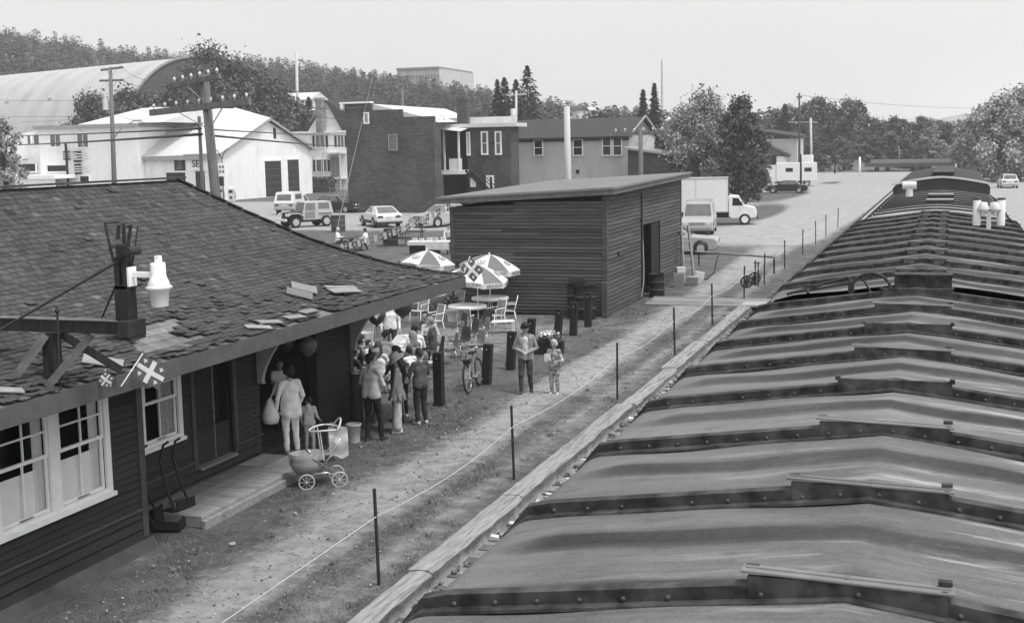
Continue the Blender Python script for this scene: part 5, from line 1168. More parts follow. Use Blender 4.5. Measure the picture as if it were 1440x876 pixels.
PL_ = {'mid': GREYM, 'dark': GREYD, 'pale': mat('pale_plastic', .45, .5, .08, 5)}
for p, m_, rz_, lab in cs: q = gp(*p); shell_chair(lab, (q.x, q.y, 0), rz_ + random.uniform(-.15, .15), PL_[m_])
def wire_chair(lab, loc, rz_):
    t = thing('garden_chair', lab, 'chair', loc, rz_, 'white metal garden chairs'); b = MB()
    b.path([(-.21, .2, .44), (-.21, -.2, .42), (-.2, -.32, .9), (.2, -.32, .9), (.21, -.2, .42), (.21, .2, .44), (-.21, .2, .44)], .013); b.build('frame', WHITE, t)
    b = MB()
    for k in range(9): x = -.18 + .045 * k; b.box((x, 0, .435), (.03, .38, .008)); b.beam((x, -.2, .44), (x, -.31, .88), .03, .006)
    b.build('mesh_seat', mat('chair_webbing', .3, .7, .1, 8), t)
    for sx in (-.21, .21):
        b = MB(); b.path([(sx, .2, .44), (sx * 1.1, .24, .0)], .012); b.build('leg', WHITE, t); b = MB(); b.path([(sx, -.2, .42), (sx * 1.1, -.28, .0)], .012); b.build('leg', WHITE, t)
        b = MB(); b.path([(sx, .18, .44), (sx * 1.1, .18, .64), (sx * 1.1, -.26, .66)], .012); b.build('arm', WHITE, t)
for p, rz_, lab in (((715, 455), 1.9, 'white garden chair right of the table by the shed wall'), ((697, 462), 2.6, 'white garden chair in front of the table by the shed wall'), ((655, 473), .2, 'white garden chair tucked at the table beside the potted plant'), ((640, 447), 2.8, 'white garden chair standing behind the potted plant'), ((535, 500), .6, 'white garden chair at the left of the terrace, under the eave bracket'), ((610, 470), 2.5, 'white garden chair behind the guest in the dark jacket'), ((590, 455), 2.9, 'white garden chair farthest under the station roof corner')):
    q = gp(*p); wire_chair(lab, (q.x, q.y, 0), rz_)
q = gp(703, 468); t = thing('low_table', 'low white wire table on the bare ground right of the chairs', 'table', (q.x, q.y, 0), .5); b = MB(); b.box((0, 0, .36), (.9, .4, .02)); b.build('table_top', WHITE, t)
for sx in (-.42, .42):
    for sy in (-.17, .17): b = MB(); b.tube((sx, sy, 0), (sx, sy, .36), .012); b.build('leg', WHITE, t)
# long table, cartons, pot plant
t = thing('long_table', 'long terrace table under a white cloth between the seated guests', 'table', (-13.3, 30.0, 0), .3); b = MB(); b.box((0, 0, .72), (.7, 3.0, .03)); b.box((0, 0, .66), (.72, 3.02, .1)); b.build('table_top', mat('table_cloth', .42, .9, .15, 6), t)
for sx in (-.3, .3):
    for sy in (-1.4, 1.4): b = MB(); b.tube((sx, sy, 0), (sx, sy, .66), .02); b.build('leg', GALV, t)
for k in range(9):
    y_ = -1.3 + .31 * k; x_ = random.uniform(-.22, .22); lab = ['first', 'second', 'third', 'fourth', 'fifth', 'sixth', 'seventh', 'eighth', 'last'][k] + ' plate or cup along the long terrace table, counted from the near end'
    tt2 = Matrix.Rotation(.3, 3, 'Z') @ Vector((x_, y_, 0)); t2 = thing('tableware', lab, 'tableware', Vector((-13.3, 30.0, .737)) + tt2, 0, 'tableware on the long table'); b = MB()
    if k % 3: b.lathe((0, 0, 0), [(.02, 0), (.11, .012), (.125, .02), (.1, .016), (0, .008)], 16); b.build('plate', WHITE, t2)
    else: b.lathe((0, 0, 0), [(.03, 0), (.042, .11), (.036, .11), (.028, .01), (0, .01)], 12); b.build('cup', GREYM if k % 2 else WHITE, t2)
CARD = mat('carton_board', .36, .85, .12, 6, dirt=.2)
cp = [((-14.55, 27.2, 0), (.5, .4, .34), 'pale carton at the bottom of the pile under the eave bracket'), ((-14.5, 27.22, .345), (.48, .4, .3), 'pale carton on top of the bottom carton under the bracket'), ((-14.0, 26.4, 0), (.5, .45, .4), 'carton on the ground nearest the eave bracket'), ((-15.1, 28.2, 0), (.6, .45, .5), 'large carton behind the pile under the bracket'), ((-14.75, 30.4, 0), (.5, .5, .55), 'carton beside the guest in the pale top'), ((-14.7, 30.42, .555), (.48, .4, .35), 'topmost carton beside the guest in the pale top')]
for loc, dm, lab in cp:
    t = thing('carton', lab, 'carton', loc, random.uniform(-.3, .3), 'cartons stacked on the terrace'); b = MB(); b.box((0, 0, dm[2] / 2), dm); b.build('box', CARD, t, .004); b = MB(); b.box((0, 0, dm[2] + .002), (.06, dm[1], .003)); b.box((0, -dm[1] / 2 - .002, dm[2] * .5), (dm[0] * .5, .002, dm[2] * .3), mi=1); b.build('tape', [OFFWHITE, GREYM], t)
q = gp(637, 452); t = thing('potted_plant', 'leafy plant in a white pot beside the round table', 'potted plant', (q.x, q.y, 0)); b = MB(); b.lathe((0, 0, 0), [(.16, 0), (.22, .36), (.24, .36), (.24, .42), (.2, .42), (.2, .38), (0, .38)], 18); b.build('pot', WHITE, t)
def leaf_ball(nm, m, parent, c, r, n, sz, seed=0, sc=(1, 1, 1)):
    g = np.random.default_rng(seed); d = g.normal(size=(n, 3)); d /= np.linalg.norm(d, axis=1)[:, None]; p = d * (r * g.random(n) ** .45)[:, None] * np.array(sc) + np.array(c)
    a = g.normal(size=(n, 3)); a /= np.linalg.norm(a, axis=1)[:, None]; u = np.cross(d, a); u /= np.linalg.norm(u, axis=1)[:, None] + 1e-9; v = np.cross(a, u); s = sz * (.6 + .8 * g.random(n))[:, None]
    V = np.stack([p - u * s * .5, p + v * s, p + u * s * .5, p - v * s], 1).reshape(-1, 3); F = np.arange(4 * n).reshape(-1, 4)
    return link(nm, mesh_np(nm, V, F, [m], False, g.normal(0, .3, n)), parent)
leaf_ball('foliage', LEAF_D, t, (0, 0, .6), .28, 260, .06, 3); b = MB(); b.tube((0, 0, .36), (0, 0, .6), .015); b.build('stem', BARK, t)
q = gp(772, 497); t = thing('flower_planter', 'dark square planter full of white flowers between the bollards', 'planter', (q.x, q.y, 0), .1); b = MB(); b.box((0, 0, .17), (.8, .4, .34)); b.box((0, 0, .335), (.84, .44, .03)); b.build('trough', TAR, t, .01); leaf_ball('foliage', LEAF_D, t, (0, 0, .42), .34, 300, .06, 5, (1, .55, .4)); leaf_ball('blossom', WHITE, t, (0, 0, .52), .33, 110, .05, 6, (1, .55, .4))
# bicycle
a_, c_ = gp(660, 553), gp(692, 530); a_ = Vector((a_.x, a_.y, 0)); 
t = thing('bicycle', 'bicycle with balloon tyres leaning against the square bollard', 'bicycle', a_, math.atan2((c_ - a_).y, (c_ - a_).x) ); L = 1.02; R_ = .33
BIKE = mat('bike_frame', .3, .35, .1, 5, spec=.5)
tilt = Matrix.Rotation(-.12, 3, 'X')
def TB(b): b.v = [tuple(tilt @ Vector(v)) for v in b.v]; return b
for x in (0, L):
    b = MB(); b.path([(x + R_ * math.cos(a), 0, R_ + R_ * math.sin(a)) for a in np.linspace(0, 2 * PI, 33)], .024, 7)
    w = TB(b).build('wheel', RUBBER, t); b = MB(); b.path([(x + (R_ - .03) * math.cos(a), 0, R_ + (R_ - .03) * math.sin(a)) for a in np.linspace(0, 2 * PI, 33)], .009, 5)
    for k in range(16): b.tube((x, .02 * (-1) ** k, R_), (x + (R_ - .03) * math.cos(k * PI / 8), 0, R_ + (R_ - .03) * math.sin(k * PI / 8)), .002, n=4)
    b.tube((x, -.04, R_), (x, .04, R_), .02); TB(b).build('rim', CHROME, w)
b = MB(); bb, stp, hdp = (L * .56, 0, .29), (L * .68, 0, .75), (.24, 0, .82)
for p, q in ((bb, stp), (bb, (.2, 0, .66)), (stp, hdp), (bb, (L, .05, R_)), (bb, (L, -.05, R_)), (stp, (L, .05, R_)), (stp, (L, -.05, R_)), (hdp, (.17, 0, .62)), ((.17, .05, .62), (0, .05, R_)), ((.17, -.05, .62), (0, -.05, R_))): b.tube(p, q, .016)
TB(b).build('frame', BIKE, t); b = MB(); b.path([(.34, -.32, 1.02), (.24, -.24, 1.04), (.2, -.05, .95), (.2, .05, .95), (.24, .24, 1.04), (.34, .32, 1.02)], .013); b.tube((.24, 0, .82), (.2, 0, .95), .014); TB(b).build('handlebar', CHROME, t)
b = MB(); 
for sy in (-1, 1): b.tube((.42, sy * .37, 1.0), (.3, sy * .29, 1.03), .02)
TB(b).build('grip', RUBBER, t); b = MB(); b.box((L * .7, 0, .86), (.26, .13, .05)); b.box((L * .62, 0, .865), (.14, .07, .04)); b.tube(stp, (L * .7, 0, .84), .014); TB(b).build('saddle', BLACK, t, .012)
b = MB(); b.tube((bb[0], -.06, .29), (bb[0], .06, .29), .03); b.lathe(bb, [(.09, -.005), (.09, .005)], 20, M=Matrix.Rotation(PI / 2, 3, 'X')); b.beam((bb[0], -.07, .29), (bb[0] + .12, -.07, .2), .02); b.beam((bb[0], .07, .29), (bb[0] - .12, .07, .38), .02); b.box((bb[0] + .12, -.12, .2), (.09, .09, .02)); b.box((bb[0] - .12, .12, .38), (.09, .09, .02)); TB(b).build('pedal_crank', CHROME, t)
b = MB(); b.box((.15, -.0, .72), (.1, .16, .12)); TB(b).build('front_lamp', BLACK, t, .01)
# oil drums
def drum(lab, loc, m, r=.29, h=.88, grp='steel drums', top=None):
    t = thing('oil_drum', lab, 'drum', loc, random.random(), grp); b = MB(); b.lathe((0, 0, 0), [(r, 0), (r, h * .33 - .02), (r + .012, h * .33), (r, h * .33 + .02), (r, h * .66 - .02), (r + .012, h * .66), (r, h * .66 + .02), (r, h - .01), (r + .01, h), (r - .015, h), (r - .02, h - .03), (0, h - .03)], 26); b.build('shell', m, t)
    b = MB(); b.lathe((0, 0, h * .33), [(r + .013, -.008), (r + .016, 0), (r + .013, .008)], 26); b.lathe((0, 0, h * .66), [(r + .013, -.008), (r + .016, 0), (r + .013, .008)], 26); b.build('hoop', mat('hoop_worn', .2, .5, .3, 9), t); return t
DRUMB = mat('drum_paint', .022, .5, .4, 7, dirt=.3); DRUMG = mat('drum_grey', .07, .6, .3, 6)
drum('dark drum standing beside the open shed doorway', (-10.38, 46.9, 0), DRUMB); drum('tall dark drum in front of the shed wall, right of its pair', (-11.35, 40.45, 0), DRUMB, .34, 1.15); drum('tall dark drum in front of the shed wall, left of its pair', (-11.8, 40.75, 0), DRUMB, .26, 1.15)
b = MB(); b.box((0, 0, .1), (.5, .3, .2)); b.tube((.2, -.1, .2), (.3, -.12, .1), .03); o = b.build('engine_part', IRON, None, .02); o.location = (-11.7, 40.75, 1.15); tag(o, 'black iron part lying on top of the tall drums', 'iron part')
q = gp(476, 326); drum('dark drum standing before the white picnic guests', (q.x, q.y, 0), DRUMG, .5, 1.15); q = gp(550, 345); drum('dark drum behind the bunting by the picnic tables', (q.x, q.y, 0), DRUMG, .42, 1.0)
# wheel set
for k, p in enumerate(((1050, 405), (1061, 400))):
    q = gp(*p); t = thing('wheelset', ['iron wheel with eight round holes, nearer of the pair by the rope', 'iron wheel with eight round holes, farther of the pair by the rope'][k], 'wheel', (q.x, q.y, 0), .25 - .2 * k, 'old iron wheels by the track'); b = MB(); R0, n = .25, 48; vs = []
    def ringv(r, y): return [(r * math.cos(2 * PI * i / n), y, R0 + r * math.sin(2 * PI * i / n)) for i in range(n)]
    rings = [(R0, -.04), (R0, .04), (.2, .04), (.2, -.04)]
    for r, y in rings: vs += ringv(r, y)
    b.add(vs, [(k2 * n + i, k2 * n + (i + 1) % n, ((k2 + 1) % 4) * n + (i + 1) % n, ((k2 + 1) % 4) * n + i) for k2 in range(4) for i in range(n)], 0, 0, True)
    for i in range(8): a = 2 * PI * i / 8; b.beam((.06 * math.cos(a), 0, R0 + .06 * math.sin(a)), (.205 * math.cos(a), 0, R0 + .205 * math.sin(a)), .085, .03)
    b.tube((0, -.1, R0), (0, .1, R0), .085, n=16); b.build('wheel_casting', IRON, t)
# ladder and junk against the shed, barrier pole
b = MB(); LADM = mat('bleached_wood', .32, .85, .2, 6, dirt=.3)
for sx in (-.22, .22): b.beam((sx, 0, 0), (sx * .7, .45, 2.3), .07, .1)
for k in range(6): b.box((0, .45 * (k + .6) / 6.4, 2.3 * (k + .6) / 6.4), (.4, .12, .03))
o = b.build('step_ladder', LADM); o.location = (-10.2, 52.3, 0); o.rotation_euler = (0, 0, PI / 2 - .95); tag(o, 'pale wooden ladder leaning against the shed side wall', 'ladder')
for k, (loc, dm, rz_, lab, m_) in enumerate((((-10.25, 50.35, .28), (.4, .4, .56), .2, 'pale upright crate between the drum and the ladder', PALE), ((-10.2, 50.45, .68), (.35, .3, .22), .5, 'pale bundle resting on the crate by the ladder', OFFWHITE), ((-9.8, 51.2, .17), (.5, .34, .34), -.2, 'pale box at the foot of the ladder', CARD), ((-9.9, 52.7, .2), (.4, .3, .4), .5, 'tilted white box right of the ladder', OFFWHITE))):
    b = MB(); b.box((0, 0, 0), dm); b.box((0, 0, dm[2] * .3), (dm[0] * 1.03, dm[1] * 1.03, .03)); b.box((0, 0, -dm[2] * .3), (dm[0] * 1.03, dm[1] * 1.03, .03)); o = b.build('crate', m_, None, .006); o.location = loc; o.rotation_euler = (0, .2 if k == 3 else 0, rz_); tag(o, lab, 'crate')
b = MB(); b.path([(-9.9, 53.1, .0), (-9.6, 52.9, .06), (-9.35, 53.3, .3), (-9.3, 53.6, .8), (-9.25, 53.9, 1.05)], .03); o = b.build('hose', IRON); tag(o, 'dark hose curling up from the junk beside the ladder', 'hose')
t = thing('barrier_pole', 'pale horizontal barrier pole on two short stakes across the yard', 'barrier', (-9.9, 57.6, 0)); A, B_ = Vector((-11.35, 59.8, .62)) - Vector((-9.9, 57.6, 0)), Vector((-7.1, 56.0, .72)) - Vector((-9.9, 57.6, 0)); b = MB(); b.tube(A, B_, .055, n=10); b.build('pole', PALE, t)
for P in (A + (B_ - A) * .04, A + (B_ - A) * .97): b = MB(); b.tube((P.x, P.y, 0), P, .04); b.build('stake', IRON, t)
b = MB(); b.tube((-7.35, 51.3, 0), (-7.35, 51.3, 1.0), .03); b.tube((-7.22, 51.2, 0), (-7.22, 51.2, .95), .03); b.tube((-7.42, 51.3, .9), (-7.15, 51.2, .92), .02); o = b.build('iron_stake', IRON); tag(o, 'pair of short iron stakes tied together beside the rope fence', 'stake')
# picnic tables, stall, bunting
def picnic(lab, loc, rz_):
    t = thing('picnic_table', lab, 'picnic table', loc, rz_, 'wooden picnic tables on the grass'); b = MB(); [b.box((0, -.3 + .15 * k, .74), (1.8, .14, .04)) for k in range(5)]; b.build('table_top', GREYD, t)
    for sy in (-.68, .68): b = MB(); b.box((0, sy, .45), (1.8, .25, .04)); b.build('bench', GREYD, t)
    for sx in (-.65, .65): b = MB(); b.beam((sx, -.68, 0), (sx, -.25, .72), .04, .09); b.beam((sx, .68, 0), (sx, .25, .72), .04, .09); b.box((sx, 0, .41), (.04, 1.5, .09)); b.build('trestle', GREYD, t)
picnic('picnic table with two men seated at it', (-32.4, 66.2, 0), 1.5); picnic('empty picnic table beyond the bunting', (-32.7, 75.5, 0), .3); picnic('picnic table half hidden by the bunting, behind the two seated men', (-31.2, 69.5, 0), .4)
t = thing('stall_table', 'white covered stall table with goods beside the shed', 'stall', (-26.6, 63.9, 0), .1); b = MB(); b.box((0, 0, .72), (2.3, .75, .04)); b.build('table_top', WHITE, t); b = MB(); b.box((.5, -.39, .5), (1.3, .02, .42)); b.box((-.65, -.385, .62), (1.0, .02, .18)); b.build('cloth', OFFWHITE, t)
for sx in (-1.05, 1.05):
    for sy in (-.3, .3): b = MB(); b.box((sx, sy, .36), (.06, .06, .72)); b.build('leg', BLACK, t)
b = MB(); b.box((-.3, 0, .3), (1.6, .5, .5)); b.build('dark_box', BLACK, t)
for k in range(5): b = MB(); h_ = random.uniform(.08, .2); b.box((0, 0, h_ / 2), (.24, .2, h_)); b.box((0, 0, h_ * .6), (.245, .205, .03), mi=1); o = b.build('parcel', [OFFWHITE, GREYM]); o.location = Vector((-26.6, 63.9, .742)) + Matrix.Rotation(.1, 3, 'Z') @ Vector((-.85 + .4 * k, random.uniform(-.2, .15), 0)); tag(o, ['first', 'second', 'third', 'fourth', 'last'][k] + ' small parcel from the left on the stall table', 'parcel', 'parcels on the stall table')
t = thing('bunting', 'string of small fleur de lis flags slanting up to the shed corner', 'bunting', (-28, 55, 0)); A, B_ = at(472, 345, 1, 53.5), at(634, 284, 1, 47.5); b = MB(); pts = []; NF = 25
def bp(u): return A.lerp(B_, u) - Vector((0, 0, .25 * math.sin(PI * u) ** 1)) - Vector((-28, 55, 0))
b.path([bp(k / 40) for k in range(41)], .008, 4); b.build('string', ROPE, t)
for k in range(NF):
    u = (k + .5) / NF; c = bp(u); dv = (bp(u + .01) - bp(u - .01)).normalized(); rt = random.uniform(-.6, .6); V = Vector((.25 * math.sin(rt), .25 * math.cos(rt), -.95)).normalized(); b = MB(); W_, H_ = .28, .29; N = dv.cross(V).normalized()
    for sg in (1, -1):
        o_ = N * .002 * sg; b.add([c - dv * W_ / 2 + o_, c + dv * W_ / 2 + o_, c + dv * W_ / 2 + V * H_ + o_, c - dv * W_ / 2 + V * H_ + o_], [(0, 1, 2, 3)], k % 2)
        o_ = N * .005 * sg; b.add([c - dv * .03 + o_, c + dv * .03 + o_, c + dv * .03 + V * H_ + o_, c - dv * .03 + V * H_ + o_], [(0, 1, 2, 3)], 1); b.add([c - dv * W_ / 2 + V * H_ * .4 + o_, c + dv * W_ / 2 + V * H_ * .4 + o_, c + dv * W_ / 2 + V * H_ * .6 + o_, c - dv * W_ / 2 + V * H_ * .6 + o_], [(0, 1, 2, 3)], 1)
    b.build('flag', [BLUE, WHITE], t, recalc=False)
# ================================================================== VEHICLES
TYRE = RUBBER; LAMP = mat('lamp_glass', .6, .2, .05, 4, spec=.5); TAIL = mat('tail_lamp', .06, .3, .1, 5)
def wheel_part(t, x, y, r, w=.2, hub=None):
    b = MB(); s_ = 1 if y > 0 else -1
    b.lathe((x, y, r), [(0, -w / 2), (r * .85, -w / 2), (r, -w / 2 + .04), (r, w / 2 - .04), (r * .85, w / 2), (0, w / 2)], 22, M=Matrix.Rotation(PI / 2, 3, 'X')); wl = b.build('wheel', TYRE, t)
    b = MB(); b.lathe((x, y + s_ * (w / 2 + .002), r), [(0, .015), (r * .3, .02), (r * .55, .0), (r * .6, .015), (r * .62, 0)], 18, M=Matrix.Rotation(-s_ * PI / 2, 3, 'X')); b.build('rim', hub or GALV, wl)
def loft_body(b, poly, W, inset=.06, mi=0):
    """side outline swept across the width with rounded flanks"""
    cx = sum(p[0] for p in poly) / len(poly); cz = sum(p[1] for p in poly) / len(poly); n = len(poly); sl = [(-W / 2, .94), (-W / 2 + inset, 1), (W / 2 - inset, 1), (W / 2, .94)]; vs = []
    for y, s_ in sl:
        for x, z in poly: vs.append((cx + (x - cx) * (1 - (1 - s_) * .35), y, cz + (z - cz) * s_))
    b.add(vs, [(k * n + i, k * n + (i + 1) % n, (k + 1) * n + (i + 1) % n, (k + 1) * n + i) for k in range(3) for i in range(n)] + [tuple(range(n - 1, -1, -1)), tuple(range(3 * n, 4 * n))], mi)
def house_solid(xb0, xt0, xt1, xb1, zb, zt, yb, yt):
    return dict(B=[(xb0, -yb, zb), (xb1, -yb, zb), (xb1, yb, zb), (xb0, yb, zb)], T=[(xt0, -yt, zt), (xt1, -yt, zt), (xt1, yt, zt), (xt0, yt, zt)])
def gh_face(g, i, u, v, off):
    B, T = [Vector(p) for p in g['B']], [Vector(p) for p in g['T']]; a, c = B[i], B[(i + 1) % 4]; d, e = T[i], T[(i + 1) % 4]
    p = (a + (c - a) * u) * (1 - v) + (d + (e - d) * u) * v; n = (c - a).cross(d - a).normalized(); return p + n * off
def greenhouse(t, g, m, wins, roofm=None, pane=None):
    b = MB(); vs = g['B'] + g['T']; b.add(vs, [(3, 2, 1, 0), (0, 1, 5, 4), (1, 2, 6, 5), (2, 3, 7, 6), (3, 0, 4, 7)]); b.add(g['T'], [(0, 1, 2, 3)], 1); c = b.build('cabin', [m, roofm or m], t, .03)
    for i, u0, u1, v0, v1 in wins:
        b = MB(); q = [gh_face(g, i, u, v, .006) for u, v in ((u0, v0), (u1, v0), (u1, v1), (u0, v1))]; q2 = [gh_face(g, i, u, v, -.03) for u, v in ((u0, v0), (u1, v0), (u1, v1), (u0, v1))]
        b.add(q + q2, [(0, 1, 2, 3), (0, 4, 5, 1), (1, 5, 6, 2), (2, 6, 7, 3), (3, 7, 4, 0)]); b.build('window', pane or DARKGLASS, t)
def motor(lab, cat, name, loc, rz, poly, W, g, wins, paint, wx, r=.31, roofm=None, pane=None, lights=True, grille=True, lower=None, group=None):
    t = thing(name, lab, cat, loc, rz, group); b = MB(); loft_body(b, poly, W); b.build('body', paint, t, .03)
    if g: greenhouse(t, g, paint, wins, roofm, pane)
    for x in wx:
        for s_ in (-1, 1):
            b = MB(); b.lathe((x, s_ * (W / 2 + .001), r + .04), [(0, 0), (r + .06, 0), (r + .06, .012), (0, .012)], 22, M=Matrix.Rotation(-s_ * PI / 2, 3, 'X')); b.build('wheel_arch', BLACK, t); wheel_part(t, x, s_ * (W / 2 - .08), r)
    xf, xr = max(p[0] for p in poly), min(p[0] for p in poly); zb = min(p[1] for p in poly)
    for x, nm in ((xf + .04, 'front_bumper'), (xr - .04, 'rear_bumper')): b = MB(); b.box((x, 0, zb + .22), (.1, W * .98, .12)); b.build(nm, CHROME if lights else BLACK, t, .02)
    if lower: b = MB(); b.span((xr + .05, -W / 2 - .006, zb + .03), (xf - .1, W / 2 + .006, zb + .24)); b.build('side_skirt', lower, t)
    if lights:
        for s_ in (-1, 1):
            b = MB(); b.box((xf + .005, s_ * W * .36, zb + .46), (.03, .2, .14)); b.build('headlight', LAMP, t, .008); b = MB(); b.box((xr - .005, s_ * W * .34, zb + .5), (.03, .34, .15)); b.build('tail_light', TAIL, t, .008)
        if grille: b = MB(); b.box((xf + .004, 0, zb + .46), (.03, W * .48, .15)); b.build('grille', GREYM, t)
        b = MB(); b.box((xr - .012, 0, zb + .46), (.02, .36, .12)); b.build('number_plate', OFFWHITE, t)
    return t
SEDAN = [(-2.3, .32), (-2.32, .72), (-2.2, .87), (-1.2, .93), (.95, .92), (2.15, .82), (2.3, .68), (2.3, .34), (2.1, .22), (-2.1, .22)]
PAINTW = mat('white_car_paint', .7, .3, .05, 3, spec=.5); PAINTG = mat('light_grey_car_paint', .4, .3, .08, 3, spec=.5); PAINTM = mat('mid_grey_car_paint', .15, .3, .1, 3, spec=.5); PAINTB = mat('black_car_paint', .018, .2, .2, 3, spec=.6)
def sedan_g(z=.92, h=1.4): return house_solid(-1.45, -.85, .3, 1.0, z, h, .8, .62)
SW = [(0, .09, .46, .15, .9), (0, .5, .88, .15, .9), (2, .12, .5, .15, .9), (2, .54, .91, .15, .9), (1, .06, .94, .1, .92), (3, .06, .94, .1, .92)]
q = gp(528, 321); motor('white hatchback with dark lower sides parked nearest the brick wall, seen from behind', 'car', 'hatchback', (q.x - .6, q.y + 2.2, 0), face(-.85, 1) + PI / 2,
    [(-2.1, .36), (-2.15, .74), (-2.05, .9), (-1.2, .93), (.75, .9), (1.95, .78), (2.15, .62), (2.15, .34), (2.0, .22), (-2.0, .24)], 1.72, house_solid(-2.0, -.95, .1, .85, .9, 1.32, .78, .6), [(0, .42, .62, .15, .9), (0, .65, .9, .15, .9), (2, .1, .35, .15, .9), (2, .38, .58, .15, .9), (1, .06, .94, .1, .92), (3, .06, .94, .08, .95)], PAINTW, (-1.3, 1.3), .31, pane=GREYGLASS, lower=BLACK).scale = (1.14, 1.14, 1.14)
q = gp(603, 321); motor('light grey sedan facing the camera between the hatchback and the shed', 'car', 'sedan', (q.x + .3, q.y + 2.4, 0), face(-.5, -1) + PI / 2, SEDAN, 1.8, sedan_g(), SW, PAINTG, (-1.4, 1.42), .32, pane=GREYGLASS).scale = (1.14, 1.14, 1.14)
q = gp(470, 300); tb = motor('black hatchback parked behind the old jeep', 'car', 'hatchback', (q.x, q.y + 1.0, 0), face(1, -.25) + PI / 2, SEDAN, 1.75, house_solid(-1.9, -1.0, .3, 1.0, .9, 1.36, .8, .62), SW, PAINTB, (-1.35, 1.4), .31, roofm=PAINTG, pane=GREYGLASS); tb.scale = (1.15, 1.15, 1.15)
q = gp(1105, 272); motor('black sedan with a pale roof parked side on by the gravel road', 'car', 'sedan', (q.x, q.y + .9, 0), face(-1, -.02) + PI / 2, SEDAN, 1.8, sedan_g(), SW, PAINTB, (-1.4, 1.42), .32, roofm=PAINTG, pane=GREYGLASS)
q = gp(985, 358); motor('pale sedan half hidden behind the shed corner', 'car', 'sedan', (q.x - 1.5, q.y + .8, 0), face(.97, .1) + PI / 2, SEDAN, 1.82, sedan_g(), SW, mat('pale_car_paint', .36, .3, .06, 3, spec=.5), (-1.4, 1.42), .32, pane=DARKGLASS)
q = gp(1418, 265); motor('white station wagon parked right of the train, seen from behind', 'car', 'station_wagon', (q.x, q.y + 2.3, 0), PI / 2 + .08, [(-2.3, .34), (-2.32, .9), (-2.2, 1.0), (.95, .95), (2.15, .84), (2.3, .7), (2.3, .34), (2.1, .24), (-2.1, .24)], 1.8, house_solid(-2.2, -1.9, .3, 1.0, .96, 1.5, .8, .64), SW, PAINTW, (-1.4, 1.42), .32, pane=GREYGLASS)
q = gp(1398, 250); motor('small pale car by the trees beyond the level crossing, farthest right', 'car', 'sedan', (q.x, q.y + 16, 0), .2, SEDAN, 1.8, sedan_g(), SW, PAINTW, (-1.4, 1.42), .32)
q = gp(1120, 262); motor('dark low car behind the black sedan with the pale roof', 'car', 'sedan', (q.x - 1, q.y + 4, 0), PI + .1, SEDAN, 1.8, sedan_g(), SW, PAINTM, (-1.4, 1.42), .32)
# box truck
q = gp(1020, 317); t = thing('box_truck', 'white box truck parked side on beside the leafy trees', 'truck', (q.x, q.y + 1.1, 0), face(.98, .16) + PI / 2)
b = MB(); b.span((-4.9, -1.12, .95), (-.0, 1.12, 3.25)); b.build('cargo_box', PAINTW, t, .03); b = MB(); b.span((-4.9, -1.135, .9), (.02, 1.135, .99)); [b.box((x, s_ * 1.125, 2.1), (.03, .012, 2.2)) for x in (-4.85, -2.2, -.05) for s_ in (-1, 1)]; b.span((-4.9, -1.14, 3.2), (.02, 1.14, 3.29)); b.build('box_rail', GALV, t)
b = MB(); b.prism([(.05, .6), (.05, 1.95), (.25, 2.05), (.75, 2.0), (1.15, 1.35), (1.85, 1.2), (1.95, 1.0), (1.95, .5), (.3, .45)], 1, -.95, .95); b.build('cab', PAINTW, t, .05)
for s_ in (-1, 1):
    b = MB(); b.prism([(.3, 1.35), (.32, 1.88), (.72, 1.85), (1.0, 1.35)], 1, s_ * .955 - .005, s_ * .955 + .005); b.build('window', DARKGLASS, t); b = MB(); b.box((.95, s_ * 1.08, 1.5), (.06, .14, .26)); b.build('mirror', BLACK, t)
    b = MB(); b.box((1.96, s_ * .7, .85), (.03, .2, .2)); b.build('headlight', LAMP, t)
b = MB(); b.quad((.80, -.85, 1.98), (.80, .85, 1.98), (1.17, .85, 1.37), (1.17, -.85, 1.37)); b.build('windscreen', DARKGLASS, t); b = MB(); b.span((-4.7, -.45, .5), (.2, .45, .92)); b.box((2.0, 0, .52), (.1, 1.9, .18)); b.build('chassis', BLACK, t)
for x in (-3.0, 1.15):
    for s_ in (-1, 1): wheel_part(t, x, s_ * .9, .39, .26, PAINTW)
b = MB(); [b.box((-.02 - 4.9, 0, 1.4 + .3 * k), (.02, 2.1, .02)) for k in range(6)]; b.build('rear_shutter', GREYM, t)
# van
q = gp(978, 331); t = motor('pale van with a roof rack facing the camera in front of the box truck', 'van', 'van', (q.x - .2, q.y + 2.4, 0), face(.12, -1) + PI / 2, [(-2.4, .35), (-2.4, 1.05), (1.35, 1.08), (2.2, .98), (2.4, .8), (2.4, .35), (2.2, .25), (-2.2, .25)], 1.95, house_solid(-2.38, -2.25, .95, 1.5, 1.05, 1.95, .95, .82), [(0, .55, .73, .3, .85), (0, .77, .96, .2, .85), (2, .04, .23, .2, .85), (2, .27, .45, .3, .85), (1, .05, .95, .1, .9), (3, .1, .9, .3, .85)], PAINTG, (-1.5, 1.55), .34, pane=GREYGLASS)
b = MB(); [b.tube((x, -.8, 2.08), (x, .8, 2.08), .025) for x in (-1.8, -.9, 0, .7)]; [b.tube((-1.9, y, 2.1), (.8, y, 2.1), .025) for y in (-.75, .75)]; [b.tube((x, y, 1.93), (x, y, 2.1), .02) for x in (-1.8, .7) for y in (-.75, .75)]; b.build('roof_rack', GALV, t)
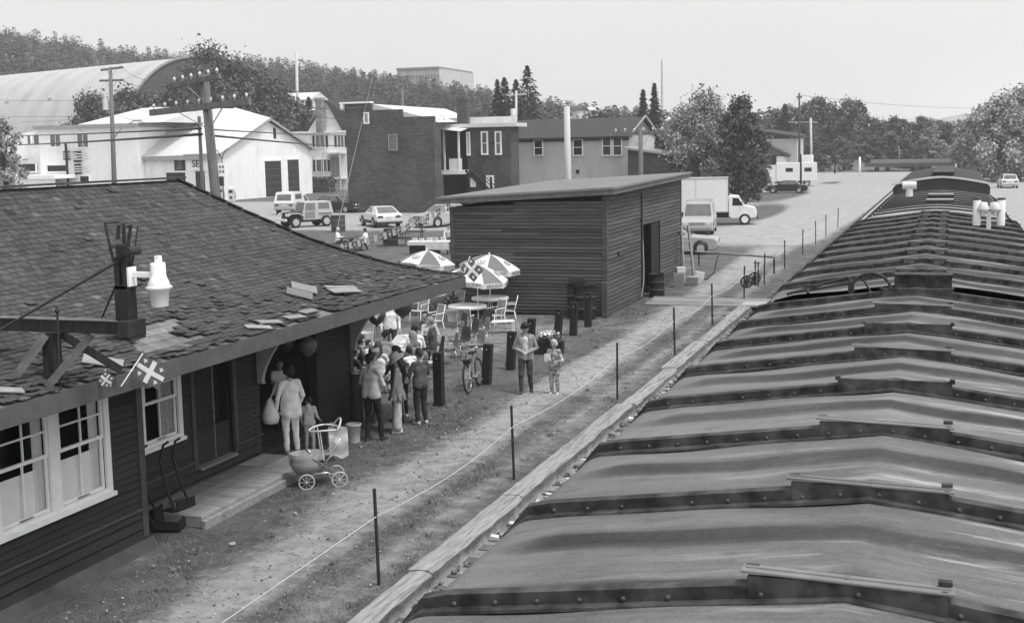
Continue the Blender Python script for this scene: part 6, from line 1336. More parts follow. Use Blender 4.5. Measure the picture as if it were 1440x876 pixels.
# old jeep
q = gp(425, 321); t = thing('jeep', 'old light grey jeep with round headlights and a dark hood facing the camera', 'jeep', (q.x - .5, q.y + 1.6, 0), face(-.75, -1) + PI / 2); t.scale = (1.1, 1.1, 1.1)
b = MB(); b.span((-1.75, -.72, .5), (.55, .72, 1.08)); b.build('body', PAINTG, t, .04); b = MB(); b.prism([(.55, .6), (.55, 1.12), (1.6, 1.02), (1.6, .6)], 1, -.52, .52); b.build('hood', GREYD, t, .03)
for s_ in (-1, 1):
    b = MB(); b.prism([(.5, .72), (.85, 1.0), (1.55, 1.0), (1.75, .82), (1.72, .78), (1.5, .94), (.9, .94), (.55, .68)], 1, s_ * .74 - .22, s_ * .74 + .22); b.build('front_fender', PAINTG, t, .02)
    b = MB(); b.box((-1.15, s_ * .76, .98), (1.0, .16, .06)); b.build('rear_fender', PAINTG, t, .02)
    b = MB(); b.tube((1.6, s_ * .36, .88), (1.66, s_ * .36, .88), .1, n=18); b.build('headlight', LAMP, t)
    for x in (1.15, -1.15): wheel_part(t, x, s_ * .76, .38, .22)
    b = MB(); b.span((-.35, s_ * .73 - .01, .62), (.4, s_ * .73 + .01, 1.06)); b.build('door', GREYM, t)
b = MB(); b.box((1.61, 0, .82), (.04, .6, .42)); [b.box((1.635, -.24 + .08 * k, .82), (.02, .035, .34), mi=1) for k in range(7)]; b.build('grille', [BLACK, GREYD], t); b = MB(); b.box((1.85, 0, .55), (.14, 1.6, .16)); b.box((-1.85, 0, .55), (.12, 1.5, .14)); b.build('bumper', PAINTW, t, .02)
g = house_solid(-1.72, -1.6, .35, .5, 1.08, 1.72, .7, .64); greenhouse(t, g, PAINTG, [(0, .1, .5, .2, .85), (0, .6, .95, .1, .85), (2, .05, .4, .1, .85), (2, .5, .9, .2, .85), (1, .05, .95, .08, .9), (3, .2, .8, .2, .85)], PAINTW, GREYGLASS); b = MB(); b.span((-1.5, -.4, .35), (1.5, .4, .55)); b.build('chassis', BLACK, t)
# pickup with camper cap
q = gp(393, 303); t = motor('two tone pickup with a camper cap, seen from behind the jeep', 'pickup', 'pickup_truck', (q.x + .2, q.y + 2.6, 0), face(-.1, 1) + PI / 2, [(-2.6, .5), (-2.6, 1.05), (.9, 1.08), (2.4, 1.02), (2.6, .85), (2.6, .5), (2.3, .4), (-2.3, .42)], 1.98, None, [], PAINTG, (-1.6, 1.65), .38, pane=GREYGLASS)
greenhouse(t, house_solid(-2.62, -2.3, -.1, -.05, 1.05, 2.05, .96, .82), PAINTW, [(3, .12, .88, .25, .8), (0, .2, .8, .35, .8), (2, .2, .8, .35, .8)], PAINTW, GREYGLASS); greenhouse(t, house_solid(0, .1, .75, 1.3, 1.05, 1.75, .92, .74), PAINTW, [(0, .15, .8, .15, .85), (2, .2, .85, .15, .85), (1, .08, .92, .1, .9)], PAINTW, GREYGLASS)
# far camper
q = gp(1118, 263); t = thing('camper_van', 'boxy white camper truck behind the black sedan with the pale roof', 'camper', (q.x - .6, q.y + 2, 0), PI + .15); b = MB(); b.span((-3, -1.1, .7), (2.0, 1.1, 3.0)); b.prism([(2.0, .6), (2.0, 2.0), (2.5, 2.0), (3.0, 1.2), (3.9, 1.1), (3.9, .5)], 1, -1, 1); b.build('body', PAINTW, t, .05)
for x in (-1.9, 0.4): 
    for s_ in (-1, 1): b = MB(); b.box((x, s_ * 1.105, 2.1), (.9, .012, .5)); b.build('window', DARKGLASS, t)
for x in (-1.8, 2.9):
    for s_ in (-1, 1): wheel_part(t, x, s_ * .95, .38)
b = MB(); b.span((-3.01, -.9, 1.6), (-3.0, .9, 2.4)); b.build('window', GREYGLASS, t)

# ================================================================== BUILDINGS
def brick_mat(name, g, mortar, scale=1.0):
    m = bpy.data.materials.new(name); m.use_nodes = True; n = m.node_tree.nodes; l = m.node_tree.links; b = n['Principled BSDF']; b.inputs['Roughness'].default_value = .9
    tc = n.new('ShaderNodeTexCoord'); sx = n.new('ShaderNodeSeparateXYZ'); l.new(tc.outputs['Object'], sx.inputs[0]); ad = n.new('ShaderNodeMath'); ad.operation = 'ADD'; l.new(sx.outputs[0], ad.inputs[0]); l.new(sx.outputs[1], ad.inputs[1])
    cx = n.new('ShaderNodeCombineXYZ'); l.new(ad.outputs[0], cx.inputs[0]); l.new(sx.outputs[2], cx.inputs[1]); br = n.new('ShaderNodeTexBrick'); l.new(cx.outputs[0], br.inputs['Vector'])
    br.inputs['Scale'].default_value = scale; br.inputs['Brick Width'].default_value = .42; br.inputs['Row Height'].default_value = .16; br.inputs['Mortar Size'].default_value = .018
    br.inputs['Color1'].default_value = (g * .7, g * .7, g * .7, 1); br.inputs['Color2'].default_value = (g * 1.4, g * 1.4, g * 1.4, 1); br.inputs['Mortar'].default_value = (mortar, mortar, mortar, 1)
    nz = n.new('ShaderNodeTexNoise'); nz.inputs['Scale'].default_value = .5; nz.inputs['Detail'].default_value = 8; l.new(tc.outputs['Object'], nz.inputs['Vector']); mr = n.new('ShaderNodeMapRange'); mr.inputs[1].default_value = .3; mr.inputs[2].default_value = .7; mr.inputs[3].default_value = .7; mr.inputs[4].default_value = 1.25; l.new(nz.outputs[0], mr.inputs[0])
    hs = n.new('ShaderNodeMix'); hs.data_type = 'RGBA'; hs.blend_type = 'MULTIPLY'; hs.inputs[0].default_value = 1; l.new(br.outputs[0], hs.inputs[6]); l.new(mr.outputs[0], hs.inputs[7]); l.new(hs.outputs[2], b.inputs['Base Color']); return m
BRICK = brick_mat('dark_brick', .054, .1); FOUND = brick_mat('foundation_block', .22, .16, .6); METALROOF = mat('pale_metal_roof', .62, .5, .06, 2, dirt=.18, dirt_scale=.4, stretch=(3, .4, .4)); DARKROOF = mat('dark_felt', .055, .9, .25, 3, dirt=.2); DOORD = mat('garage_door', .03, .6, .3, 4); TRIMW = WHITE; TRIMG = mat('grey_trim', .3, .7, .1, 3); SIGNB = mat('black_sign', .015, .5, .1, 3)
class Bld:
    def __init__(s, name, lab, cat, loc): s.t = thing(name, lab, cat, loc); s.o = Vector(loc)
    def part(s, b, name, m, parent=None, bevel=0.0):
        b.v = [tuple(Vector(v) - s.o) for v in b.v]; return b.build(name, m, parent or s.t, bevel)
    def rect_y(s, name, px0, py0, px1, py1, Y, m, depth=.06, frame=None, fm=None, bars=(0, 0)):
        """panel on a wall facing -Y, between two picture points on that wall"""
        a, c = at(px0, py0, 1, Y), at(px1, py1, 1, Y); x0, x1 = sorted((a.x, c.x)); z0, z1 = sorted((a.z, c.z)); return s.panel_y(name, x0, x1, z0, z1, Y, m, depth, frame, fm, bars)
    def panel_y(s, name, x0, x1, z0, z1, Y, m, depth=.06, frame=None, fm=None, bars=(0, 0)):
        f = frame or 0; par = None
        if frame:
            b = MB(); d = depth + .05; b.span((x0 - f, Y - d, z0 - f), (x0, Y - .002, z1 + f)); b.span((x1, Y - d, z0 - f), (x1 + f, Y - .002, z1 + f)); b.span((x0, Y - d, z1), (x1, Y - .002, z1 + f)); b.span((x0 - f * .3, Y - d - .04, z0 - f), (x1 + f * .3, Y - .002, z0))
            for k in range(bars[0]): x = x0 + (x1 - x0) * (k + 1) / (bars[0] + 1); b.span((x - .03, Y - depth - .02, z0), (x + .03, Y - depth + .001, z1))
            for k in range(bars[1]): z = z0 + (z1 - z0) * (k + 1) / (bars[1] + 1); b.span((x0, Y - depth - .02, z - .03), (x1, Y - depth + .002, z + .03))
            par = s.part(b, name, fm or TRIMW)
        b = MB(); b.span((x0, Y - depth, z0), (x1, Y - .003, z1)); return s.part(b, 'pane' if frame else name, m, par)
    def panel_x(s, name, y0, y1, z0, z1, X, m, depth=.06, frame=0, fm=None, bars=(0, 0)):
        par = None
        if frame:
            f = frame; b = MB(); d = depth + .05; b.span((X + .002, y0 - f, z0 - f), (X + d, y0, z1 + f)); b.span((X + .002, y1, z0 - f), (X + d, y1 + f, z1 + f)); b.span((X + .002, y0, z1), (X + d, y1, z1 + f)); b.span((X + .002, y0, z0 - f), (X + d, y1, z0))
            for k in range(bars[0]): y = y0 + (y1 - y0) * (k + 1) / (bars[0] + 1); b.span((X + depth - .001, y - .03, z0), (X + depth + .02, y + .03, z1))
            for k in range(bars[1]): z = z0 + (z1 - z0) * (k + 1) / (bars[1] + 1); b.span((X + depth - .002, y0, z - .04), (X + depth + .02, y1, z + .04))
            par = s.part(b, name, fm or TRIMW)
        b = MB(); b.span((X + .003, y0, z0), (X + depth, y1, z1)); return s.part(b, 'pane' if frame else name, m, par)
# ---- white garage
G = Bld('garage', 'white service garage with a gabled end of two dark doors', 'garage', (-92, 140, 0)); GX, GY0, GY1 = -81.5, 132.3, 155.2; GXL = at(136, 230, 1, GY0).x; PK = (GY0 + GY1) / 2
rl = at(212, 151, 1, PK); r1 = at(330, 153, 1, PK)
b = MB(); b.add([(GX, GY0, -.2), (GX, GY1, -.2), (GX, GY1, 6.0), (GX, PK, 9.5), (GX, GY0, 5.6)], [(0, 1, 2, 3, 4)]); b.add([(GXL, GY0, -.2), (GX, GY0, -.2), (GX, GY0, 5.6), (GXL, GY0, 5.4)], [(0, 1, 2, 3)]); b.add([(GXL, GY0, -.2), (GXL, GY0, 5.4), (GXL, GY1, 5.4), (GXL, GY1, -.2)], [(0, 1, 2, 3)]); b.add([(GX, GY1, -.2), (GXL, GY1, -.2), (GXL, GY1, 6), (GX, GY1, 6)], [(0, 1, 2, 3)]); G.part(b, 'wall', WALLWHITE)
ridge = [(GX + .5, PK, 9.75), (r1.x, PK, r1.z), (rl.x, PK, rl.z)]; e0 = [(GX + .5, GY0 - .6, 5.5), (r1.x, GY0 - .6, 5.45), (GXL - .5, GY0 - .6, 5.3)]; e1 = [(GX + .5, GY1 + .6, 5.75), (r1.x, GY1 + .6, 5.6), (GXL - .5, GY1 + .6, 5.4)]
b = MB()
for k in range(2):
    for e in (e0, e1): b.add([e[k], e[k + 1], ridge[k + 1], ridge[k]], [(0, 1, 2, 3)])
b.add([e0[2], e1[2], ridge[2]], [(0, 1, 2)]); ro = G.part(b, 'roof', METALROOF); so = ro.modifiers.new('solid', 'SOLIDIFY'); so.thickness = .14
b = MB(); b.beam((GX + .52, GY0 - .6, 5.45), (GX + .52, PK, 9.7), .06, .3); b.beam((GX + .52, PK, 9.7), (GX + .52, GY1 + .6, 5.7), .06, .3); b.span((GXL - .4, GY0 - .62, 4.9), (GX + .3, GY0 - .5, 5.38)); G.part(b, 'fascia', TRIMG)
def gy(px, py): return at(px, py, 0, GX)
for i, (px0, px1, yt) in enumerate(((373, 396, 227), (405, 421, 225))):
    a, c = gy(px0, 270), gy(px1, 270); z1 = gy(px0, yt).z; G.panel_x('garage_door', a.y, c.y, .02, z1, GX, DOORD, .05, .3, TRIMW); [G.panel_x('door_bar', a.y, c.y, .9 + .85 * k, .98 + .85 * k, GX, mat('door_rail', .1, .6, .2, 4), .08) for k in range(4)]
a, c = gy(384, 180), gy(388, 195); G.panel_x('gable_vent', a.y, c.y, c.z, a.z, GX, SIGNB, .05)
for name, x0, y0_, x1, y1_, m_ in (('dark_sign', 245, 223, 261, 240, SIGNB), ('window', 234, 243, 262, 257, DARKGLASS), ('window', 275, 241, 290, 272, DARKGLASS), ('window', 303, 239, 316, 262, DARKGLASS), ('window', 322, 239, 331, 265, DARKGLASS), ('window', 112, 248, 126, 256, DARKGLASS), ('window', 152, 248, 165, 256, DARKGLASS), ('window', 184, 248, 199, 255, DARKGLASS)):
    x0 = max(x0, 137) if name == 'window' and x0 < 137 else x0
    if x1 - x0 < 4: continue
    if x1 > 318: continue
    G.rect_y(name, x0, y0_, x1, y1_, GY0, m_, .07, None if name == 'dark_sign' else .12)
sg_ = G.rect_y('sign_board', 262, 222, 300, 240, GY0, WHITE, .12); a = at(273, 231, 1, GY0 - .2); text_part('lettering', 'SE', 1.15, SIGNB, G.t, a - G.o + Vector((.2, 0, 0)), (PI / 2, 0, 0), .02)
for k in range(4): a = at(253, 226 + 3.6 * k, 1, GY0); b = MB(); b.box((a.x, GY0 - .09, a.z), (random.uniform(.5, .95), .02, .09)); G.part(b, 'sign_line', TRIMG)
# pumps
for k, (px, py) in enumerate(((311, 283), (326, 284))):
    q = gp(px, py); t = thing('fuel_pump', ['left fuel pump before the white garage', 'right fuel pump before the white garage'][k], 'fuel pump', (q.x, q.y, 0), .2, 'fuel pumps'); b = MB(); b.box((0, 0, .75), (.7, .45, 1.5)); b.build('cabinet', OFFWHITE, t, .04); b = MB(); b.box((0, -.235, 1.2), (.5, .02, .35)); b.box((0, -.235, .5), (.3, .02, .3)); b.build('dial', GREYD, t); b = MB(); b.box((0, 0, 1.62), (.75, .3, .24)); b.build('globe_box', WHITE, t, .04); b = MB(); b.path([(.36, 0, 1.2), (.55, -.1, .9), (.5, -.1, .4), (.37, -.05, .7)], .03); b.build('hose', BLACK, t)
q = gp(318, 284); t = thing('sign_post', 'white price sign on a forked post by the fuel pumps', 'sign', (q.x, q.y - .5, 0)); b = MB(); b.tube((0, 0, 0), (0, 0, 5.0), .06); b.path([(0, 0, 4.9), (-.4, 0, 5.8), (-1.0, 0, 6.2)], .05); b.path([(0, 0, 4.9), (.4, 0, 5.8), (.9, 0, 6.1)], .05); b.build('post', IRON, t); b = MB(); b.box((0, -.1, 3.7), (1.0, .1, 1.5)); b.build('panel', WHITE, t)
b = MB(); [b.box((-.2 + .4 * (k % 2), -.16, 4.05 - .55 * (k // 2)), (.28, .02, .32)) for k in range(4)]; b.build('price_digits', GREYM, t)
# ---- white building with shop signs at the left
Lb = Bld('shop_building', 'white two storey shop building with black signs at the left edge', 'building', (-122, 134, 0)); LY = 131.0
def lx(px, py): return at(px, py, 1, LY)
a, c = lx(59, 262), lx(192, 180); b = MB(); b.span((a.x, LY, -.2), (c.x, LY + 18, c.z + .1)); Lb.part(b, 'wall', WALLWHITE); b = MB(); b.span((a.x - .4, LY - .5, c.z + .1), (c.x + .3, LY + 18.4, c.z + .55)); Lb.part(b, 'eave_board', TRIMG)
b = MB(); p = [(lx(110, 177).x, LY - .2, c.z + .56), (lx(230, 177).x, LY - .2, c.z + .56), (lx(230, 177).x, LY + 18, c.z + .56), (lx(110, 177).x, LY + 18, c.z + .56), (lx(138, 153).x, LY + 9, lx(138, 150).z), (lx(230, 153).x, LY + 9, lx(138, 150).z)]; b.add(p, [(0, 1, 5, 4), (2, 3, 4, 5), (0, 4, 3), (1, 2, 5)]); Lb.part(b, 'roof', METALROOF)
a2, c2 = lx(12, 262), lx(59, 190); b = MB(); b.add([(a2.x, LY + .3, -.2), (a.x, LY + .3, -.2), (a.x, LY + .3, lx(59, 183).z), (a2.x, LY + .3, lx(20, 191).z)], [(0, 1, 2, 3)]); b.add([(a2.x, LY + .3, lx(20, 191).z), (a.x, LY + .3, lx(59, 183).z), (a.x, LY + 9, lx(59, 183).z + .5), (a2.x, LY + 9, lx(20, 191).z + .5)], [(0, 1, 2, 3)]); b.add([(a2.x, LY + .3, -.2), (a2.x, LY + .3, lx(20, 191).z), (a2.x, LY + 9, lx(20, 191).z + .5), (a2.x, LY + 9, -.2)], [(0, 1, 2, 3)]); Lb.part(b, 'wing', WALLWHITE)
for x0, y0_, x1, y1_, m_, nm in ((71, 190, 86, 206, GREYGLASS, 'window'), (109, 188, 125, 207, GREYGLASS, 'window'), (25, 231, 51, 241, DARKGLASS, 'window'), (67, 233, 97, 241, DARKGLASS, 'window'), (113, 248, 126, 256, DARKGLASS, 'window'), (32, 224, 40, 232, SIGNB, 'sign'), (89, 213, 99, 225, SIGNB, 'sign'), (103.5, 213, 115, 228, SIGNB, 'sign'), (105, 231, 115, 245, SIGNB, 'sign')):
    if nm == 'window': Lb.rect_y(nm, x0, y0_, x1, y1_, LY, m_, .08, .12, None, (1, 0) if y0_ < 210 else (0, 0))
    else:
        Lb.rect_y(nm, x0, y0_, x1, y1_, LY - .25, m_, .12)
        for k in range(3): q0 = lx(x0 + 1.2, y0_ + (y1_ - y0_) * (.25 + .25 * k)); q1 = lx(x1 - 1.5 - 2 * (k % 2), 0); b = MB(); b.span((q0.x, LY - .39, q0.z - .07), (q1.x, LY - .371, q0.z + .07)); Lb.part(b, 'sign_line', OFFWHITE)
for x0, x1 in ((39, 44), (48, 56)): Lb.rect_y('window', x0, 191, x1, 204, LY + .3, GREYGLASS, .08, .1)
b = MB(); q0, q1 = lx(0, 246), lx(105, 241); b.span((q0.x, LY - 4, 0), (q1.x, LY - 3.7, q1.z - .8)); b.span((q0.x - .5, LY - 4.3, q1.z - .8), (q1.x + .3, LY - .02, q1.z - .35)); Lb.part(b, 'shop_canopy', WALLWHITE)
b = MB(); q0, q1 = lx(102, 260), lx(102, 201); b.span((q0.x - .12, LY - .9, -.2), (q0.x + .12, LY - .7, q1.z)); Lb.part(b, 'sign_post', BLACK)
# ---- arched hall
Q = Bld('arched_hall', 'huge pale barrel vaulted hall with a dark arched end below the hill', 'hall', (-140, 190, 0))
pA = at(272, 81, 1, 172.0); pB = at(22, 101, 1, 190.0); axd = Vector((pB.x - pA.x, pB.y - pA.y, 0)); axl = axd.length * 1.25; axd.normalize(); sd_ = Vector((-axd.y, axd.x, 0)); zc = 3.0; Rr = pA.z - zc; 
if sd_.y > 0: sd_ = -sd_
WID = 14.5
def arch(u, s): return Vector((pA.x, pA.y, 0)) + axd * s + sd_ * (WID * math.cos(u)) + Vector((0, 0, zc + Rr * math.sin(u)))
b = MB(); n = 40; us = np.linspace(-.25, PI + .25, n); pts = lambda s: [arch(u, s) for u in us]
dz = (pB.z - pA.z)
A_, B2 = pts(0), pts(axl)
ns = 24
for k in range(ns):
    P0, P1 = pts(axl * k / ns), pts(axl * (k + 1) / ns); b.add(P0 + P1, [(i, i + 1, n + i + 1, n + i) for i in range(n - 1)], 0, (-.04 if k % 2 else .03), True)
Q.part(b, 'roof', mat('hall_roof', .46, .5, .06, 2, dirt=.2, dirt_scale=.25)); b = MB(); b.add(A_, [tuple(range(n))]); Q.part(b, 'end_wall', mat('hall_end', .1, .8, .2, 3)); b = MB()
for u0, u1 in zip(us[:-1], us[1:]): b.beam(arch(u0, -.1) + Vector((0, 0, .05)), arch(u1, -.1) + Vector((0, 0, .05)), .3, .3)
Q.part(b, 'arch_edge', TRIMG)
for s in (.35, .55, .72, .9):
    b = MB(); b.add([arch(u, axl * s) * 1.0 + (arch(u, 0) - arch(u, 0)) + Vector((0, -.05, .05)) for u in (.35, .75)] + [arch(u, axl * s + 1.2) + Vector((0, -.05, .05)) for u in (.75, .35)], [(0, 1, 2, 3)]); Q.part(b, 'roof_patch', mat('roof_patch', .26, .6, .2, 2))
# ---- white house with chimney
Hs = Bld('white_house', 'white house with a tall chimney and a steep dark roof left of the brick building', 'house', (-75, 172, 0)); HY = 168.0
def hx(px, py): return at(px, py, 1, HY)
a, c = hx(396, 262), hx(500, 186); b = MB(); b.span((a.x, HY, -.2), (c.x, HY + 9, c.z)); Hs.part(b, 'wall', WALLWHITE); b = MB(); b.span((a.x - .3, HY - .3, c.z), (c.x, HY + 9, c.z + .25)); Hs.part(b, 'eave', TRIMW)
b = MB(); zt = hx(455, 143).z; xl, xr_, xm = hx(430, 186).x, hx(480, 186).x, hx(456, 150).x; b.prism([(xl, c.z + .25), (xr_, c.z + .25), (xm, zt)], 1, HY + .6, HY + .75); Hs.part(b, 'gable', WALLWHITE); b = MB(); b.add([(xm, HY + .3, zt + .15), (xr_ + .3, HY + .3, c.z + .3), (xr_ + 7, HY + 7, c.z + .3), (xm + 5, HY + 7, zt + .15)], [(0, 1, 2, 3)]); b.add([(xm, HY + .3, zt + .15), (xl - .3, HY + .3, c.z + .2), (xl - .3, HY + 8, c.z + .2), (xm, HY + 8, zt + .15)], [(0, 1, 2, 3)]); b.add([(xm, HY + .25, zt + .2), (xm + 8, HY + 3.5, zt + .2), (xm + 8, HY - .2, c.z + .25), (xr_ + .2, HY - .2, c.z + .25)], [(0, 1, 2, 3)]); Hs.part(b, 'roof', DARKROOF)
b = MB(); q0 = hx(452.5, 180); b.box((q0.x, HY - .3, (c.z + hx(452, 140).z) / 2 + .1), (1.0, 1.0, hx(452, 140).z - c.z)); b.box((q0.x, HY - .3, hx(452, 140).z), (1.2, 1.2, .35)); Hs.part(b, 'chimney', FOUND)
for x0, y0_, x1, y1_, br in ((444, 191, 457, 207, 1), (475, 191, 484, 207, 1), (445, 225, 460, 241, 1)):
    Hs.rect_y('window', x0, y0_, x1, y1_, HY, GREYGLASS, .08, .12, None, (br, 0))
    q0, q1 = hx(x0 - 4, y1_), hx(x0 - 1.4, y0_); b = MB(); b.span((q0.x, HY - .1, q0.z), (q1.x, HY - .01, q1.z)); Hs.part(b, 'shutter', BLACK); q0, q1 = hx(x1 + 1.4, y1_), hx(x1 + 4, y0_); b = MB(); b.span((q0.x, HY - .1, q0.z), (q1.x, HY - .01, q1.z)); Hs.part(b, 'shutter', BLACK)
Hs.rect_y('door', 466, 222, 478, 248, HY, GREYM, .08, .15, TRIMG, (1, 0)); b = MB(); q0, q1 = hx(463, 250), hx(488, 250); b.span((q0.x, HY - 2, q0.z - .2), (q1.x, HY, q0.z)); b.span((q0.x, HY - 2, q0.z - .2 + 3.6), (q1.x, HY, q0.z + 3.6)); [b.span((x - .06, HY - 2, -.1), (x + .06, HY - 1.88, q0.z + 3.5)) for x in (q0.x + .1, q1.x - .1)]; Hs.part(b, 'porch', OFFWHITE)
# ---- brick building
Bk = Bld('brick_building', 'dark brick two storey building with a stepped parapet wall', 'building', (-46, 115, 0)); BY = 105.5
def bx(px, py): return at(px, py, 1, BY)
xs_ = [bx(487, 200).x, bx(523, 200).x, bx(566, 200).x, bx(611, 200).x]; zs_ = [bx(500, 146).z, bx(545, 154.5).z, bx(590, 164).z]
b = MB(); prof = [(xs_[0], -.2), (xs_[3], -.2), (xs_[3], zs_[2]), (xs_[2], zs_[2]), (xs_[2], zs_[1]), (xs_[1], zs_[1]), (xs_[1], zs_[0]), (xs_[0], zs_[0])]; b.prism(prof, 1, BY, BY + .4); b.span((xs_[0], BY + .4, -.2), (xs_[0] + .4, BY + 18, zs_[1] - .5)); b.span((xs_[3] - .4, BY + .4, -.2), (xs_[3], BY + 1.5, zs_[2] - .6)); b.span((xs_[0], BY + 17.6, -.2), (xs_[3] - 3, BY + 18, zs_[2] - .4)); Bk.part(b, 'brick_wall', BRICK)
b = MB(); b.span((xs_[0] - .45, BY - .25, zs_[0]), (xs_[1] + .05, BY + .5, zs_[0] + .14)); b.span((xs_[0] - .4, BY - .2, zs_[0] - .5), (xs_[0] - .1, BY + .1, zs_[0])); Bk.part(b, 'parapet_cap', TRIMW)
b = MB(); b.add([(xs_[1], BY + .41, zs_[1] + .55), (xs_[3] + .2, BY + .41, zs_[2] - .75 + .2), (xs_[3] - 2.5, BY + 18, zs_[2] - .5 + .3), (xs_[1], BY + 18, zs_[1] + .5)], [(0, 1, 2, 3)]); b.add([(xs_[1], BY + .41, zs_[1] - .1), (xs_[1], BY + .41, zs_[1] + .55), (xs_[3], BY + .41, zs_[2] - .3), (xs_[3], BY + .41, zs_[2] - .9)], [(0, 1, 2, 3)]); Bk.part(b, 'roof', METALROOF)
WY = 112.5
def wx_(px, py): return at(px, py, 1, WY)
w0, w1, w2 = wx_(613, 200).x, wx_(657, 200).x, wx_(718, 200).x; wt = wx_(690, 179).z
b = MB(); b.span((w1, WY, -.2), (w2, WY + 2.4, wt)); b.span((w1, WY + 2.4, -.2), (w1 + 2, WY + 9, wt - .1)); Bk.part(b, 'wing_wall', BRICK); b = MB(); b.span((w0 - .5, WY + 3, -.2), (w1, WY + 3.3, wt)); Bk.part(b, 'recess_wall', mat('recess_board', .05, .8, .2, 3)); b = MB(); b.span((w0 - .2, WY - .4, wt), (w2 + .7, WY + 2.8, wt + .35)); q = wx_(640, 182).z
b.add([(w0 - .4, WY - 2.2, wt + .1), (w1 + .2, WY - 2.2, wt - .35), (w1 + .2, WY + 3, wt + .36), (w0 - .4, WY + 3, wt + .36)], [(0, 1, 2, 3)]); b.span((w2 - 7, WY + 2.2, wt + .3), (w2 - .2, WY + 2.5, wt + 1.0)); Bk.part(b, 'wing_roof', METALROOF)
b = MB(); q0 = wx_(641.5, 165); b.box((q0.x, WY + 2, wt + 1.2), (1.0, 1.0, 2.8)); b.box((q0.x, WY + 2, wt + 2.65), (1.15, 1.15, .2)); Bk.part(b, 'chimney', BRICK)
for px0, px1, y0_, y1_ in ((653.5, 659, 188, 217), (678.5, 685, 187, 216), (698, 704, 187, 216)): Bk.rect_y('window', max(px0, 658), y0_, px1 + (1 if px0 < 658 else 0), y1_, WY, GREYGLASS, .08, .14, None, (0, 1))
Bk.rect_y('window', 513, 160, 518, 173, BY, TRIMG, .06, .1); Bk.rect_y('blocked_window', 547, 190, 558.5, 211, BY, mat('blocked_brick', .15, .9, .2, 4), .05, .06, TRIMG)
a = wx_(614, 240).z; b = MB(); b.span((w0 - .2, WY - 1.6, a - .35), (w1 + .2, WY + 3, a)); Bk.part(b, 'balcony', TRIMW); b = MB(); [b.span((x - .08, WY - 1.55, a), (x + .08, WY - 1.4, wt)) for x in (wx_(633, 200).x, wx_(653, 200).x)]; b.span((wx_(634, 0).x, WY - 1.5, a + .05), (wx_(652, 0).x, WY - 1.45, a + 1.1)); Bk.part(b, 'balcony_rail', TRIMW)
b = MB(); x0 = wx_(654, 0).x
for k in range(12): b.box((x0 + .3 + k * .3, WY - 1.0, a - .15 - k * .31), (.3, .9, .05))
for s_ in (-1.45, -.55): b.beam((x0 + .2, WY + s_, a), (x0 + 3.9, WY + s_, .1), .06, .2); b.beam((x0 + .2, WY + s_, a + .9), (x0 + 3.9, WY + s_, 1.0), .05, .06)
Bk.part(b, 'outside_stair', BLACK)
for x in (wx_(623, 0).x, wx_(629, 0).x):
    b = MB(); b.beam((x, WY - 1.5, a + 1.6), (x, WY - 1.6, wt + .9), .07, .07)
    Bk.part(b, 'ladder_rail', TRIMG)
b = MB(); [b.box(((wx_(623, 0).x + wx_(629, 0).x) / 2, WY - 1.55, a + 1.8 + .4 * k), (.4, .04, .05)) for k in range(9)]; Bk.part(b, 'ladder_rung', TRIMG)
Bk.rect_y('window', 613.5, 248, 623, 274, WY + 2.9, GREYGLASS, .08, .12, None, (2, 4)); Bk.rect_y('window', 663, 252, 668, 262, WY, WHITE, .08, .08); Bk.rect_y('door', 686, 249, 693, 268, WY, DARKGLASS, .08, .14); Bk.rect_y('door_panel', 686, 250, 689, 266, WY - .1, WHITE, .03)
# ---- long pale house with dark roof
W = Bld('long_house', 'long pale walled house with a dark low pitched roof beyond the shed', 'house', (-37, 128, 0)); WH = 125.0
def ww(px, py): return at(px, py, 1, WH)
a, c = ww(712, 281), ww(884, 190); b = MB(); b.span((a.x, WH, .9), (c.x, WH + 12, c.z)); W.part(b, 'wall', GREYWALL); b = MB(); b.span((a.x - .05, WH - .05, -.2), (c.x + .05, WH + 12, .9)); W.part(b, 'foundation', FOUND)
zr_ = ww(800, 167).z + .1; b = MB(); b.add([(a.x - 1, WH - .5, c.z - .12), (c.x + .3, WH - .5, c.z - .1), (c.x + .3, WH + 6, zr_), (a.x - 1, WH + 6, zr_)], [(0, 1, 2, 3)]); b.add([(a.x - 1, WH + 12.5, c.z - .1), (c.x + .3, WH + 12.5, c.z - .1), (c.x + .3, WH + 6, zr_), (a.x - 1, WH + 6, zr_)], [(0, 1, 2, 3)]); r_ = W.part(b, 'roof', DARKROOF); so = r_.modifiers.new('solid', 'SOLIDIFY'); so.thickness = .2
b = MB(); b.add([(c.x + .02, WH, c.z), (c.x + .02, WH + 12, c.z), (c.x + .02, WH + 6, zr_ - .15)], [(0, 1, 2)]); b.beam((c.x + .35, WH - .5, c.z), (c.x + .35, WH + 6, zr_ + .1), .1, .22, mi=1); b.beam((c.x + .35, WH + 6, zr_ + .1), (c.x + .35, WH + 12.5, c.z), .1, .22, mi=1); b.span((a.x, WH - .08, c.z - .5), (c.x, WH - .01, c.z - .1), mi=2); W.part(b, 'gable', [mat('gable_brick', .17, .9, .2, 3), TRIMG, BLACK])
for px0, px1, y0_, y1_ in ((752, 763, 198, 218), (807, 819, 197, 218), (848, 859, 193, 218), (863, 874, 193, 218)): W.rect_y('window', px0, y0_, px1, y1_, WH, DARKGLASS, .08, .09, None, (0, 1))
W.rect_y('vent', 810, 239, 815, 244, WH, BLACK, .05)
Ax = Bld('brick_annex', 'low dark brick annex with a lean-to roof beside the big leafy tree', 'building', (-33, 121, 0)); AY = 119.0
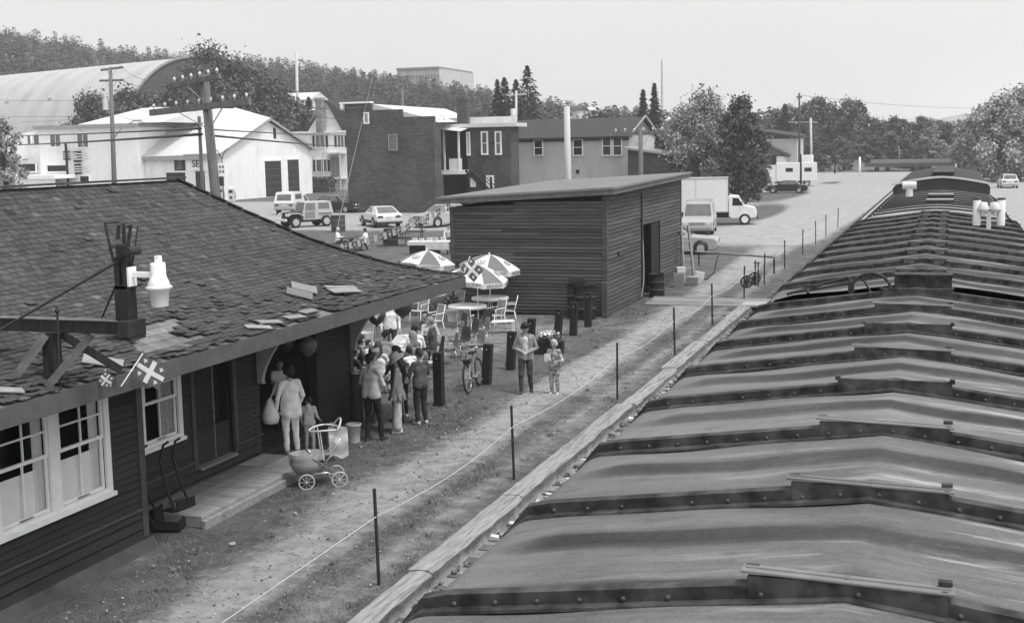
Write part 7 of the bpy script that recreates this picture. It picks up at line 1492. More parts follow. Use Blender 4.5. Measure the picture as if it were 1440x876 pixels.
a, c = at(883, 250, 1, AY), at(956, 250, 1, AY); z0, z1 = at(884, 208, 1, AY).z, at(955, 219, 1, AY).z; b = MB(); b.add([(a.x, AY, -.2), (c.x, AY, -.2), (c.x, AY, z1), (a.x, AY, z0)], [(0, 1, 2, 3)]); b.add([(a.x, AY, -.2), (a.x, AY, z0), (a.x, AY + 5.8, z0), (a.x, AY + 5.8, -.2)], [(0, 1, 2, 3)]); b.add([(c.x, AY, -.2), (c.x, AY, z1), (c.x, AY + 5.8, z1), (c.x, AY + 5.8, -.2)], [(0, 1, 2, 3)]); Ax.part(b, 'wall', BRICK); b = MB(); b.add([(a.x - .4, AY - .4, z0 + .1), (c.x + .3, AY - .4, z1 + .05), (c.x + .3, AY + 5.9, z1 + .05), (a.x - .4, AY + 5.9, z0 + .1)], [(0, 1, 2, 3)]); r_ = Ax.part(b, 'roof', TRIMG); so = r_.modifiers.new('solid', 'SOLIDIFY'); so.thickness = .2
# ---- house by the trees at the gravel road
N_ = Bld('roadside_house', 'pale grey house with a porch roof behind the white camper truck', 'house', (-22, 190, 0)); NY = 186.0
a, c = at(1076, 240, 1, NY), at(1121, 195, 1, NY); b = MB(); b.span((a.x, NY, -.2), (c.x, NY + 8, c.z)); N_.part(b, 'wall', GREYWALL); b = MB(); b.add([(a.x - .5, NY - .5, at(1080, 187, 1, NY).z), (c.x + .3, NY - .5, c.z), (c.x + .3, NY + 8.5, c.z + .3), (a.x - .5, NY + 8.5, at(1080, 187, 1, NY).z + .3)], [(0, 1, 2, 3)]); r_ = N_.part(b, 'roof', DARKROOF); so = r_.modifiers.new('solid', 'SOLIDIFY'); so.thickness = .3; so.offset = 1
b = MB(); q0, q1 = at(1072, 200, 1, NY - 3), at(1109, 218, 1, NY - 3); b.add([(q0.x, NY - 3.5, q0.z), (q1.x, NY - 3.5, q1.z), (q1.x, NY, q1.z), (q0.x, NY, q0.z)], [(0, 1, 2, 3)]); r_ = N_.part(b, 'porch_roof', DARKROOF); so = r_.modifiers.new('solid', 'SOLIDIFY'); so.thickness = .3; b = MB(); b.span((q0.x, NY - 3, -.1), (q1.x - .6, NY - .05, q1.z - .2)); N_.part(b, 'porch', WALLWHITE); b = MB(); q0 = at(1132, 228, 1, NY + 6); b.span((q0.x - 1, NY + 6, -.1), (q0.x + 1.0, NY + 8, q0.z + 1.0)); N_.part(b, 'shed', WHITE); q0, q1 = at(1078, 232, 1, NY - 3.02), at(1092, 218, 1, NY - 3.02); b = MB(); b.span((q0.x, NY - 3.06, q0.z), (q1.x, NY - 3.01, q1.z)); N_.part(b, 'window', DARKGLASS)
# ---- institution on the hill and scattered far roofs
I_ = Bld('hill_institution', 'long flat roofed pale building standing among trees on the hilltop', 'building', (-150, 480, 25)); IY = 505.0
a, c = at(559, 120, 1, IY), at(618, 97, 1, IY); c3 = at(666, 104, 1, IY + 45)
b = MB(); P = [(a.x, IY), (c.x, IY), (c3.x, IY + 45), (a.x, IY + 50)]; zt = c.z; b.add([(x, y, a.z - 10) for x, y in P] + [(x, y, zt) for x, y in P], [(0, 1, 5, 4), (1, 2, 6, 5), (2, 3, 7, 6), (3, 0, 4, 7), (4, 5, 6, 7)]); I_.part(b, 'wall', GREYWALL); b = MB(); b.add([(x * 1.0, y - .8, zt) for x, y in P] + [(x, y - .8, zt + .9) for x, y in P], [(0, 1, 5, 4), (1, 2, 6, 5), (4, 5, 6, 7), (0, 3, 2, 1)]); I_.part(b, 'roof_edge', GREYM)
for k in range(14): x = a.x + (c.x - a.x) * (k + .5) / 14; b = MB(); b.box((x, IY - .1, zt - 3.2), (.8, .15, 1.8)); I_.part(b, 'window', GREYM)
for lab, px0, px1, pb, pt, Y, m1, m2 in (('far house with a pale roof left of the tall thin stack', 380, 433, 150, 129, 235, WALLWHITE, METALROOF), ('small far house on the slope right of the dark spruces', 790, 815, 160, 149, 330, WALLWHITE, DARKROOF), ('far white house roof on the slope above the long house', 818, 838, 160, 150, 350, WALLWHITE, METALROOF), ('tiny pale house on the slope by the mast', 918, 945, 176, 163, 300, WALLWHITE, METALROOF), ('pale house half hidden by trees above the brick chimney', 686, 704, 150, 140, 400, WALLWHITE, METALROOF)):
    a, c = at(px0, pb, 1, Y), at(px1, pt, 1, Y); B_ = Bld('far_house', lab, 'house', ((a.x + c.x) / 2, Y + 4, 0)); B_.t['group'] = 'far houses on the slope'; h_ = c.z - a.z; b = MB(); b.span((a.x, Y, a.z - 8), (c.x, Y + 8, a.z + h_ * .45)); B_.part(b, 'wall', m1); b = MB(); b.prism([(Y - .5, a.z + h_ * .42), (Y + 8.5, a.z + h_ * .42), (Y + 4, c.z)], 0, a.x - .5, c.x + .5); B_.part(b, 'roof', m2)
    b = MB(); b.span((a.x + .4 * (c.x - a.x), Y - .06, a.z - .8), (a.x + .55 * (c.x - a.x), Y - .01, a.z + .2)); B_.part(b, 'window', DARKGLASS)

# ================================================================== POLES AND WIRES
def insul(b, p, mi=1, s=1.0):
    b.lathe(p, [(.02 * s, 0), (.02 * s, .08 * s), (.055 * s, .09 * s), (.06 * s, .16 * s), (.04 * s, .22 * s), (0, .24 * s)], 8, mi=mi)
def pole(lab, base, top, r0, r1, arms=(), m=None, name='utility_pole', cat='utility pole', grp=None, extras=None):
    base, top = Vector(base), Vector(top); t = thing(name, lab, cat, base, 0, grp); b = MB(); b.path([Vector((0, 0, -.3)), (top - base) * .5 + Vector((.02, 0, 0)), top - base], [r0, (r0 + r1) / 2, r1], 10); b.build('shaft', m or POLEWOOD, t)
    for A, B_, w_, ni in arms:
        A, B_ = Vector(A) - base, Vector(B_) - base; b = MB(); b.beam(A, B_, w_, w_ * 1.3); arm = b.build('crossarm', m or POLEWOOD, t); 
        for k in range(ni): b = MB(); insul(b, A.lerp(B_, (k + .3) / (ni - .4)) + Vector((0, 0, w_ * .6)), 0, .85); b.build('insulator', OFFWHITE, arm)
        c = (A + B_) / 2; b = MB(); pp = lambda z: (top - base) * (z / (top - base).z)
        for s_ in (.25, .75): e = A.lerp(B_, s_); b.beam(e, pp(c.z - .75), .04, .02)
        b.build('brace', GALV, arm)
    return t
PB, PT = at(304, 300, 1, 38), at(287, 106, 1, 38); PB.z = 0; PB.x = at(312, 310, 1, 38).x
bigpole = pole('thick old pole with two long crossarms rising behind the station roof', PB, PT, .2, .15, [(at(242, 121, 1, 38.1), at(309, 107, 1, 37.6), .13, 6), (at(212, 159, 1, 38.2), at(352, 143, 1, 37.5), .16, 9)])
pole('thin grey pole strapped close beside the thick old pole', (at(282, 250, 1, 38.4).x, 38.4, 0), at(280, 164, 1, 38.4), .07, .06)
q = at(160, 270, 1, 98); sp = pole('street pole with two short crossarms and a transformer at the left', (q.x, 98, 0), at(155, 95, 1, 98), .26, .16, [(at(142, 99, 1, 98), at(173, 95, 1, 98), .14, 3), (at(140, 114, 1, 98), at(174, 113, 1, 98), .14, 3)])
b = MB(); c = at(149, 147, 1, 98) - Vector((q.x, 98, 0)); b.tube(c - Vector((0, 0, .5)), c + Vector((0, 0, .5)), .3, n=14); b.build('transformer', OFFWHITE, sp); b = MB(); c = at(160, 195, 1, 98) - Vector((q.x, 98, 0)); b.path([c, c + Vector((1.0, 0, 1.0)), c + Vector((2.2, 0, 1.5))], .06); b.box(c + Vector((2.6, 0, 1.52)), (.9, .25, .14)); b.build('street_light', GALV, sp)
pole('pale stout pole standing alone behind the shed roof', (at(799, 300, 1, 70).x, 70, 0), at(797, 150, 1, 70), .2, .17, m=POLEPALE)
pole('grey pole with a wide crossarm of insulators before the brick annex', (at(900, 330, 1, 66).x, 66, 0), at(901, 180, 1, 66), .14, .11, [(at(862, 189, 1, 66), at(935, 186, 1, 66), .12, 6)])
t = pole('pole with a transformer can beside the dark spruces', (at(724, 250, 1, 150).x, 150, 0), at(726, 128, 1, 150), .2, .14, [(at(712, 134, 1, 150), at(740, 133, 1, 150), .14, 3)], m=POLEPALE); b = MB(); c = at(722, 160, 1, 150) - Vector(t.location); b.tube(c - Vector((0, 0, .5)), c + Vector((0, 0, .6)), .35, n=12); b.build('transformer', WHITE, t)
pole('twin armed pole behind the brick building roof', (at(567, 250, 1, 150).x, 150, 0), at(566, 124, 1, 150), .18, .14, [(at(551, 136, 1, 150), at(579, 134, 1, 150), .13, 3), (at(554, 126, 1, 150), at(577, 124, 1, 150), .13, 2)])
pole('very tall slim stack rising over the trees behind the white garage', (at(417, 200, 1, 190).x, 190, 0), at(417, 73, 1, 190), .28, .22, m=POLEPALE, name='stack_pole', cat='stack')
t = pole('dark lamp post in front of the far pale roofed house', (at(397, 200, 1, 185).x, 185, 0), at(397, 118, 1, 185), .12, .1, m=IRON, name='lamp_post', cat='lamp post'); b = MB(); b.ball((at(397, 118, 1, 185) - Vector(t.location)), .4, sc=(1, 1, .6)); b.build('lamp_head', IRON, t)
pole('slim pole with a crossarm in front of the leafy trees by the truck', (at(1049, 262, 1, 118).x, 118, 0), at(1049, 188, 1, 118), .1, .08, [(at(1036, 194, 1, 118), at(1066, 192, 1, 118), .1, 3)])
pole('tallest pole by the gravel road, dark and topped with a short arm', (at(1124, 258, 1, 166).x, 166, 0), at(1124, 131, 1, 166), .17, .12, [(at(1120, 137, 1, 166), at(1128, 137, 1, 166), .14, 2)], m=mat('dark_pole', .07, .9, .3, 5))
pole('pale pole right of the tallest roadside pole', (at(1141, 250, 1, 200).x, 200, 0), at(1140, 166, 1, 200), .2, .17, [(at(1108, 172, 1, 200), at(1150, 172, 1, 200), .08, 0)], m=POLEPALE)
pole('short dark pole close beside the white camper truck', (at(1126, 262, 1, 158).x, 158, 0), at(1126, 217, 1, 158), .13, .11, m=TAR)
pole('dark pole in front of the wood left of the level crossing', (at(1174, 243, 1, 226).x, 226, 0), at(1174, 200, 1, 226), .14, .12, m=TAR)
pole('white marker post left of the curving track', (gp(1209, 248).x, 209, 0), at(1209, 221, 1, 209), .16, .16, m=WHITE, name='marker_post', cat='marker post'); pole('white marker post right of the far train roof', (at(1344, 240, 1, 211).x, 211, 0), at(1344, 212, 1, 211), .16, .16, m=WHITE, name='marker_post', cat='marker post')
pole('slim pole standing before the wood right of the curving track', (at(1341, 235, 1, 240).x, 240, 0), at(1342, 176, 1, 240), .14, .1); pole('slim leaning pole at the left end of the flat cars', (at(1265, 235, 1, 240).x, 240, 0), at(1264, 205, 1, 240), .12, .1)
t = thing('radio_mast', 'very slender lattice radio mast on the far slope', 'mast', (at(931, 165, 1, 460).x, 460, 4)); b = MB(); h_ = at(931, 84, 1, 460).z - 4
for k in range(3): a0 = k * 2 * PI / 3; b.beam((.7 * math.cos(a0), .7 * math.sin(a0), 0), (.08 * math.cos(a0), .08 * math.sin(a0), h_), .12)
for k in range(14): z = h_ * k / 14; w_ = .7 - .6 * k / 14; b.beam((-w_, 0, z), (w_, 0, z + h_ / 14), .08)
b.build('lattice', GREYM, t)
a, c = gp(472, 330), at(524, 108, 1, 104.5); b = MB(); a = Vector((a.x, a.y, 0)); c = Vector(c); b.tube(a, c, .03, .02, n=6); o = b.build('leaning_pole', GREYM); tag(o, 'long slim pale pole slanting past the brick building', 'pole')
def wire(lab, A, B_, sag, r=.012, m=None):
    A, B_ = Vector(A), Vector(B_); b = MB(); b.path([A.lerp(B_, k / 20) - Vector((0, 0, sag * 4 * (k / 20) * (1 - k / 20))) for k in range(21)], r, 4); tag(b.build('overhead_wire', m or WIRE), lab, 'wire', 'overhead wires')
S1 = lambda px, py: at(px, py, 1, 98); B1 = lambda px, py: at(px, py, 1, 38)
wire('thickest black cable, lower of the two dark lines crossing the white shop building', at(25, 204, 1, 108), B1(284, 189), .05, .05); wire('second black cable, just above the thickest cable left of the old pole', at(20, 191, 1, 108), B1(283, 181), .05, .035)
wire('black cable running right from the old pole past the white house', B1(289, 190), at(500, 206, 1, 140), .1, .04); wire('thinner cable running right above the black cable over the garage doors', B1(289, 182), at(500, 190, 1, 140), .1, .025)
wire('slack wire dropping from the street pole across the garage roof', S1(162, 160), B1(280, 176), .3, .015); wire('wire from the top arm of the street pole to the old pole', S1(172, 96), B1(262, 116), .4, .014); wire('wire from the lower arm of the street pole to the old pole', S1(173, 113), B1(245, 119), .3, .014)
wire('wire crossing the pale vault, upper', at(0, 141, 1, 110), S1(141, 140), .1, .015); wire('wire crossing the pale vault, middle', at(0, 164, 1, 110), S1(150, 162), .1, .015); wire('wire crossing the pale vault, lowest and slanting', at(28, 172, 1, 110), S1(157, 163), .1, .013)
wire('wire from the right arm tip of the old pole toward the brick building', at(350, 142, 1, 37.5), at(520, 168, 1, 104), .3, .015); wire('wire above the brick building roof to the twin armed pole', at(345, 143, 1, 37.6), at(552, 134, 1, 150), .8, .02); wire('wire from the spruce pole to the pale stout pole', at(738, 133, 1, 150), at(798, 152, 1, 70), .2, .02); wire('low wire over the long house roof', at(714, 158, 1, 148), at(799, 160, 1, 70), .5, .02)
wire('faint wire high over the gravel road', at(1124, 134, 1, 166), at(1500, 146, 1, 260), 1.2, .02); wire('faint lower wire over the level crossing', at(1141, 168, 1, 200), at(1480, 166, 1, 260), 1.0, .02); wire('faint wire left of the tallest roadside pole', at(1050, 190, 1, 118), at(1124, 136, 1, 166), .6, .02)
# ================================================================== TREES
def crown_np(seed, clumps, leaf, n, fl=.5):
    """leaf faces gathered in clumps (c, r); returns verts, faces, tone"""
    g = np.random.default_rng(seed); tot = sum(r ** 2 for c, r in clumps); Vs, Ts = [], []
    for c, r in clumps:
        k = max(8, int(n * r ** 2 / tot)); d = g.normal(size=(k, 3)); d /= np.linalg.norm(d, axis=1)[:, None]; p = np.array(c) + d * (r * (g.random(k) ** .4))[:, None] * np.array((1, 1, .8)) + g.normal(0, r * .42, (k, 3))
        a = d * .6 + g.normal(0, .8, (k, 3)) + np.array((0, 0, .3)); a /= np.linalg.norm(a, axis=1)[:, None]; b = g.normal(size=(k, 3)); u = np.cross(a, b); u /= np.linalg.norm(u, axis=1)[:, None]; v = np.cross(a, u); s = leaf * (.55 + .9 * g.random(k))[:, None]
        Vs.append(np.stack([p - u * s * .45, p - v * s * .7, p + u * s * .45, p + v * s * .7], 1)); Ts.append(np.full(k, g.normal(0, .18)) + g.normal(0, .22, k))
    V = np.concatenate(Vs).reshape(-1, 3); return V, np.arange(len(V)).reshape(-1, 4), np.concatenate(Ts)
def deciduous(name, lab, loc, H, R, seed, m, n=5000, leaf=.28, base=.22, nc=46, group=None, cat='tree', trunk=None):
    t = thing(name, lab, cat, loc, 0, group); g = np.random.default_rng(seed); cl_ = []; b = MB(); tr = trunk or H * .022; top = Vector((g.normal(0, .3), g.normal(0, .3), H * .7)); b.path([Vector((0, 0, -.2)), top * .45, top], [tr, tr * .7, tr * .25], 8)
    for k in range(nc):
        h_ = base + (1 - base) * (k + .5) / nc; w_ = R * (math.sin(PI * min(1, (h_ - base) / (1 - base) * .82 + .16)) ** .7); a = k * 2.4 + g.normal(0, .3); rr = w_ * (.15 + .95 * g.random() ** .6); c = np.array((rr * math.cos(a), rr * math.sin(a), H * h_ * .93)); r = R * (.13 + .13 * g.random()) * (1 - .3 * (h_ > .85)); cl_.append((c, r))
        st_ = top * min(.95, h_ * .75); b.path([st_, (st_ + Vector(c)) / 2 + Vector((0, 0, .15)), Vector(c)], [tr * .35, tr * .22, tr * .08], 5)
    cl_.append((np.array((0, 0, H * .9)), R * .3)); b.build('trunk', BARK, t); V, F, T = crown_np(seed + 1, cl_, leaf, n); link('crown', mesh_np('crown', V, F, [m], False, T), t); return t
def spruce_np(seed, H, R, n, leaf):
    g = np.random.default_rng(seed); h_ = g.random(n) ** 1.25; lay = np.floor(h_ * 17) / 17; fr = (h_ * 17) % 1; rad = R * (1 - h_) ** .85 * (.35 + .65 * (1 - fr)) + .05; a = g.random(n) * 2 * PI; brn = 1 - .45 * (np.sin(a * 4 + lay * 40 + g.random() * 9) > .55); rr = rad * brn * g.random(n) ** .4
    p = np.stack([rr * np.cos(a), rr * np.sin(a), H * (.06 + .94 * h_) - rr * .25], -1); o = np.stack([np.cos(a), np.sin(a), np.full(n, -.25)], -1); s = (leaf * (.6 + .8 * g.random(n)) * (1 - .5 * h_))[:, None]; sd = np.stack([-np.sin(a), np.cos(a), g.normal(0, .5, n)], -1)
    V = np.stack([p - sd * s * .4, p - o * s * .5, p + sd * s * .4, p + o * s], 1).reshape(-1, 3); return V, np.arange(4 * n).reshape(-1, 4), g.normal(0, .3, n)
def spruce(lab, loc, H, R, seed, n=2600, leaf=.5, group=None, m=None):
    t = thing('spruce_tree', lab, 'tree', loc, 0, group); b = MB(); b.tube((0, 0, -.2), (0, 0, H * .97), H * .016, .02); b.build('trunk', BARK, t); V, F, T = spruce_np(seed, H, R * 1.75, n, leaf); link('crown', mesh_np('crown', V, F, [m or NEEDLE], False, T), t); return t
def treeat(px, pyt, Y): q = at(px, 250, 1, Y); return (q.x, Y, 0), at(px, pyt, 1, Y).z
# by the truck
for lab, px, pt, Y, R, seed, m, n in (('broad pale leaved tree left of the box truck cab', 990, 126, 122, 3.9, 3, LEAF_L, 9000), ('darker tree right of the broad pale tree, its branches blown sideways', 1042, 130, 116, 2.3, 5, LEAF_D, 6000), ('bushy tree filling the gap behind the box truck', 962, 165, 128, 3.0, 8, LEAF_M, 5000), ('dark undergrown tree by the slim pole right of the truck', 1052, 205, 124, 1.7, 9, LEAF_D, 3000)):
    loc, h_ = treeat(px, pt, Y); deciduous('leafy_tree', lab, loc, h_, R, seed, m, int(n * 1.7), .2, .12, 60)
for k, (px, pt, Y, R) in enumerate(((1408, 136, 176, 5.0), (1434, 126, 182, 5.2), (1384, 150, 195, 4.0))):
    loc, h_ = treeat(px, pt, Y); deciduous('leafy_tree', ['tall pale leaved tree right of the far train, nearest the white wagon', 'leafy tree cut by the right picture edge', 'lower leafy tree at the left of the right hand tree group'][k], loc, h_, R, 20 + k, LEAF_L, 13000, .3, .12, 60)
# left edge shrub tree and those behind the garage
q = at(5, 250, 1, 92); deciduous('leafy_tree', 'pale leaved tree cut by the left picture edge', (q.x, 92, 0), at(5, 160, 1, 92).z, 1.9, 31, LEAF_L, 4200, .22, .1); q = at(12, 262, 1, 88); deciduous('shrub', 'low pale shrub at the left edge beneath the pale leaved tree', (q.x, 88, 0), at(12, 238, 1, 88).z, 1.1, 32, LEAF_L, 1500, .2, .05, 10, cat='shrub')
for lab, px, pt, Y, R, seed, m in (('tall dark tree in front of the arched hall end', 298, 58, 166, 7.0, 41, LEAF_D), ('round dark tree right of the arched hall end', 335, 78, 168, 6.5, 42, LEAF_D), ('dark tree behind the white garage ridge', 365, 100, 172, 6.0, 43, LEAF_D), ('dark tree behind the garage gable', 400, 128, 174, 5.5, 44, LEAF_D), ('dark bushy tree left of the white house chimney', 428, 150, 176, 4.0, 45, LEAF_D), ('bushy tree in front of the pale vault, by the street pole', 130, 128, 158, 4.5, 46, LEAF_D), ('second bushy tree right of the street pole before the vault', 183, 122, 158, 4.6, 47, LEAF_D), ('third bushy tree between the street pole and the arched end', 212, 130, 160, 3.8, 48, LEAF_M)):
    q = at(px, 210, 1, Y); deciduous('leafy_tree', lab, (q.x, Y, 0), at(px, pt, 1, Y).z, R, seed, m, 9000, .36, .2)
for k, (lab, px, pt, Y, R) in enumerate((('biggest dark spruce behind the long house', 744, 93, 175, 4.2), ('narrower spruce left of the biggest spruce', 712, 109, 178, 2.9), ('thin spruce at the left flank of the spruce group', 702, 112, 182, 2.2), ('spruce tucked between the two dark spruces', 728, 112, 186, 2.6), ('thin spruce left of the radio mast', 905, 126, 190, 1.6), ('thin taller spruce next to the radio mast', 921, 117, 192, 1.6), ('dark spruce left of the white house chimney', 438, 136, 180, 2.6), ('slim spruce behind the roadside house', 1103, 147, 232, 2.6))):
    q = at(px, 250, 1, Y); spruce(lab, (q.x, Y, 0), at(px, pt, 1, Y).z, R, 60 + k, 3400, .55, 'dark spruces behind the houses')
# the wood beyond the level crossing
var = []
for k in range(6):
    lo_ = (0, 0, 0); g_ = 'trees of the wood beyond the level crossing'
    t = deciduous('wood_tree', 'x', lo_, 13, [3.4, 3.0, 3.8, 2.8, 3.3, 3.1][k], 80 + k, [LEAF_M, LEAF_D, LEAF_M, LEAF_L, LEAF_D, LEAF_M][k], 6000, .38, .1, 34, g_); var.append(t)
rowA = [(1092, 160), (1108, 152), (1120, 158), (1135, 150), (1150, 142), (1166, 150), (1178, 160), (1192, 146), (1204, 148), (1216, 166), (1230, 172), (1243, 176), (1256, 170), (1268, 174), (1281, 178), (1294, 170), (1307, 172), (1320, 176), (1333, 178), (1346, 182), (1358, 176), (1370, 170)]
rowB = [(1142, 205), (1160, 208), (1183, 200), (1205, 196), (1228, 196), (1252, 192), (1274, 200), (1298, 202), (1322, 204), (1350, 205)]
used = [False] * 6
def ordw(k, n):
    names = ['first', 'second', 'third', 'fourth', 'fifth', 'sixth', 'seventh', 'eighth', 'ninth', 'tenth', 'eleventh', 'twelfth', 'thirteenth', 'fourteenth', 'fifteenth', 'sixteenth', 'seventeenth', 'eighteenth', 'nineteenth', 'twentieth', 'twenty-first', 'twenty-second']; return names[k]
for rw, row, Y0_ in (('taller back row', rowA, 262), ('lower front row', rowB, 247)):
    for k, (px, pt) in enumerate(row):
        Y = Y0_ + random.uniform(-6, 10); q = at(px, 220, 1, Y); h_ = at(px, pt, 1, Y).z + 1.0; j = random.randrange(6); lab = '%s tree from the left in the %s of the wood beyond the crossing' % (ordw(k, len(row)), rw)
        if not used[j]: used[j] = True; t = var[j]; t.location = (q.x, Y, 0); t['label'] = lab
        else: t = dup(var[j], (q.x, Y, 0), None, lab)
        s_ = h_ / 13.0; t.scale = (max(.75, s_), max(.75, s_), s_); t.rotation_euler = (0, 0, random.random() * 6)
for j in range(6):
    if not used[j]: bpy.data.objects.remove(var[j])
# grass bank at the foot of the wood
BANK = mat('bank_grass', .13, .95, .3, .6); V = []; n = 40
for k in range(n):
    px = 1085 + 300 * k / (n - 1); Y = 252; x = at(px, 235, 1, Y).x; hgt = 2.6 * math.sin(PI * min(1, max(0, (1335 - px) / 230))) ** .6 if px < 1335 else .3
    for dy, f in ((-18, 0), (-8, .35), (0, .8), (12, 1.0), (40, 1.0)): V.append((x, Y + dy, hgt * f * (.9 + .2 * math.sin(k * 1.7)) - .05))
F = [(k * 5 + j, (k + 1) * 5 + j, (k + 1) * 5 + j + 1, k * 5 + j + 1) for k in range(n - 1) for j in range(4)]
bk = link('grass_bank', mesh_np('grass_bank', np.array(V), np.array(F), [BANK], True)); bk['kind'] = 'structure'
for k, (px, pt, Y, R) in enumerate(((1160, 222, 238, 1.8), (1190, 228, 238, 1.4), (1300, 226, 238, 1.6), (1290, 230, 236, 1.2), (1335, 228, 236, 1.6), (1365, 226, 234, 1.8))):
    q = at(px, 235, 1, Y); deciduous('shrub', ['first', 'second', 'third', 'fourth', 'fifth', 'sixth'][k] + ' low shrub from the left along the foot of the wood', (q.x, Y, 0), max(1.8, at(px, pt, 1, Y).z), R, 120 + k, LEAF_M, 900, .4, .05, 9, 'shrubs at the foot of the wood', 'shrub')
# dark hedge near the white house
q = gp(446, 271); leafs = None; t = thing('hedge', 'square dark hedge before the white house porch', 'hedge', (q.x, q.y, 0)); b = MB(); b.span((-2.2, -.8, 0), (2.2, .8, 1.9)); b.build('hedge_core', LEAF_D, t)
g = np.random.default_rng(5); n = 1600; p = np.stack([g.uniform(-2.4, 2.4, n), g.uniform(-1, 1, n), g.uniform(0, 2.1, n)], -1); u = g.normal(size=(n, 3)); u /= np.linalg.norm(u, axis=1)[:, None]; v = np.cross(u, g.normal(size=(n, 3))); v /= np.linalg.norm(v, axis=1)[:, None]; s = .16
link('hedge_leaves', mesh_np('hedge_leaves', np.stack([p - u * s, p - v * s, p + u * s, p + v * s], 1).reshape(-1, 3), np.arange(4 * n).reshape(-1, 4), [LEAF_D], False, g.normal(0, .3, n)), t)
# flat cars and machine at the far right
t = thing('flat_car', 'low loaded flat car standing left of the right hand trees', 'flat car', (at(1300, 235, 1, 236).x, 236, 0)); b = MB(); b.span((-10, -1.4, .9), (9, 1.4, 1.5)); b.span((-9, -1.2, 1.5), (7, 1.2, 2.1), mi=1); b.build('deck', [CARSIDE, GREYM], t)
for x in (-8, -6.2, 6, 7.8): b = MB(); b.tube((x, -.8, .42), (x, .8, .42), .42, n=14); b.build('wheel', IRON, t)
t = thing('track_machine', 'small dark track machine with a tall cab beside the far flat car', 'machine', (at(1374, 236, 1, 214).x, 214, 0)); b = MB(); b.span((-1.6, -1, .5), (1.6, 1, 1.4)); b.build('base', BLACK, t); b = MB(); b.span((-1.1, -.9, 1.4), (1.0, .9, 3.4)); b.span((-1.2, -1, 3.4), (1.1, 1, 3.6)); b.build('cab', GREYM, t, .05); b = MB(); b.span((-.8, -.93, 2.3), (.7, -.9, 3.2)); b.build('window', GREYGLASS, t)
for x in (-1, 1): b = MB(); b.tube((x, -.9, .4), (x, .9, .4), .4, n=14); b.build('wheel', IRON, t)
# ---- forest on the hill: one mass
FOREST = mat('forest_leaf', .092, .8, .5, .12); g = np.random.default_rng(77); NT = 4800
azs = g.uniform(AZ[0] + .06, px_to_az(1110), NT * 3); Ds = np.sqrt(g.uniform(225 ** 2, 575 ** 2, NT * 3)); ok = np.interp(azs, AZ, EL) > .0012; azs, Ds = azs[ok][:NT], Ds[ok][:NT]
TX, TY = Ds * np.sin(azs), Ds * np.cos(azs); TZ = hill_z(TX, TY)
keep = ~((TX > -105 - 30) & (TX < -60) & (TY < 250)) & ~((TX > -215) & (TX < -100) & (TY > 492) & (TY < 570)); TX, TY, TZ = TX[keep], TY[keep], TZ[keep]
pv = []
for k in range(5): V, F, T = spruce_np(300 + k, 1.0, .17 + .02 * k, 330, .07); pv.append((V, T - .25))
for k in range(5):
    gg = np.random.default_rng(400 + k); cl_ = [(np.array((gg.normal(0, .1), gg.normal(0, .1), .3 + .6 * i / 9)), .14 + .06 * gg.random()) for i in range(9)]; V, F, T = crown_np(400 + k, cl_, .062, 380); pv.append((V, T + .12))
Vs, Ts = [], []
for i in range(len(TX)):
    con = g.random() < (.3 if TX[i] / TY[i] < -.62 else .8); j = g.integers(5) + (0 if con else 5); V, T = pv[j]; H = g.uniform(7.5, 14) if con else g.uniform(6.5, 10.5); a = g.random() * 6.28; ca, sa = math.cos(a), math.sin(a); w_ = H * (1 if con else .95)
    P = np.stack([(V[:, 0] * ca - V[:, 1] * sa) * w_ + TX[i], (V[:, 0] * sa + V[:, 1] * ca) * w_ + TY[i], V[:, 2] * H + TZ[i] - .3], -1); Vs.append(P); Ts.append(T + g.normal(0, .16))
V = np.concatenate(Vs); o = link('forest', mesh_np('forest', V, np.arange(len(V)).reshape(-1, 4), [FOREST], False, np.concatenate(Ts))); tag(o, 'mixed forest covering the hillside behind the town', 'forest', kind='stuff')
# ---- grass blades over the near ground
g = np.random.default_rng(9); N = 150000; x = g.uniform(-11.5, -6.95, N); y = 6 + 40 * g.random(N) ** 1.4; dens = np.sin(x * 2.1 + 1.3 * np.sin(y * .8)) * np.sin(y * 1.1 + x) + g.normal(0, .5, N); path_ = np.exp(-((x + 8.75 - .25 * np.sin(y * .25)) / .55) ** 2) + .7 * np.exp(-((x + 7.35) / .25) ** 2)
k = (dens > .25) & (g.random(N) > path_ * 1.1) & ~((x < -10.6) & (y < 15.5)) & ~((x < -10.6) & (y > 16) & (y < 21.4)); x, y = x[k], y[k]; n = len(x); a = g.random(n) * 6.28; h_ = g.uniform(.008, .034, n); w_ = g.uniform(.004, .01, n); lx_, ly_ = g.normal(0, .03, n), g.normal(0, .03, n)
V = np.stack([np.stack([x - w_ * np.cos(a), y - w_ * np.sin(a), np.full(n, -.01)], -1), np.stack([x + w_ * np.cos(a), y + w_ * np.sin(a), np.full(n, -.01)], -1), np.stack([x + lx_, y + ly_, .02 + h_], -1)], 1).reshape(-1, 3)
o = link('grass', mesh_np('grass', V, np.arange(3 * n).reshape(-1, 3), [mat('grass_blade', .19, .9, .3, 2)], False, g.normal(0, .3, n))); tag(o, 'short sparse grass growing along the platform', 'grass', kind='stuff')
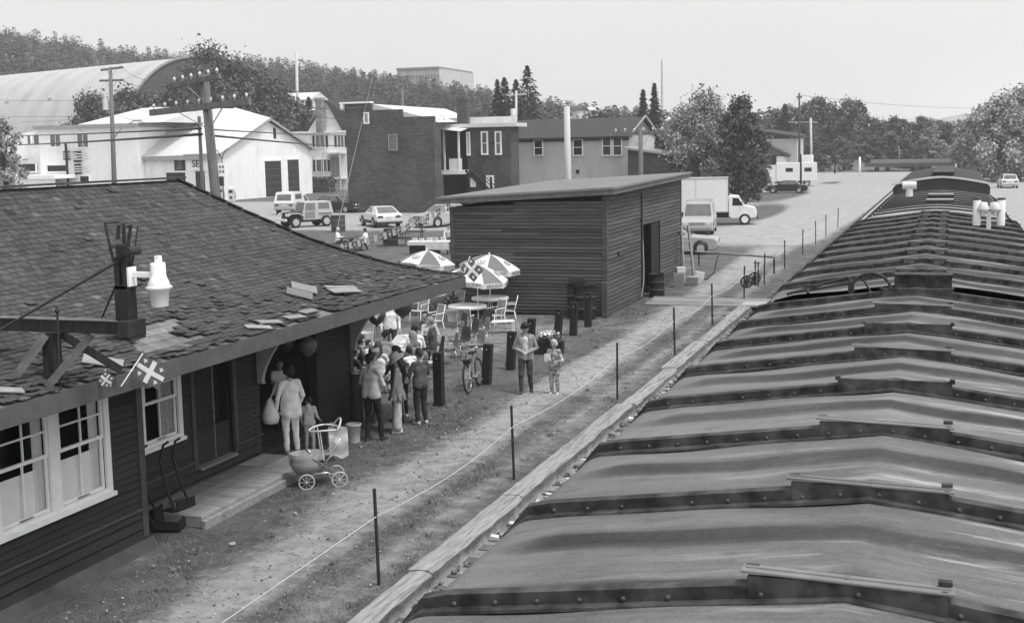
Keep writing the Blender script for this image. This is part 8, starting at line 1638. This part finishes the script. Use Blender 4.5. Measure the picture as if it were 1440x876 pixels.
# ---- pebbles, leaf litter and weeds on the trodden ground
g = np.random.default_rng(21); b = MB()
for k in range(2600):
    y = 8 + 38 * g.random() ** 1.5; x = g.uniform(-11.0, -6.95) if g.random() < .5 else -8.7 + g.normal(0, .55)
    if x < -10.5 and y < 21.5: continue
    s_ = g.uniform(.006, .022) * (2.2 if g.random() < .04 else 1); b.box((x, y, .03), (s_ * g.uniform(1, 2), s_, s_ * .7), rz=g.random() * 3, tone=float(np.clip(g.normal(0, .5), -.8, 1.2)))
tag(b.build('pebbles', mat('pebble', .26, .9, .3, 9), None, 0, False), 'pebbles and litter scattered on the trodden path', 'pebbles', kind='stuff')
nt_ = 260; cx = g.uniform(-11.2, -6.95, nt_); cy = 7 + 42 * g.random(nt_) ** 1.3; kk = ~((cx < -10.4) & (cy < 21.6)) & (np.abs(cx + 8.7) > .7); cx, cy = cx[kk], cy[kk]; nb = 22
X_ = np.repeat(cx, nb) + g.normal(0, .05, len(cx) * nb); Y_ = np.repeat(cy, nb) + g.normal(0, .05, len(cx) * nb); n = len(X_); a = g.random(n) * 6.28; h_ = g.uniform(.03, .11, n); w_ = g.uniform(.004, .011, n); lx_, ly_ = g.normal(0, .05, n), g.normal(0, .05, n)
V = np.stack([np.stack([X_ - w_ * np.cos(a), Y_ - w_ * np.sin(a), np.zeros(n)], -1), np.stack([X_ + w_ * np.cos(a), Y_ + w_ * np.sin(a), np.zeros(n)], -1), np.stack([X_ + lx_, Y_ + ly_, h_], -1)], 1).reshape(-1, 3)
o = link('weeds', mesh_np('weeds', V, np.arange(3 * n).reshape(-1, 3), [mat('weed_blade', .14, .9, .3, 2)], False, g.normal(0, .35, n))); tag(o, 'small weed tufts dotted along the platform grass', 'weeds', kind='stuff')
# ---- haze
HZ = bpy.data.materials.new('haze_air'); HZ.use_nodes = True; n_ = HZ.node_tree.nodes; n_.remove(n_['Principled BSDF']); pv_ = n_.new('ShaderNodeVolumePrincipled'); pv_.inputs['Color'].default_value = (.93, .93, .93, 1); pv_.inputs['Density'].default_value = .0004; pv_.inputs['Anisotropy'].default_value = .0; SC.cycles.volume_bounces = 2; HZ.node_tree.links.new(pv_.outputs[0], n_['Material Output'].inputs['Volume'])
b = MB(); b.span((-2100, -320, -3.5), (2100, 3400, 82)); o = b.build('haze', HZ); tag(o, 'thin pale summer haze over the town', 'haze', kind='stuff')
